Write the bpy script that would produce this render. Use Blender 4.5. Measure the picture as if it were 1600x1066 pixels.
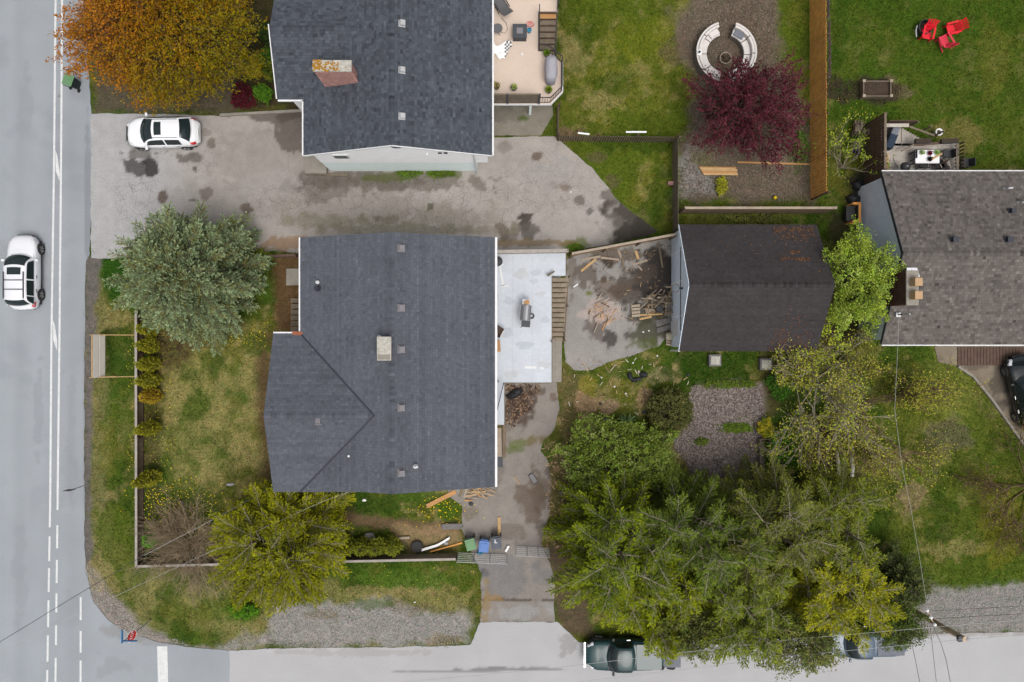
import bpy, math, random
import numpy as np
from mathutils import Vector, Matrix
RAD = math.radians
random.seed(7); rng = np.random.default_rng(7)
sc = bpy.context.scene; col = sc.collection
for o in list(bpy.data.objects): bpy.data.objects.remove(o)

# ------------------------------------------------------------------ camera, sky, sun, exposure
H = 45.0; F = 1147.5              # flying height in metres, focal length in photo pixels
cam = bpy.data.cameras.new('camera'); camo = bpy.data.objects.new('camera', cam); col.objects.link(camo)
cam.sensor_width = 36; cam.lens = 36*F/1600; cam.clip_start = .5; cam.clip_end = 900
camo.location = (0, 0, H); sc.camera = camo
SUN_EL, SUN_AZ = 70, 150          # degrees above the horizon / clockwise from +Y
world = bpy.data.worlds.new('World'); sc.world = world; world.use_nodes = True
wn = world.node_tree.nodes; wl = world.node_tree.links
sky = wn.new('ShaderNodeTexSky'); sky.sky_type = 'NISHITA'; sky.sun_disc = False
sky.sun_elevation = RAD(SUN_EL); sky.sun_rotation = RAD(SUN_AZ); sky.dust_density = 6; sky.air_density = 1.0; sky.ozone_density = .6
hs = wn.new('ShaderNodeHueSaturation'); hs.inputs['Saturation'].default_value = .30
wl.new(sky.outputs[0], hs.inputs['Color']); wl.new(hs.outputs[0], wn['Background'].inputs['Color'])
wn['Background'].inputs['Strength'].default_value = .13
sl = bpy.data.lights.new('sun', 'SUN'); sl.energy = 1.25; sl.angle = RAD(30); sl.color = (1, .965, .91)
so = bpy.data.objects.new('sun', sl); col.objects.link(so)
sd = Vector((math.sin(RAD(SUN_AZ))*math.cos(RAD(SUN_EL)), math.cos(RAD(SUN_AZ))*math.cos(RAD(SUN_EL)), math.sin(RAD(SUN_EL))))
so.rotation_euler = sd.to_track_quat('Z', 'Y').to_euler(); so.location = (0, 0, 60)
sc.view_settings.view_transform = 'Standard'; sc.view_settings.look = 'None'
sc.view_settings.exposure = 0.28; sc.view_settings.gamma = 1; sc.view_settings.use_curve_mapping = False
sc.render.engine = 'CYCLES'; sc.render.resolution_x = 1024; sc.render.resolution_y = 682

# ------------------------------------------------------------------ helpers
def W(px, py, h=0.0):             # where a photo pixel meets the level h
    k = (H-h)/F
    return Vector(((px-800)*k, (533-py)*k, h))
def S(r, g, b, k=1.0):            # displayed colour -> base colour
    f = lambda c: (c/12.92 if c <= .04045 else ((c+.055)/1.055)**2.4)
    return tuple(min(.8, f(c/255)/1.5*k) for c in (r, g, b))

def mat(name, color=(.2,.2,.2), rough=.8, var=.12, scale=2.0, fine=None, bump=0.0, bscale=40, metal=0.0, attr=False, spec=.3,
        crack=False, trans=0.0, fvar=None, coat=0.0, hue=0.0, hscale=5.0):
    m = bpy.data.materials.new(name); m.use_nodes = True
    n = m.node_tree.nodes; l = m.node_tree.links
    p = n['Principled BSDF']; p.inputs['Roughness'].default_value = rough; p.inputs['Metallic'].default_value = metal
    p.inputs['Specular IOR Level'].default_value = spec
    if coat: p.inputs['Coat Weight'].default_value = coat; p.inputs['Coat Roughness'].default_value = .05
    if attr:
        a = n.new('ShaderNodeAttribute'); a.attribute_name = 'Col'; c = a.outputs['Color']
    else:
        a = n.new('ShaderNodeRGB'); a.outputs[0].default_value = (*color, 1); c = a.outputs[0]
    g = n.new('ShaderNodeNewGeometry')
    def nz(sc_, amount, c, det=4):
        t = n.new('ShaderNodeTexNoise'); t.inputs['Scale'].default_value = sc_; t.inputs['Detail'].default_value = det
        l.new(g.outputs['Position'], t.inputs['Vector'])
        r = n.new('ShaderNodeMapRange'); r.inputs[1].default_value = .25; r.inputs[2].default_value = .75
        r.inputs[3].default_value = 1-amount; r.inputs[4].default_value = 1+amount; l.new(t.outputs[0], r.inputs[0])
        v = n.new('ShaderNodeVectorMath'); v.operation = 'SCALE'; l.new(c, v.inputs[0]); l.new(r.outputs[0], v.inputs['Scale'])
        return v.outputs[0]
    if var: c = nz(scale, var, c)
    if hue:
        t = n.new('ShaderNodeTexNoise'); t.inputs['Scale'].default_value = hscale; t.inputs['Detail'].default_value = 5; t.inputs['Roughness'].default_value = .65
        l.new(g.outputs['Position'], t.inputs['Vector'])
        mv = n.new('ShaderNodeVectorMath'); mv.operation = 'MULTIPLY_ADD'; mv.inputs[1].default_value = (hue*2.4, hue*1.1, hue*1.9); mv.inputs[2].default_value = (1-hue*1.2, 1-hue*.55, 1-hue*.95)
        l.new(t.outputs[0], mv.inputs[0]); mm = n.new('ShaderNodeVectorMath'); mm.operation = 'MULTIPLY'; l.new(c, mm.inputs[0]); l.new(mv.outputs[0], mm.inputs[1]); c = mm.outputs[0]
    if fine: c = nz(fine, fvar if fvar else var, c, 2)
    if crack:
        ca = n.new('ShaderNodeAttribute'); ca.attribute_name = 'crack'
        for vs, wd in ((.30, .007), (1.7, .022), (4.6, .045)):
            t0 = n.new('ShaderNodeTexNoise'); t0.inputs['Scale'].default_value = 1.6*vs; t0.inputs['Detail'].default_value = 5
            l.new(g.outputs['Position'], t0.inputs['Vector'])
            ms = n.new('ShaderNodeVectorMath'); ms.operation = 'SCALE'; ms.inputs['Scale'].default_value = .9/vs*.6
            l.new(t0.outputs['Color'], ms.inputs[0])
            ad = n.new('ShaderNodeVectorMath'); ad.operation = 'ADD'; l.new(g.outputs['Position'], ad.inputs[0]); l.new(ms.outputs[0], ad.inputs[1])
            vo = n.new('ShaderNodeTexVoronoi'); vo.feature = 'DISTANCE_TO_EDGE'; vo.inputs['Scale'].default_value = vs
            l.new(ad.outputs[0], vo.inputs['Vector'])
            r = n.new('ShaderNodeMapRange'); r.inputs[1].default_value = 0; r.inputs[2].default_value = wd
            r.inputs[3].default_value = 1; r.inputs[4].default_value = 0; l.new(vo.outputs['Distance'], r.inputs[0])
            mu = n.new('ShaderNodeMath'); mu.operation = 'MULTIPLY'; l.new(r.outputs[0], mu.inputs[0])
            lim = n.new('ShaderNodeMath'); lim.operation = 'MULTIPLY_ADD'
            lim.inputs[1].default_value = .5 if vs < 1 else 1.0; lim.inputs[2].default_value = .12 if vs < 1 else (-.12 if vs < 3 else -.38); lim.use_clamp = True
            l.new(ca.outputs['Fac'], lim.inputs[0]); l.new(lim.outputs[0], mu.inputs[1])
            s1 = n.new('ShaderNodeMath'); s1.operation = 'MULTIPLY_ADD'; s1.inputs[1].default_value = -.5; s1.inputs[2].default_value = 1
            l.new(mu.outputs[0], s1.inputs[0])
            v = n.new('ShaderNodeVectorMath'); v.operation = 'SCALE'; l.new(c, v.inputs[0]); l.new(s1.outputs[0], v.inputs['Scale']); c = v.outputs[0]
    l.new(c, p.inputs['Base Color'])
    if bump:
        t = n.new('ShaderNodeTexNoise'); t.inputs['Scale'].default_value = bscale; t.inputs['Detail'].default_value = 4
        l.new(g.outputs['Position'], t.inputs['Vector'])
        b = n.new('ShaderNodeBump'); b.inputs['Strength'].default_value = 1; b.inputs['Distance'].default_value = bump
        l.new(t.outputs[0], b.inputs['Height']); l.new(b.outputs[0], p.inputs['Normal'])
    if trans:
        tr = n.new('ShaderNodeBsdfTranslucent'); l.new(c, tr.inputs[0])
        mx = n.new('ShaderNodeMixShader'); mx.inputs[0].default_value = trans
        l.new(p.outputs[0], mx.inputs[1]); l.new(tr.outputs[0], mx.inputs[2]); l.new(mx.outputs[0], n['Material Output'].inputs[0])
    return m

def tag(o, label=None, cat=None, group=None, kind=None):
    if label: o['label'] = label
    if cat: o['category'] = cat
    if group: o['group'] = group
    if kind: o['kind'] = kind
    return o
def T(name, label, cat, loc=(0,0,0), rz=0.0, group=None):
    o = bpy.data.objects.new(name, None); col.objects.link(o); o.location = loc; o.rotation_euler = (0, 0, rz); o.empty_display_size = .3
    return tag(o, label, cat, group)
def wm(o):
    b = Matrix.LocRotScale(o.location, o.rotation_euler, o.scale)
    return (wm(o.parent) @ o.matrix_parent_inverse @ b) if o.parent else b
def link(name, me, m=None, parent=None, local=False, kind=None):
    if m is not None and not me.materials: me.materials.append(m)
    o = bpy.data.objects.new(name, me); col.objects.link(o)
    if parent is not None:
        o.parent = parent
        if not local: o.matrix_parent_inverse = wm(parent).inverted()
    if kind: o['kind'] = kind
    return o
def npmesh(name, V, faces, C=None, extra=None):   # V (N,3); faces (M,k) array
    me = bpy.data.meshes.new(name); V = np.asarray(V, np.float32); faces = np.asarray(faces, np.int32)
    k = faces.shape[1]; me.vertices.add(len(V)); me.vertices.foreach_set('co', V.ravel())
    me.loops.add(faces.size); me.loops.foreach_set('vertex_index', faces.ravel())
    me.polygons.add(len(faces)); me.polygons.foreach_set('loop_start', np.arange(0, faces.size, k, dtype=np.int32))
    me.update(calc_edges=True)
    if C is not None:
        a = me.color_attributes.new('Col', 'FLOAT_COLOR', 'POINT')
        a.data.foreach_set('color', np.concatenate([np.asarray(C, np.float32), np.ones((len(V), 1), np.float32)], 1).ravel())
    if extra is not None:
        a = me.attributes.new('crack', 'FLOAT', 'POINT'); a.data.foreach_set('value', np.asarray(extra, np.float32))
    return me
class MB:
    def __init__(s): s.v = []; s.f = []
    def add(s, v, f):
        b = len(s.v); s.v += [tuple(p) for p in v]; s.f += [tuple(i+b for i in q) for q in f]; return s
    def box(s, c, d, rz=0.0, M=None):
        x, y, z = d[0]/2, d[1]/2, d[2]/2
        pts = [Vector(p) for p in ((-x,-y,-z),(x,-y,-z),(x,y,-z),(-x,y,-z),(-x,-y,z),(x,-y,z),(x,y,z),(-x,y,z))]
        R_ = M if M is not None else Matrix.Rotation(rz, 3, 'Z')
        c = Vector(c)
        return s.add([R_ @ p + c for p in pts], [(3,2,1,0),(4,5,6,7),(0,1,5,4),(1,2,6,5),(2,3,7,6),(3,0,4,7)])
    def bar(s, a, b, w, t):           # beam a->b, w wide sideways, t thick in its own up direction
        a, b = Vector(a), Vector(b); d = (b-a); L = d.length; d.normalize()
        up = Vector((0,0,1)) if abs(d.z) < .95 else Vector((1,0,0))
        sd_ = d.cross(up).normalized(); up = sd_.cross(d)
        M = Matrix((d, sd_, up)).transposed()
        return s.box((a+b)/2, (L, w, t), M=M)
    def tube(s, pts, rad, n=6, caps=True):
        pts = [Vector(p) for p in pts]
        if not hasattr(rad, '__len__'): rad = [rad]*len(pts)
        vs = []; fs = []
        for i, p in enumerate(pts):
            d = (pts[min(i+1, len(pts)-1)] - pts[max(i-1, 0)]).normalized()
            u = d.cross(Vector((.31, .17, .94)))
            if u.length < .05: u = d.cross(Vector((1, 0, 0)))
            u.normalize(); w = d.cross(u)
            for k in range(n):
                a = 2*math.pi*k/n; vs.append(p + (u*math.cos(a) + w*math.sin(a))*rad[i])
        for i in range(len(pts)-1):
            for k in range(n): fs.append((i*n+k, i*n+(k+1) % n, (i+1)*n+(k+1) % n, (i+1)*n+k))
        if caps: fs.append(tuple(range(n-1, -1, -1))); fs.append(tuple((len(pts)-1)*n+k for k in range(n)))
        return s.add(vs, fs)
    def prism(s, poly, z0, z1):       # poly: list of (x,y), counter-clockwise made here
        a = sum(poly[i-1][0]*poly[i][1]-poly[i][0]*poly[i-1][1] for i in range(len(poly)))
        if a < 0: poly = poly[::-1]
        n = len(poly); v = [(p[0], p[1], z0) for p in poly] + [(p[0], p[1], z1) for p in poly]
        return s.add(v, [tuple(range(n-1, -1, -1)), tuple(range(n, 2*n))] + [(i, (i+1) % n, n+(i+1) % n, n+i) for i in range(n)])
    def lathe(s, prof, c=(0,0,0), n=16, ax=None):   # prof: (r,z)
        c = Vector(c); M = ax if ax is not None else Matrix.Identity(3)
        vs = [M @ Vector((r*math.cos(2*math.pi*k/n), r*math.sin(2*math.pi*k/n), z)) + c for r, z in prof for k in range(n)]
        fs = [(i*n+k, i*n+(k+1) % n, (i+1)*n+(k+1) % n, (i+1)*n+k) for i in range(len(prof)-1) for k in range(n)]
        fs.append(tuple((len(prof)-1)*n+k for k in range(n))); fs.append(tuple(range(n-1, -1, -1)))
        return s.add(vs, fs)
    def grid(s, P, closed=False):     # P[i][j] points
        n, m = len(P), len(P[0])
        return s.add([p for r in P for p in r], [(i*m+j, i*m+(j+1) % m, (i+1)*m+(j+1) % m, (i+1)*m+j) for i in range(n-1) for j in range(m if closed else m-1)])
    def mesh(s, name, smooth=False):
        me = bpy.data.meshes.new(name); me.from_pydata(s.v, [], s.f); me.update()
        if smooth: me.polygons.foreach_set('use_smooth', [True]*len(me.polygons))
        return me
    def build(s, name, m, parent=None, local=False, smooth=False, bevel=0.0, kind=None):
        o = link(name, s.mesh(name, smooth), m, parent, local, kind)
        if bevel:
            b = o.modifiers.new('bevel', 'BEVEL'); b.width = bevel; b.segments = 2; b.limit_method = 'ANGLE'
        return o
def copy_tree(o, parent=None):
    c = o.copy(); col.objects.link(c); c.parent = parent
    for ch in list(o.children): copy_tree(ch, c)
    return c

# ------------------------------------------------------------------ noise and regions (numpy)
_lat = rng.random((8, 256, 256))
def vnoise(x, y, s, seed=0):
    x = np.asarray(x)/s+37.3*seed+500; y = np.asarray(y)/s+11.7*seed+500
    xi = np.floor(x).astype(int); yi = np.floor(y).astype(int); fx = x-xi; fy = y-yi
    fx = fx*fx*(3-2*fx); fy = fy*fy*(3-2*fy); L = _lat[seed % 8]; xi &= 255; yi &= 255; x2 = (xi+1) & 255; y2 = (yi+1) & 255
    return (L[yi, xi]*(1-fx)+L[yi, x2]*fx)*(1-fy)+(L[y2, xi]*(1-fx)+L[y2, x2]*fx)*fy
def fbm(x, y, s, seed=0, o=4):
    r = 0; a = .5; t = 0
    for i in range(o):
        c_, s_ = math.cos(.7+1.9*i+seed), math.sin(.7+1.9*i+seed); r = r+a*vnoise(x*c_-y*s_, x*s_+y*c_, s/2**i, seed+i*3); t += a; a *= .55
    return r/t
STEP = .125
gx = np.arange(-40, 40.01, STEP); gy = np.arange(-28, 28.01, STEP)
GX, GY = np.meshgrid(gx, gy); PX = 800+GX*F/H; PY = 533-GY*F/H
def sdf(poly, X=None, Y=None):    # signed distance in photo pixels on the ground, positive inside
    X = PX if X is None else X; Y = PY if Y is None else Y
    d = np.full(X.shape, 1e9); ins = np.zeros(X.shape, bool); n = len(poly)
    for i in range(n):
        (x0, y0), (x1, y1) = poly[i], poly[(i+1) % n]
        ex, ey = x1-x0, y1-y0; t = np.clip(((X-x0)*ex+(Y-y0)*ey)/(ex*ex+ey*ey+1e-9), 0, 1)
        d = np.minimum(d, np.hypot(X-x0-t*ex, Y-y0-t*ey))
        c = ((y0 > Y) != (y1 > Y)) & (X < ex*(Y-y0)/((ey) if ey else 1e-9)+x0); ins ^= c
    return np.where(ins, d, -d)
covered = np.full(PX.shape, -1e9)
def region(name, poly, z, colf, m, amp=0.0, ns=1.0, seed=0, crack=None, kind='structure', cover=True):
    global covered
    phi = sdf(poly)
    if amp: phi = phi+amp*2*(fbm(GX, GY, ns, seed)-.5)
    if cover: covered = np.maximum(covered, phi)
    C = colf(GX, GY); ny, nx = phi.shape
    ins = phi > 0; full = ins[:-1,:-1] & ins[:-1,1:] & ins[1:,1:] & ins[1:,:-1]
    anyc = (ins[:-1,:-1] | ins[:-1,1:] | ins[1:,1:] | ins[1:,:-1]) & ~full
    idx = -np.ones(phi.shape, int); vi = np.zeros(phi.shape, bool)
    for a, b in ((0,0),(0,1),(1,1),(1,0)): vi[a:ny-1+a, b:nx-1+b] |= full | (anyc & ins[a:ny-1+a, b:nx-1+b])
    idx[vi] = np.arange(vi.sum())
    V = np.stack([GX[vi], GY[vi], np.full(vi.sum(), z)], 1); CC = C[vi]; K = (crack(GX, GY)[vi] if crack is not None else None)
    j, i = np.nonzero(full); Q = np.stack([idx[j,i], idx[j,i+1], idx[j+1,i+1], idx[j+1,i]], 1)
    tv = []; tc = []; tk = []; tris = []; base = len(V); kk = crack(GX, GY) if crack is not None else None
    for j, i in zip(*np.nonzero(anyc)):
        cs = [(j,i),(j,i+1),(j+1,i+1),(j+1,i)]; out = []
        for q in range(4):
            a, b = cs[q], cs[(q+1) % 4]
            if ins[a]: out.append(idx[a])
            if ins[a] != ins[b]:
                t = phi[a]/(phi[a]-phi[b])
                tv.append((GX[a]+(GX[b]-GX[a])*t, GY[a]+(GY[b]-GY[a])*t, z)); tc.append(C[a] if ins[a] else C[b])
                if kk is not None: tk.append(kk[a])
                out.append(base+len(tv)-1)
        for q in range(1, len(out)-1): tris.append((out[0], out[q], out[q+1], out[q+1]))
    if tv: V = np.concatenate([V, tv]); CC = np.concatenate([CC, tc]); K = np.concatenate([K, tk]) if K is not None else None
    # triangles need their own loops: build polygons of mixed size
    nq = len(Q); nt = len(tris); me = bpy.data.meshes.new(name)
    me.vertices.add(len(V)); me.vertices.foreach_set('co', V.astype(np.float32).ravel())
    tr = np.array([t[:3] for t in tris], np.int32).reshape(-1, 3)
    li = np.concatenate([Q.astype(np.int32).ravel(), tr.ravel()]); me.loops.add(len(li)); me.loops.foreach_set('vertex_index', li)
    me.polygons.add(nq+nt); me.polygons.foreach_set('loop_start', np.concatenate([np.arange(nq)*4, nq*4+np.arange(nt)*3]).astype(np.int32))
    me.update(calc_edges=True); me.validate()
    a = me.color_attributes.new('Col', 'FLOAT_COLOR', 'POINT'); a.data.foreach_set('color', np.concatenate([CC, np.ones((len(V), 1))], 1).astype(np.float32).ravel())
    if K is not None: a = me.attributes.new('crack', 'FLOAT', 'POINT'); a.data.foreach_set('value', K.astype(np.float32))
    o = link(name, me, m, kind=kind); return o
def lerp(a, b, w): return a*(1-w[..., None])+np.asarray(b)*w[..., None]
def ss(x, a, b): t = np.clip((x-a)/(b-a), 0, 1); return t*t*(3-2*t)
def blobs(C, lst, seed=1):        # (px,py,rx,ry,colour,strength[,edge]) stains, bare patches and painted shade
    X = 800+GX*F/H; Y = 533-GY*F/H
    for q, b in enumerate(lst):
        cx, cy, rx, ry, c, st = b[:6]; e = b[6] if len(b) > 6 else .9
        m = (abs(X-cx) < rx*2.2) & (abs(Y-cy) < ry*2.2)
        if not m.any(): continue
        d = np.hypot((X[m]-cx)/rx, (Y[m]-cy)/ry)+(fbm(GX[m], GY[m], max(.6, min(rx, ry)/24), seed+q)-.5)*2.2*e+(fbm(GX[m], GY[m], .4, seed+q+5, 2)-.5)*.8*e
        w = ss(1.15-d, 0, .28)*st; C[m] = lerp(C[m], c, w)
    return C

# ------------------------------------------------------------------ materials
M = {}
M['ground'] = mat('grass and soil', attr=True, rough=.95, var=.12, scale=1.7, fine=16, fvar=.38, bump=.03, bscale=22, spec=.0, hue=.55, hscale=3.2)
M['grass'] = mat('grass blades', attr=True, rough=.8, var=.12, scale=3, spec=.0, trans=.2)
M['asphalt'] = mat('asphalt', attr=True, rough=.9, var=.045, scale=.6, fine=20, fvar=.13, bump=.004, bscale=90, spec=.25)
M['drive'] = mat('old driveway', attr=True, rough=.92, var=.10, scale=1.6, fine=16, fvar=.16, bump=.008, bscale=60, spec=.2, crack=True)
M['leaf'] = mat('leaves', attr=True, rough=.65, var=.14, scale=1.0, spec=.03, trans=.16)
M['chip'] = mat('chips and scraps', attr=True, rough=.9, var=.1, scale=3, spec=.15)
M['shingle'] = mat('asphalt shingles', attr=True, rough=.93, var=.09, scale=.55, fine=28, fvar=.10, spec=.1)
M['felt'] = mat('roof felt', (.035,.037,.04), .95)
M['bark'] = mat('bark', S(120,108,92), .95, .25, 6, 25, bump=.01)
M['paletwig'] = mat('pale twig bark', S(168,158,136), .9, .2, 8)
M['browntwig'] = mat('brown twigs', S(120,100,76), .95, .25, 5)
M['white'] = mat('white paint', S(236,237,238), .55, .05, 3, 20, fvar=.03)
M['roadpaint'] = mat('worn white road paint', S(228,230,230), .85, .10, 3, 24, fvar=.22)
M['wallwhite'] = mat('white siding', (.84,.845,.85), .6, .04, 2)
M['mint'] = mat('pale mint stucco', S(212,226,226,1.6), .7, .05, 2)
M['bluewall'] = mat('pale blue board wall', (.62,.70,.79), .7, .06, 2, 12)
M['greenwall'] = mat('sage wall', S(128,140,126,2.4), .75, .06, 2)
M['cedar'] = mat('orange brown cedar', S(170,118,62,2.2), .85, .25, 3, 22, bump=.004)
M['oldwood'] = mat('grey weathered wood', S(126,114,98), .9, .22, 3, 20, bump=.004)
M['darkwood'] = mat('dark brown wood', S(88,70,60,1.35), .88, .2, 3, 20, bump=.004)
M['fencewood'] = mat('brown grey fence wood', S(118,100,80,1.4), .9, .22, 3, 20, bump=.004)
M['railcap'] = mat('pinkish grey rail', S(176,168,160), .8, .15, 3, 14)
M['paleplank'] = mat('fresh lumber', S(206,170,120), .75, .15, 3, 16)
M['greyplank'] = mat('grey plank', S(176,160,142), .85, .18, 3, 16)
M['cream'] = mat('cream cushions', S(232,226,222), .9, .05, 4)
M['wicker'] = mat('grey wicker', S(120,112,106), .85, .2, 20)
M['deckwhite'] = mat('white deck membrane', S(210,216,224), .65, .07, .9, 5, fvar=.05)
M['beige'] = mat('beige vinyl deck', S(226,206,190), .7, .04, 1, 9, fvar=.03)
M['greydeck'] = mat('silvery deck boards', S(178,170,160,1.25), .85, .18, 4, 20)
M['concrete'] = mat('concrete', S(156,150,140), .9, .14, 2, 20, bump=.004)
M['black'] = mat('black metal', (.022,.022,.024), .5, .1, 4)
M['blackplastic'] = mat('black plastic', (.03,.031,.034), .55, .1, 4)
M['rubber'] = mat('tyre rubber', (.028,.027,.026), .8, .15, 8)
M['steel'] = mat('stainless steel', (.22,.22,.23), .38, .08, 5, metal=.5)
M['galv'] = mat('galvanised metal', (.38,.38,.39), .55, .1, 5, metal=.3)
M['gutter'] = mat('white gutter', (.62,.62,.63), .45, .06, 3)
M['glass'] = mat('dark car glass', (.014,.022,.024), .08, 0, spec=.4)
M['winglass'] = mat('window glass', (.05,.08,.08), .08, 0, spec=.6)
M['brick'] = mat('weathered red brick', S(150,114,108,1.7), .9, .22, 3, 14, bump=.006)
M['darkbrick'] = mat('dark brown brick', S(92,62,54), .9, .22, 4, 16, bump=.006)
M['cap'] = mat('lichen chimney cap', S(190,186,176), .95, .2, 4, 10)
M['lichen'] = mat('orange lichen', S(170,124,40), .95, .35, 8)
M['ventgrey'] = mat('grey vent', S(136,132,136), .7, .06, 6)
M['ventdark'] = mat('dark vent', S(60,62,72), .5, .1, 6)
M['silver'] = mat('silver car paint', (.66,.67,.70), .3, .02, 2, metal=.1, coat=.5)
M['carwhite'] = mat('white car paint', (.76,.77,.80), .25, .01, 2, coat=.7)
M['teal'] = mat('dark teal car paint', (.014,.042,.045), .35, .1, 2, coat=.25)
M['blackpaint'] = mat('black car paint', (.008,.011,.012), .18, .02, 2, coat=.8)
M['chrome'] = mat('chrome', (.7,.7,.72), .15, 0, metal=1)
M['redlamp'] = mat('red lamp', (.5,.015,.02), .25, 0, coat=.5)
M['lamp'] = mat('clear lamp', (.6,.6,.62), .15, 0, coat=.5)
M['red'] = mat('red plastic', S(226,30,48,1.15), .45, .06, 3)
M['pinkred'] = mat('faded red plastic', S(222,56,78,1.1), .5, .06, 3)
M['grass_leaf'] = M['leaf']
M['greenlid'] = mat('green bin lid', S(110,152,108), .5, .06, 5)
M['binbody'] = mat('dark bin body', S(44,56,56), .6, .08, 5)
M['bluelid'] = mat('blue bin lid', S(92,132,200), .5, .06, 5)
M['greybin'] = mat('dark grey bin', S(88,94,106), .55, .08, 5)
M['bluebag'] = mat('blue bag', S(64,150,186), .4, .1, 6)
M['signred'] = mat('sign red', S(206,44,40), .5, .03, 3)
M['signwhite'] = mat('sign white', (.7,.7,.7), .5, .02, 3)
M['signblue'] = mat('sign blue', S(96,152,206), .5, .03, 3)
M['signcream'] = mat('cream board', S(238,232,222), .6, .04, 3)
M['pole'] = mat('weathered utility pole', S(148,130,108,2.0), .95, .25, 2, 14, bump=.01)
M['wire'] = mat('pale cable', S(186,186,184), .6, 0)
M['darkwire'] = mat('black cable', (.03,.03,.03), .6, 0)
M['rock'] = mat('grey stone', S(126,122,120), .9, .2, 4, 18, bump=.02, bscale=12)
M['soil'] = mat('dark soil', S(74,62,50), .98, .3, 6, 30, bump=.02)
M['cover'] = mat('grey cover cloth', S(174,172,180), .8, .08, 5)
M['greymetal'] = mat('dark grey furniture', S(74,78,84), .6, .08, 5)
M['sling'] = mat('grey sling fabric', S(110,110,112), .85, .08, 8)
M['brownwicker'] = mat('brown wicker', S(84,66,58), .8, .2, 15)
M['orange'] = mat('orange wood', S(196,146,94), .7, .12, 6)
M['yellow'] = mat('yellow plastic', S(240,210,30), .45, .03, 4)
M['navy'] = mat('navy fabric', S(46,60,78), .8, .1, 5)
M['greyfabric'] = mat('grey fabric', S(126,130,140), .85, .1, 5)
M['tan'] = mat('tan clay', S(198,164,126), .8, .08, 5)
M['rust'] = mat('rusty flashing', S(160,96,70), .8, .2, 6)
M['ash'] = mat('ash', S(176,158,148), .98, .25, 4, 14, bump=.03, bscale=10)
M['tarp'] = mat('black plastic bag', (.02,.021,.024), .35, .1, 6, bump=.03, bscale=9)
M['beigedrum'] = mat('beige drum', S(196,186,164), .6, .1, 5)
M['tread'] = mat('brown stair boards', S(150,136,118), .88, .2, 3, 18, bump=.004)
M['palebrown'] = mat('dry brown twigs', S(146,130,106,1.6), .95, .2, 5)
M['bluesilver'] = mat('blue grey car paint', (.07,.10,.14), .35, .02, 2, metal=.1, coat=.3)
M['stain0'] = mat('faint grey water stain', S(196,203,212), .7, .06, 3, 12)
M['stain1'] = mat('faint dusty stain', S(202,206,210), .75, .06, 3, 12)

# ------------------------------------------------------------------ ground
GREEN = np.array(S(76,98,34)); DGREEN = np.array(S(52,76,24)); OLIVE = np.array(S(106,108,46)); STRAW = np.array(S(158,144,96))
DIRT = np.array(S(104,88,74)); DDIRT = np.array(S(64,55,48)); MULCH = np.array(S(118,106,100)); GRAVEL = np.array(S(158,154,150)); LIME = np.array(S(112,120,34))
n1 = fbm(GX, GY, 3.2, 1); n2 = fbm(GX, GY, 1.1, 2); n3 = fbm(GX, GY, .6, 5, 3); n4 = fbm(GX, GY, 7, 4, 3)
G = lerp(np.broadcast_to(GREEN, PX.shape+(3,)).copy(), OLIVE, ss(n1*.6+n2*.4, .40, .62))
G = lerp(G, DGREEN, ss(n2*.5+n4*.5, .54, .70)*.8)
G = lerp(G, STRAW, ss(n3*.6+n1*.4, .54, .70)*.65)
G = lerp(G, DGREEN, ss(fbm(GX, GY, .8, 7, 3), .58, .72)*.6)
soilmask = np.zeros(PX.shape)
def paint(poly, c, soft=14, amp=16, ns=1.2, st=1.0, seed=3, soil=True, patchy=False):
    global G, soilmask
    w = ss(sdf(poly)+amp*2*(fbm(GX, GY, ns, seed)-.5), -soft/2, soft/2)*st
    if patchy: w = w*(.15+.85*ss(fbm(GX, GY, 1.3, seed+4), .36, .64))
    G = lerp(G, c, w)
    if soil: soilmask = np.maximum(soilmask, w)
# lawn moods
paint([(875,-40),(1265,-40),(1265,320),(1010,360),(875,230)], LIME, 60, 40, 2.5, .35, 2, False)
paint([(1300,-60),(1640,-60),(1640,270),(1300,270)], S(66,90,26), 40, 30, 2, .65, 3, False)
paint([(255,540),(420,520),(425,760),(250,770)], S(156,146,92), 40, 40, 1.6, .8, 4, False, True)
paint([(150,780),(220,900),(740,930),(740,1000),(330,1010),(200,960)], S(146,138,88), 50, 40, 1.4, .75, 5, False, True)
paint([(1380,560),(1640,560),(1640,920),(1430,920)], S(92,106,38), 40, 40, 1.8, .5, 6, False)
paint([(140,430),(165,430),(170,760),(180,900),(150,900),(138,760)], S(136,130,86), 14, 10, .9, .6, 5, False)
paint([(132,395),(160,400),(150,470),(146,600),(142,760),(146,900),(140,905),(128,900)], S(112,106,102), 8, 6, .7, .95, 6)
paint([(130,880),(148,890),(200,955),(232,985),(300,1010),(360,1014),(360,1030),(200,1010),(120,950)], S(150,142,134), 12, 10, .8, 1, 2)
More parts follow.
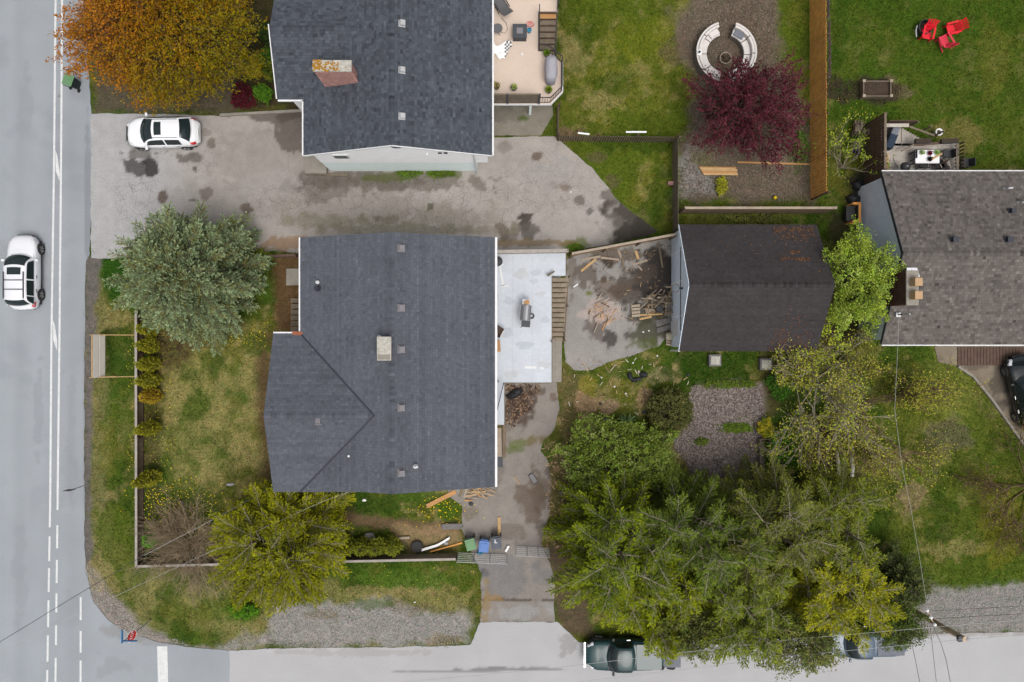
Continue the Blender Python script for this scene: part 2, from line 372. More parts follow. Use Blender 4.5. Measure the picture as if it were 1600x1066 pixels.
# bare earth, mulch, gravel
paint([(1052,20),(1215,-40),(1222,100),(1268,200),(1270,312),(1058,318),(1060,215),(1085,150),(1058,70)], S(112,100,88), 26, 26, 1.4, .95, 1)
paint([(1075,225),(1120,270),(1115,300),(1062,312),(1060,260)], S(142,140,136), 20, 20, .9, .8, 2)
paint([(1085,600),(1190,600),(1200,640),(1190,690),(1190,750),(1120,765),(1080,735),(1048,690)], S(138,126,120), 16, 16, .9, 1, 4)
paint([(430,938),(560,942),(640,950),(735,962),(735,1004),(520,1010),(340,1014),(420,985)], GRAVEL, 22, 20, 1.0, .95, 5)
paint([(1445,925),(1640,908),(1640,986),(1430,992),(1420,960)], S(150,146,142), 16, 18, .9, .95, 3)
paint([(425,400),(472,395),(474,520),(428,520)], S(108,82,60), 16, 10, .8, .9, 5)
paint([(398,530),(425,520),(424,770),(412,770),(400,650)], S(98,78,58), 22, 10, .8, .85, 6)
paint([(380,-40),(480,-40),(480,175),(400,178),(360,150)], S(70,62,46), 20, 16, .9, .9, 2)
paint([(130,-40),(380,-40),(370,178),(150,176)], S(96,86,74), 20, 12, .9, .9, 2)
paint([(545,800),(620,812),(715,820),(720,836),(640,832),(560,822),(520,808)], S(112,92,72), 8, 7, .6, .9, 4)
paint([(612,820),(720,826),(728,850),(640,862),(612,845)], S(150,128,96), 14, 12, .6, .85, 5)
paint([(868,560),(915,585),(960,690),(940,740),(890,800),(900,880),(858,880),(850,760),(868,690)], S(118,98,76), 26, 26, 1.0, .55, 6)
paint([(858,850),(905,880),(930,1000),(880,985),(858,930)], S(96,82,68), 16, 10, .9, .9, 3)
paint([(1290,500),(1350,560),(1340,760),(1210,760),(1200,560)], S(92,84,62), 30, 30, 1.2, .6, 2)
paint([(1330,280),(1375,250),(1375,345),(1320,350)], S(62,60,56), 12, 12, .8, .9, 3)
paint([(1300,330),(1345,330),(1345,530),(1290,540)], S(58,52,42), 14, 10, .8, .8, 3)
paint([(228,488),(250,488),(252,880),(228,880)], S(72,66,44), 8, 5, .7, .55, 1)
paint([(228,868),(620,845),(715,855),(715,872),(228,880)], S(66,56,44), 8, 5, .7, .6, 1)
G = blobs(G, [
 (1178,90,42,70,DIRT,.5),(1050,75,20,25,DIRT,.5),(1310,140,22,22,DDIRT,.85,.5),(1400,140,30,18,S(126,112,88),.7),(1365,142,40,22,DDIRT,.8,.4),
 (640,700,10,10,DIRT,.3),(920,630,26,13,S(176,146,114),.7),(955,635,14,10,S(176,150,122),.8),(1008,622,11,14,S(184,156,122),.75),(915,600,16,14,S(150,140,60),.6),
 (920,665,22,12,S(170,142,112),.7),(1060,580,6,24,S(176,156,110),.7),(1035,585,18,12,S(160,148,110),.6),(990,580,30,16,GREEN,.7),(1100,575,50,18,DGREEN,.75),
 (890,210,16,10,S(128,104,86),.7),(900,90,20,30,STRAW,.5),(940,155,30,14,STRAW,.45),(1000,60,50,30,LIME,.5),(910,55,14,24,DGREEN,.5),(960,130,30,16,DGREEN,.35),
 (990,225,60,14,DGREEN,.6),(930,245,14,8,DIRT,.5),(1030,300,16,30,DGREEN,.6),(1015,335,18,20,DGREEN,.5),(960,285,12,12,DIRT,.5),
 (185,430,24,40,S(48,84,28),.9,.4),(190,560,26,46,S(60,84,30),.7),(190,640,24,60,GREEN,.6),(170,700,16,40,OLIVE,.6),(200,740,20,20,DGREEN,.5),(290,490,20,20,DGREEN,.5),
 (280,560,20,26,GREEN,.25),(400,540,16,24,GREEN,.55),(300,690,26,24,GREEN,.35),(300,770,50,30,S(84,100,40),.7),(180,840,30,60,S(90,104,38),.75),(165,910,24,30,STRAW,.5),
 (360,955,60,16,S(80,104,34),.6),(300,960,40,20,OLIVE,.5),(280,980,16,20,DGREEN,.5),(640,905,90,14,S(84,112,40),.75),(600,925,60,10,STRAW,.5),(720,900,16,26,GREEN,.7),(580,945,40,8,GREEN,.6),
 (660,780,60,14,S(74,100,34),.8),(700,800,24,18,S(78,106,34),.8),(580,790,40,14,S(62,84,30),.8),(650,950,40,10,S(120,110,80),.5),(500,960,30,8,S(124,116,90),.7),(690,1000,30,8,S(150,128,96),.5),
 (1500,860,40,16,STRAW,.45),(1425,780,18,20,S(150,130,100),.6),(1390,715,24,14,S(156,134,100),.6),(1470,800,20,60,DGREEN,.6),(1480,690,30,30,S(104,98,80),.6),(1490,600,40,50,S(128,134,64),.5),
 (1560,820,40,60,S(120,118,40),.5),(1420,600,16,40,DGREEN,.5),(1540,910,50,5,GREEN,.7),(1440,890,16,10,GREEN,.6),(1500,215,40,24,S(136,124,74),.5),(1550,90,24,60,OLIVE,.5),(1310,60,12,60,DGREEN,.5),
 (1090,690,14,6,S(92,112,44),.8),(1150,668,26,8,S(92,116,40),.8),(1130,610,10,6,S(96,110,50),.6),(1250,640,36,60,S(62,92,30),.7),(1180,665,26,16,S(88,116,34),.85),(1230,720,30,40,S(58,92,26),.8),(1100,250,20,16,OLIVE,.5),(1200,215,14,30,DIRT,.7),(1240,230,14,40,S(78,96,40),.6),(1130,290,8,14,LIME,.6),
 (1165,340,110,14,S(92,90,50),.6),(1270,350,20,14,DGREEN,.6),(500,800,50,10,S(92,76,58),.5),
], 1)
# one sheet to the horizon: fine grid in view plus a wide skirt
ny, nx = PX.shape; idx = np.arange(ny*nx).reshape(ny, nx)
bumps = (fbm(GX, GY, .9, 6)-.5)*.03*(np.clip(1-covered, 0, 1)*0+1)
Q = np.stack([idx[:-1,:-1], idx[:-1,1:], idx[1:,1:], idx[1:,:-1]], -1).reshape(-1, 4)
Vg = np.stack([GX, GY, bumps-.03], -1).reshape(-1, 3); Cg = G.reshape(-1, 3)
e = 420; ext = np.array([(-e,-e,-.03),(e,-e,-.03),(e,e,-.03),(-e,e,-.03)]); b0 = len(Vg)
c4 = [idx[0,0], idx[0,-1], idx[-1,-1], idx[-1,0]]
Qs = [(b0, b0+1, c4[1], c4[0]), (b0+1, b0+2, c4[2], c4[1]), (b0+2, b0+3, c4[3], c4[2]), (b0+3, b0, c4[0], c4[3])]
me = npmesh('ground', np.concatenate([Vg, ext]), np.concatenate([Q, np.array(Qs)]), np.concatenate([Cg, np.repeat([GREEN], 4, 0)]))
me.polygons.foreach_set('use_smooth', [True]*len(me.polygons))
link('ground', me, M['ground'], kind='structure')

# ------------------------------------------------------------------ roads, drives, slabs
def flat(c, amt=.05, s=4, seed=1, streak=0):
    def f(x, y):
        w = 1+amt*2*(fbm(x, y, s, seed)-.5)
        if streak: w = w*(1+streak*2*(vnoise(x, y*0, 1.1, 3)-.5))
        return np.asarray(c)*w[..., None]
    return f
def road_col(x, y):
    C = flat(S(163,169,175), .06, 5, 2, .05)(x, y)
    C = C*(1-.07*np.exp(-((PX-30)/9)**2)-.05*np.exp(-((PX-112)/10)**2)+.03*np.exp(-((PX-62)/10)**2))[..., None]
    C = lerp(C, S(140,145,151), ss(fbm(GX, GY, 2.2, 5), .60, .72)*.25)
    return blobs(C, [(60,640,7,60,S(146,150,156),.5),(40,160,10,50,S(150,154,160),.5),(112,700,6,90,S(150,155,160),.5),(30,900,10,70,S(150,155,161),.45),(180,1040,30,14,S(150,154,159),.5),(137,300,5,120,S(136,140,146),.7,.3),(133,650,4,200,S(150,154,158),.6,.3),(94,150,3,3,S(120,110,104),.8),(190,985,40,14,S(138,134,130),.45),(250,1000,50,8,S(140,138,136),.4)], 3)
region('main_road', [(-700,-700),(126,-700),(128,-20),(136,60),(141,150),(144,180),(143,300),(140,397),(134,408),(132,600),(132,850),(136,900),(146,940),(168,968),(200,988),(245,1003),(300,1012),(359,1016.5),(359,1900),(-700,1900)], .004, road_col, M['asphalt'], 1.6, .5, 2)
def side_col(x, y):
    C = flat(S(187,187,189), .05, 4, 3)(x, y)
    return blobs(C, [(800,1045,90,2.2,S(120,118,118),.8,.3),(700,1050,80,2.0,S(130,128,128),.7,.3),(560,1020,120,5,S(160,156,150),.4),(1500,990,120,4,S(160,152,146),.6),(890,1010,14,14,S(150,148,146),.6),
                     (1060,1015,60,12,S(120,118,120),.5),(1360,1000,50,14,S(140,140,142),.5)], 4)
region('side_road', [(358,1016.5),(450,1013),(600,1012),(735,1008),(750,972),(872,972),(905,1004),(1040,1003),(1430,991),(1640,987),(2400,985),(2400,1900),(358,1900)], .0, side_col, M['asphalt'], 1.6, .5, 4)
DR = S(173,166,160)
def drive_col(x, y):
    C = flat(DR, .10, 3, 4)(x, y); P = 800+x*F/H
    C = lerp(C, S(180,180,181), ss(-P, -360, -200)*.85)
    oil = S(72,68,66); br = S(104,90,78)
    C = blobs(C, [(420,250,90,50,S(150,143,136),.45),(330,320,80,30,S(156,150,144),.4),(560,330,120,30,S(146,138,128),.4),(840,290,60,40,S(160,152,144),.35),(700,340,90,20,S(144,136,122),.45)], 2)
    return blobs(C, [(212,262,15,13,oil,.85,.8),(236,264,14,14,S(62,60,60),.95,.7),(222,240,30,8,S(92,84,78),.7),(292,248,22,8,S(94,86,80),.75),(205,215,8,16,S(100,94,90),.5),(330,225,6,10,br,.7,.6),(322,208,8,8,br,.4),
      (254,308,7,10,S(92,76,68),.85,.5),(320,302,10,7,br,.6),(385,328,9,9,br,.8,.7),(305,264,3,5,S(90,86,82),.9,.4),(300,312,6,2,S(90,82,78),.8),
      (460,195,28,34,S(92,82,74),.75,1.0),(440,180,60,10,S(84,74,66),.7),(500,290,60,22,S(112,104,96),.65),(560,280,80,14,S(104,98,90),.6),(640,285,110,16,S(106,98,88),.65),(700,272,30,10,S(96,104,50),.7),(610,276,40,7,S(90,96,48),.7),  # includes the roof's soft shadow, painted dark along the gable wall's foot
      (640,276,14,6,S(84,108,40),.8),(672,322,5,6,S(92,92,70),.8,.5),(520,345,60,12,S(126,120,96),.5),(600,342,20,8,S(116,110,90),.6),(640,360,120,9,S(128,122,96),.5),(450,380,40,10,S(150,116,84),.7),(400,395,40,8,S(120,110,80),.6),
      (822,346,9,15,S(70,62,56),.9,.8),(828,362,14,11,S(104,98,92),.85,.8),(786,360,9,12,S(118,106,92),.8),(806,360,7,12,S(122,112,96),.7),(790,372,12,6,S(112,108,98),.6),
      (838,244,9,7,S(108,92,80),.85,.6),(906,313,8,7,S(108,100,92),.8,.7),(880,292,8,8,S(120,104,90),.7),(866,288,8,6,S(126,108,88),.6),(922,330,5,5,S(100,96,92),.8),
      (985,345,40,42,S(72,66,60),.93,.8),(955,315,16,16,S(92,84,78),.7),(960,355,16,18,S(130,124,118),.4),(1005,365,30,20,S(58,54,48),.8),(900,380,16,8,S(104,116,50),.7),(830,380,70,6,S(140,118,82),.7),
      (790,230,10,8,S(120,112,104),.5),(700,230,60,12,S(128,124,118),.3),(860,270,40,20,S(168,165,162),.5),(420,290,50,20,S(170,164,160),.5)], 5)
def drive_crack(x, y):
    P = 800+x*F/H; Y = 533-y*F/H
    k = .22+.5*ss(fbm(x, y, 3.5, 2), .5, .66)
    k = np.maximum(k, .95*ss(1.4-np.hypot((P-215)/36, (Y-310)/48), 0, .5)); k = np.maximum(k, .85*ss(1.3-np.hypot((P-620)/240, (Y-320)/44), 0, .4))
    return np.maximum(k, .7*ss(1.3-np.hypot((P-860)/90, (Y-290)/60), 0, .5))
region('driveway', [(142,178),(200,177),(340,181),(470,176),(500,170),(500,240),(740,240),(769,215),(866,213),(890,232),(925,262),(958,305),(985,330),(1030,362),(1000,372),(892,394),(770,392),(470,396),(425,392),(300,402),(200,404),(142,404)],
       .008, drive_col, M['drive'], 2.2, .7, 1, drive_crack)
def slab_col(c, lst=(), seed=2):
    return lambda x, y: blobs(flat(c, .10, 1.6, seed)(x, y), list(lst), seed)
low = lambda v: (lambda x, y: np.full(x.shape, v)+.25*ss(fbm(x, y, 2, 3), .5, .7))
region('patio', [(760,120),(862,150),(864,180),(845,212),(764,212)], .010, slab_col(S(140,134,122), [(790,180,30,14,S(112,108,100),.6),(815,185,8,5,S(80,96,40),.9),(850,200,14,8,S(150,146,130),.5)]), M['drive'], .6, .6, 2, low(.32))
region('yard_slab', [(886,402),(955,384),(1000,380),(1050,368),(1049,470),(1048,520),(1030,540),(985,556),(950,566),(918,580),(897,578),(883,566),(880,520)], .006,
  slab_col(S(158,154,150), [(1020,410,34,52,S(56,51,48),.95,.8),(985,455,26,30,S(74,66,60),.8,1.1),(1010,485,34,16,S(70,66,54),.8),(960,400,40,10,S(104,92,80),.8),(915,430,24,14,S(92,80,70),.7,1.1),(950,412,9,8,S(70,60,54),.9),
   (945,437,5,7,S(88,78,70),.9),(955,450,24,14,S(100,84,70),.6),(940,490,26,20,S(186,172,164),.75,.9),(935,512,16,14,S(96,84,78),.7,1.1),(955,530,12,14,S(70,64,60),.85,.9),(980,524,7,6,S(84,76,70),.8),(1020,515,28,26,S(72,72,50),.85,.9),
   (1005,540,20,10,S(86,94,50),.7),(920,458,7,5,S(112,118,56),.9),(893,420,6,40,S(110,100,88),.6),(900,560,30,14,S(168,162,158),.5),(1000,430,20,16,S(92,82,74),.7)], 3), M['drive'], 2.4, .5, 5, low(.25))
region('side_path', [(786,600),(869,596),(874,640),(866,672),(850,690),(845,705),(856,720),(862,750),(858,800),(846,850),(866,900),(866,972),(750,972),(752,900),(745,880),(722,830),(722,790),(700,775),(700,700),(786,690)], .006,
  slab_col(S(150,143,136), [(805,625,22,30,S(82,66,58),.85,1.1),(825,610,20,10,S(92,78,68),.7),(800,660,16,20,S(116,104,96),.5),(866,622,6,6,S(112,90,80),.7),(812,694,13,6,S(106,118,54),.7,.8),(800,703,12,4,S(96,110,50),.6),
   (850,690,20,10,S(120,108,70),.8),(845,760,16,30,S(112,98,84),.7),(858,710,8,30,S(92,84,78),.7),(830,790,20,26,S(108,92,78),.7,1),(800,830,30,12,S(112,100,90),.5),(735,800,14,10,S(120,108,92),.6),(855,840,14,20,S(92,78,66),.6),
   (755,895,10,8,S(62,62,66),.95,.5),(805,905,55,26,S(128,126,126),.7),(805,937,54,2.5,S(80,72,64),.9,.5),(770,935,16,4,S(150,120,76),.7),(760,940,6,30,S(150,128,90),.7),(815,955,45,14,S(164,164,164),.6),(810,972,52,2,S(92,88,84),.9,.3),(775,720,10,60,S(120,112,104),.5)], 5), M['drive'], 2.6, .6, 6, low(.35))
region('carport_drive', [(1460,540),(1640,540),(1640,760),(1612,705),(1575,655),(1548,618),(1520,585),(1497,572),(1466,566)], .006, slab_col(S(140,128,112), [(1578,590,26,34,S(60,54,50),.6),(1560,640,10,20,S(92,84,76),.5),(1530,570,18,8,S(92,80,72),.6)], 2), M['drive'], .8, .6, 3, low(.3))
# painted lines
def strip(name, pts, w, z=.010, parent=None):
    mb = MB(); P = [W(*p) for p in pts]
    for a, b in zip(P[:-1], P[1:]):
        d = (b-a).normalized(); s_ = Vector((-d.y, d.x, 0))*w/2
        q = [a-s_, b-s_, b+s_, a+s_]; mb.add([(v.x, v.y, z) for v in q], [(0,1,2,3)])
    return mb
def worn(): pass
lines = T('lane_marking', 'pair of long white lane lines with hatch marks on the main road', 'road marking', W(86,500))
strip('line', [(87.5,-60),(84.5,265),(80.5,530),(78.5,797)], .125).build('line', M['roadpaint'], lines)
strip('line', [(97.5,-60),(95.5,265),(93,530),(90,797)], .125).build('line', M['roadpaint'], lines)
for a, b in ((235,283),(500,548)):
    x0 = 84.8-(a-260)*.0148; mb = MB()
    q = [W(x0+.5, a), W(x0+9.6, b), W(x0+9.0, b-26), W(x0+1.2, a+26)]
    mb.add([(v.x, v.y, .0095) for v in [W(x0+1.5,a), W(x0+4.5,a+8), W(x0+8.3,b-14), W(x0+8.0,b), W(x0+2,b-16)]], [(0,1,2,3,4)]); mb.build('hatch_mark', M['roadpaint'], lines)
dash = T('lane_marking', 'three rows of short white dashes on the main road by the corner', 'road marking', W(95,930))
for xs, ds in (((78.3,73.8), ((797,824),(838,877),(888,925),(938,980),(993,1034),(1047,1090),(1102,1140))), ((90,86.8), ((821,857),(875,911),(927,957),(977,1008),(1028,1066),(1080,1118))), ((126.5,126), ((933,969),(986,1020),(1032,1066),(1082,1116)))):
    for a, b in ds:
        f = lambda y: xs[0]+(xs[1]-xs[0])*(y-800)/266
        strip('dash', [(f(a), a), (f(b), b)], .12).build('dash', M['roadpaint'], dash)
sb = strip('stop_line', [(253.5,1010),(255.5,1090)], .62).build('stop_line', M['roadpaint']); tag(sb, 'wide white stop bar across the side road mouth', 'road marking')

# ------------------------------------------------------------------ scatter: grass blades, chips, pebbles, dandelions
def sample(A, x, y):
    i = np.clip(((x-gx[0])/STEP).astype(int), 0, nx-1); j = np.clip(((y-gy[0])/STEP).astype(int), 0, ny-1); return A[j, i]
N = 330000
x = rng.uniform(-33, 33, N); y = rng.uniform(-23, 23, N)
ok = (sample(covered, x, y) < rng.uniform(-2, 1.5, N)) & (sample(soilmask, x, y) < rng.uniform(.1, .9, N)); x = x[ok]; y = y[ok]; N = len(x)
z = sample(bumps, x, y)-.03
az = rng.uniform(0, 2*np.pi, N); L = rng.uniform(.07, .17, N)*(.7+.8*fbm(x, y, 1.5, 3)); wd = rng.uniform(.012, .03, N)
dx, dy = np.cos(az), np.sin(az); lean = rng.uniform(.3, .9, N)
c = sample(G, x, y)*rng.uniform(.75, 1.5, (N, 1))*(1+rng.normal(0, .06, (N, 3)))
yel = rng.random(N) < .12; c[yel] = c[yel]*.4+np.array(S(170,160,90))*.6
V = np.stack([np.stack([x-dy*wd, y+dx*wd, z], 1), np.stack([x+dy*wd, y-dx*wd, z], 1), np.stack([x+dx*L*lean, y+dy*L*lean, z+L*.75], 1)], 1).reshape(-1, 3)
o = link('grass', npmesh('grass', V, np.arange(N*3).reshape(-1, 3), np.repeat(np.clip(c, .005, .8), 3, 0)), M['grass'])
tag(o, 'short patchy grass of the lawns and verges', 'grass', kind='stuff')
def chips(name, label, cat, poly, n, size, pal, z=.01, amp=14, seed=1, thick=.02, gauss=None, m='chip'):
    if gauss:
        x = rng.normal(gauss[0], gauss[2], n); y = rng.normal(gauss[1], gauss[3], n)
        ok = np.ones(n, bool)
    else:
        xs = [p[0] for p in poly]; ys = [p[1] for p in poly]; x = rng.uniform(min(xs), max(xs), n); y = rng.uniform(min(ys), max(ys), n)
        ok = sdf(poly, x, y)+amp*2*(fbm(x/25, y/25, 1, seed)-.5) > 0
    x = x[ok]; y = y[ok]; n = len(x); X = (x-800)*H/F; Y = (533-y)*H/F
    az = rng.uniform(0, 6.283, n); l = rng.uniform(*size[0], n)/2; w = rng.uniform(*size[1], n)/2; tl = rng.normal(0, .35, n)
    dx, dy = np.cos(az), np.sin(az); Z = z+rng.uniform(0, thick, n)
    P = []
    for a, b in ((-1,-1),(1,-1),(1,1),(-1,1)):
        P.append(np.stack([X+dx*l*a-dy*w*b, Y+dy*l*a+dx*w*b, Z+np.abs(l*tl)*(a+1)/2+rng.uniform(0, .01, n)], 1))
    V = np.stack(P, 1).reshape(-1, 3); pal = np.array(pal); c = pal[rng.integers(0, len(pal), n)]*rng.uniform(.75, 1.25, (n, 1))
    o = link(name, npmesh(name, V, np.arange(n*4).reshape(-1, 4), np.repeat(c, 4, 0)), M[m]); return tag(o, label, cat, kind='stuff')
chips('bark_mulch', 'grey brown bark mulch on the bare bed beside the round shrub', 'mulch', [(1088,602),(1188,602),(1198,640),(1190,690),(1190,745),(1120,762),(1082,735),(1052,690)], 15000, ((.04,.15),(.02,.05)), [S(152,140,134),S(126,114,108),S(104,92,86),S(168,156,150)], .0, 10)
chips('bark_mulch', 'brown wood chips strewn over the bare yard under the purple tree', 'mulch', [(1062,20),(1212,-30),(1220,100),(1262,200),(1266,308),(1062,314),(1062,215),(1090,150)], 13000, ((.04,.12),(.02,.05)), [S(128,114,100),S(108,94,82),S(96,86,74),S(142,128,112)], .0, 20, 3)
chips('gravel', 'pale gravel on the shoulder below the corner yard', 'gravel', [(430,940),(560,944),(640,952),(735,964),(735,1003),(520,1009),(340,1013),(420,985)], 6000, ((.03,.06),(.02,.05)), [S(168,164,160),S(146,142,138),S(182,178,174),S(132,126,120)], .0, 14, 5)
chips('gravel', 'grey gravel on the shoulder beside the utility pole', 'gravel', [(1445,930),(1640,912),(1640,984),(1430,990),(1424,962)], 4000, ((.03,.06),(.02,.05)), [S(162,158,154),S(142,138,134),S(176,172,168)], .0, 12, 3)
chips('gravel', 'pale grit along the curved corner of the two roads', 'gravel', [(132,880),(150,892),(200,955),(232,985),(300,1008),(200,990),(140,930)], 5000, ((.03,.07),(.02,.06)), [S(176,170,162),S(140,132,124)], .006, 6, 2)
chips('wood_scraps', 'pale splinters and scraps strewn over the grass beside the white deck', 'debris', [(880,560),(1000,555),(1080,600),(1020,660),(920,720),(880,800),(865,700)], 330, ((.06,.32),(.015,.045)), [S(206,176,136),S(176,150,116),S(222,214,200),S(150,124,98)], .03, 10, 4)
chips('wood_scraps', 'brown bark scraps and leaves heaped in the pit under the white deck', 'debris', [(790,600),(845,600),(830,640),(800,670),(790,650)], 900, ((.05,.2),(.02,.05)), [S(110,82,64),S(84,64,54),S(170,140,110),S(64,52,46)], .012, 10, 2)
chips('wood_scraps', 'brown twigs littering the dark corner of the demolition yard', 'debris', [(900,400),(1046,380),(1046,500),(980,510),(930,460)], 420, ((.05,.26),(.015,.04)), [S(120,98,80),S(92,78,66),S(170,146,116),S(70,60,52)], .012, 16, 6)
chips('wood_scraps', 'twigs and rubbish along the dirt edge of the side path', 'debris', [(845,690),(905,700),(890,860),(850,860),(858,740)], 600, ((.06,.30),(.02,.05)), [S(150,124,98),S(112,92,74),S(190,160,124)], .015, 12, 1)
chips('dandelions', 'yellow dandelions dense in the grass of the front yard corner', 'flowers', None, 230, ((.04,.075),(.03,.06)), [S(236,214,50),S(240,200,40)], .12, gauss=(275,785,32,20))
chips('dandelions', 'yellow dandelions sprinkled along both sides of the front fence', 'flowers', [(196,540),(270,520),(280,760),(235,780),(200,740)], 260, ((.03,.06),(.03,.05)), [S(228,208,60),S(224,200,50)], .12, 0)
chips('dandelions', 'yellow dandelions in the small grass patch by the side path', 'flowers', None, 90, ((.04,.07),(.03,.06)), [S(246,206,20)], .12, gauss=(690,796,26,14))
chips('dandelions', 'scattered small dandelions on the lawn by the raised planter', 'flowers', [(1300,150),(1350,165),(1380,180),(1330,240),(1300,230)], 110, ((.03,.05),(.03,.045)), [S(206,190,60)], .11, 6)
chips('dandelions', 'yellow weeds flowering under the blue green spruce edge', 'flowers', [(355,525),(420,500),(420,545),(360,540)], 90, ((.03,.055),(.03,.045)), [S(230,210,40)], .12, 6)
chips('dandelions', 'yellow weed flowers on the verge below the bottom fence', 'flowers', [(230,880),(740,880),(740,930),(280,960)], 80, ((.03,.05),(.03,.045)), [S(230,206,40)], .11, 6)

# ------------------------------------------------------------------ buildings
def clip(poly, cp):
    out = poly; n = len(cp)
    for i in range(n):
        a, b = cp[i], cp[(i+1) % n]; inp = out; out = []
        if not inp: return []
        f = lambda p: (b[0]-a[0])*(p[1]-a[1])-(b[1]-a[1])*(p[0]-a[0])
        for j in range(len(inp)):
            p, q = inp[j-1], inp[j]; fp, fq = f(p), f(q)
            if (fp >= 0) != (fq >= 0): t = fp/(fp-fq); out.append((p[0]+(q[0]-p[0])*t, p[1]+(q[1]-p[1])*t))
            if fq >= 0: out.append(q)
    return out
def shingles(parent, o, u, v, poly, base, course=.145, tab=.31, seed=0, cv=.12, rv=.06):
    rr = random.Random(seed); n = u.cross(v).normalized()
    if n.z < 0: n = -n
    if sum(poly[i-1][0]*poly[i][1]-poly[i][0]*poly[i-1][1] for i in range(len(poly))) < 0: poly = poly[::-1]
    a0 = min(p[0] for p in poly); a1 = max(p[0] for p in poly); b0 = min(p[1] for p in poly); b1 = max(p[1] for p in poly)
    V = []; Fc = []; C = []; base = np.array(base); j = 0; b = b0
    while b < b1:
        off = rr.uniform(0, tab); rowf = 1+rr.uniform(-rv, rv); a = a0-off
        while a < a1:
            w = tab*rr.choice((.55, .8, 1, 1, 1.25)); q = [(a+.004, b), (a+w-.004, b), (a+w-.004, b+course*.93), (a+.004, b+course*.93)]  # gap above each tab bares dark felt, standing in for the course shadow
            inside = a > a0+.01 and a+w < a1-.01 and b+course < b1-.01 and len(poly) == 4
            if not inside or len(poly) != 4: q2 = clip(q, poly)
            else: q2 = clip(q, poly) if rect_no(poly) else q
            if len(q2) > 2:
                k = len(V); lift = rr.uniform(.012, .022)
                for p in q2:
                    t = (p[1]-b)/course; V.append(o+u*p[0]+v*p[1]+n*(lift*(1-t)+.004))
                Fc.append(tuple(range(k, k+len(q2)))); c = base*rowf*(1+rr.gauss(0, cv)); C += [np.clip(c, .01, .7)]*len(q2)
            a += w
        b += course
    me = bpy.data.meshes.new('shingles'); me.from_pydata([tuple(p) for p in V], [], Fc); me.update()
    at = me.color_attributes.new('Col', 'FLOAT_COLOR', 'POINT'); at.data.foreach_set('color', np.concatenate([np.array(C), np.ones((len(V), 1))], 1).astype(np.float32).ravel())
    return link('shingles', me, M['shingle'], parent, kind='stuff')
def rect_no(poly):
    xs = {round(p[0], 3) for p in poly}; ys = {round(p[1], 3) for p in poly}; return not (len(xs) == 2 and len(ys) == 2)
Z = Vector((0, 0, 1))
def gable(parent, r0, r1, hw, ze, zr, base, course=.145, tab=.31, seed=0, th=.2, cv=.16, rv=.05, trim='felt', caps=True, edge=None):
    r0 = Vector((*r0, 0)); r1 = Vector((*r1, 0)); d = (r1-r0); L = d.length; d.normalize(); s = Vector((-d.y, d.x, 0))
    P = []
    for dz in (0, -th):
        for r in (r0, r1):
            P += [r+s*hw+Z*(ze+dz), r+Z*(zr+dz), r-s*hw+Z*(ze+dz)]
    mb = MB(); mb.add(P, [(0,1,4,3),(1,2,5,4),(6,9,10,7),(7,10,11,8),(0,3,9,6),(2,8,11,5),(0,6,7,1),(1,7,8,2),(3,4,10,9),(4,5,11,10)])
    roof = mb.build('roof', M[trim], parent)
    sl_ = math.hypot(hw, zr-ze)
    for q, side in enumerate((1, -1)):
        o = r0+s*hw*side+Z*ze; v = (-s*side*hw+Z*(zr-ze)).normalized()
        shingles(roof, o, d, v, [(0,-.03),(L,-.03),(L,sl_),(0,sl_)], base, course, tab, seed+q, cv, rv)
    if caps:
        mb = MB(); k = int(L/.17); sp = (zr-ze)/hw
        for i in range(k):
            a = r0+d*(i*.17+.01); b = r0+d*(i*.17+.185); l0 = .028+.012*(i % 2); w = .15
            mb.add([a+s*w+Z*(zr-w*sp+l0), a+Z*(zr+l0), a-s*w+Z*(zr-w*sp+l0), b+s*w+Z*(zr-w*sp+l0-.01), b+Z*(zr+l0-.01), b-s*w+Z*(zr-w*sp+l0-.01)], [(0,1,4,3),(1,2,5,4)])
        me = mb.mesh('ridge_cap'); cc = []
        rr = random.Random(seed)
        for i in range(k): cc += [np.clip(np.array(base)*(1+rr.gauss(-.12, .14)), .01, .7)]*6
        at = me.color_attributes.new('Col', 'FLOAT_COLOR', 'POINT'); at.data.foreach_set('color', np.concatenate([np.array(cc), np.ones((len(cc), 1))], 1).astype(np.float32).ravel())
        link('ridge_cap', me, M['shingle'], roof)
    return roof
def gable_wall(parent, r0, r1, hw, ze, zr, ie, ir, m, z0=-.05, th=.2, i1=None, name='wall'):
    r0 = Vector((*r0, 0)); r1 = Vector((*r1, 0)); d = (r1-r0).normalized(); s = Vector((-d.y, d.x, 0)); r0 = r0+d*ir; r1 = r1-d*(ir if i1 is None else i1)
    w = hw-ie; sp = (zr-ze)/hw; z1 = ze+ie*sp-th-.01; z2 = zr-th-.01; P = []
    for r in (r0, r1): P += [r+s*w+Z*z0, r+s*w+Z*z1, r+Z*z2, r-s*w+Z*z1, r-s*w+Z*z0]
    mb = MB(); mb.add(P, [(0,1,2,3,4),(9,8,7,6,5)]+[(i, (i+5), (i+1) % 5+5, (i+1) % 5) for i in range(5)])
    return mb.build(name, m, parent)
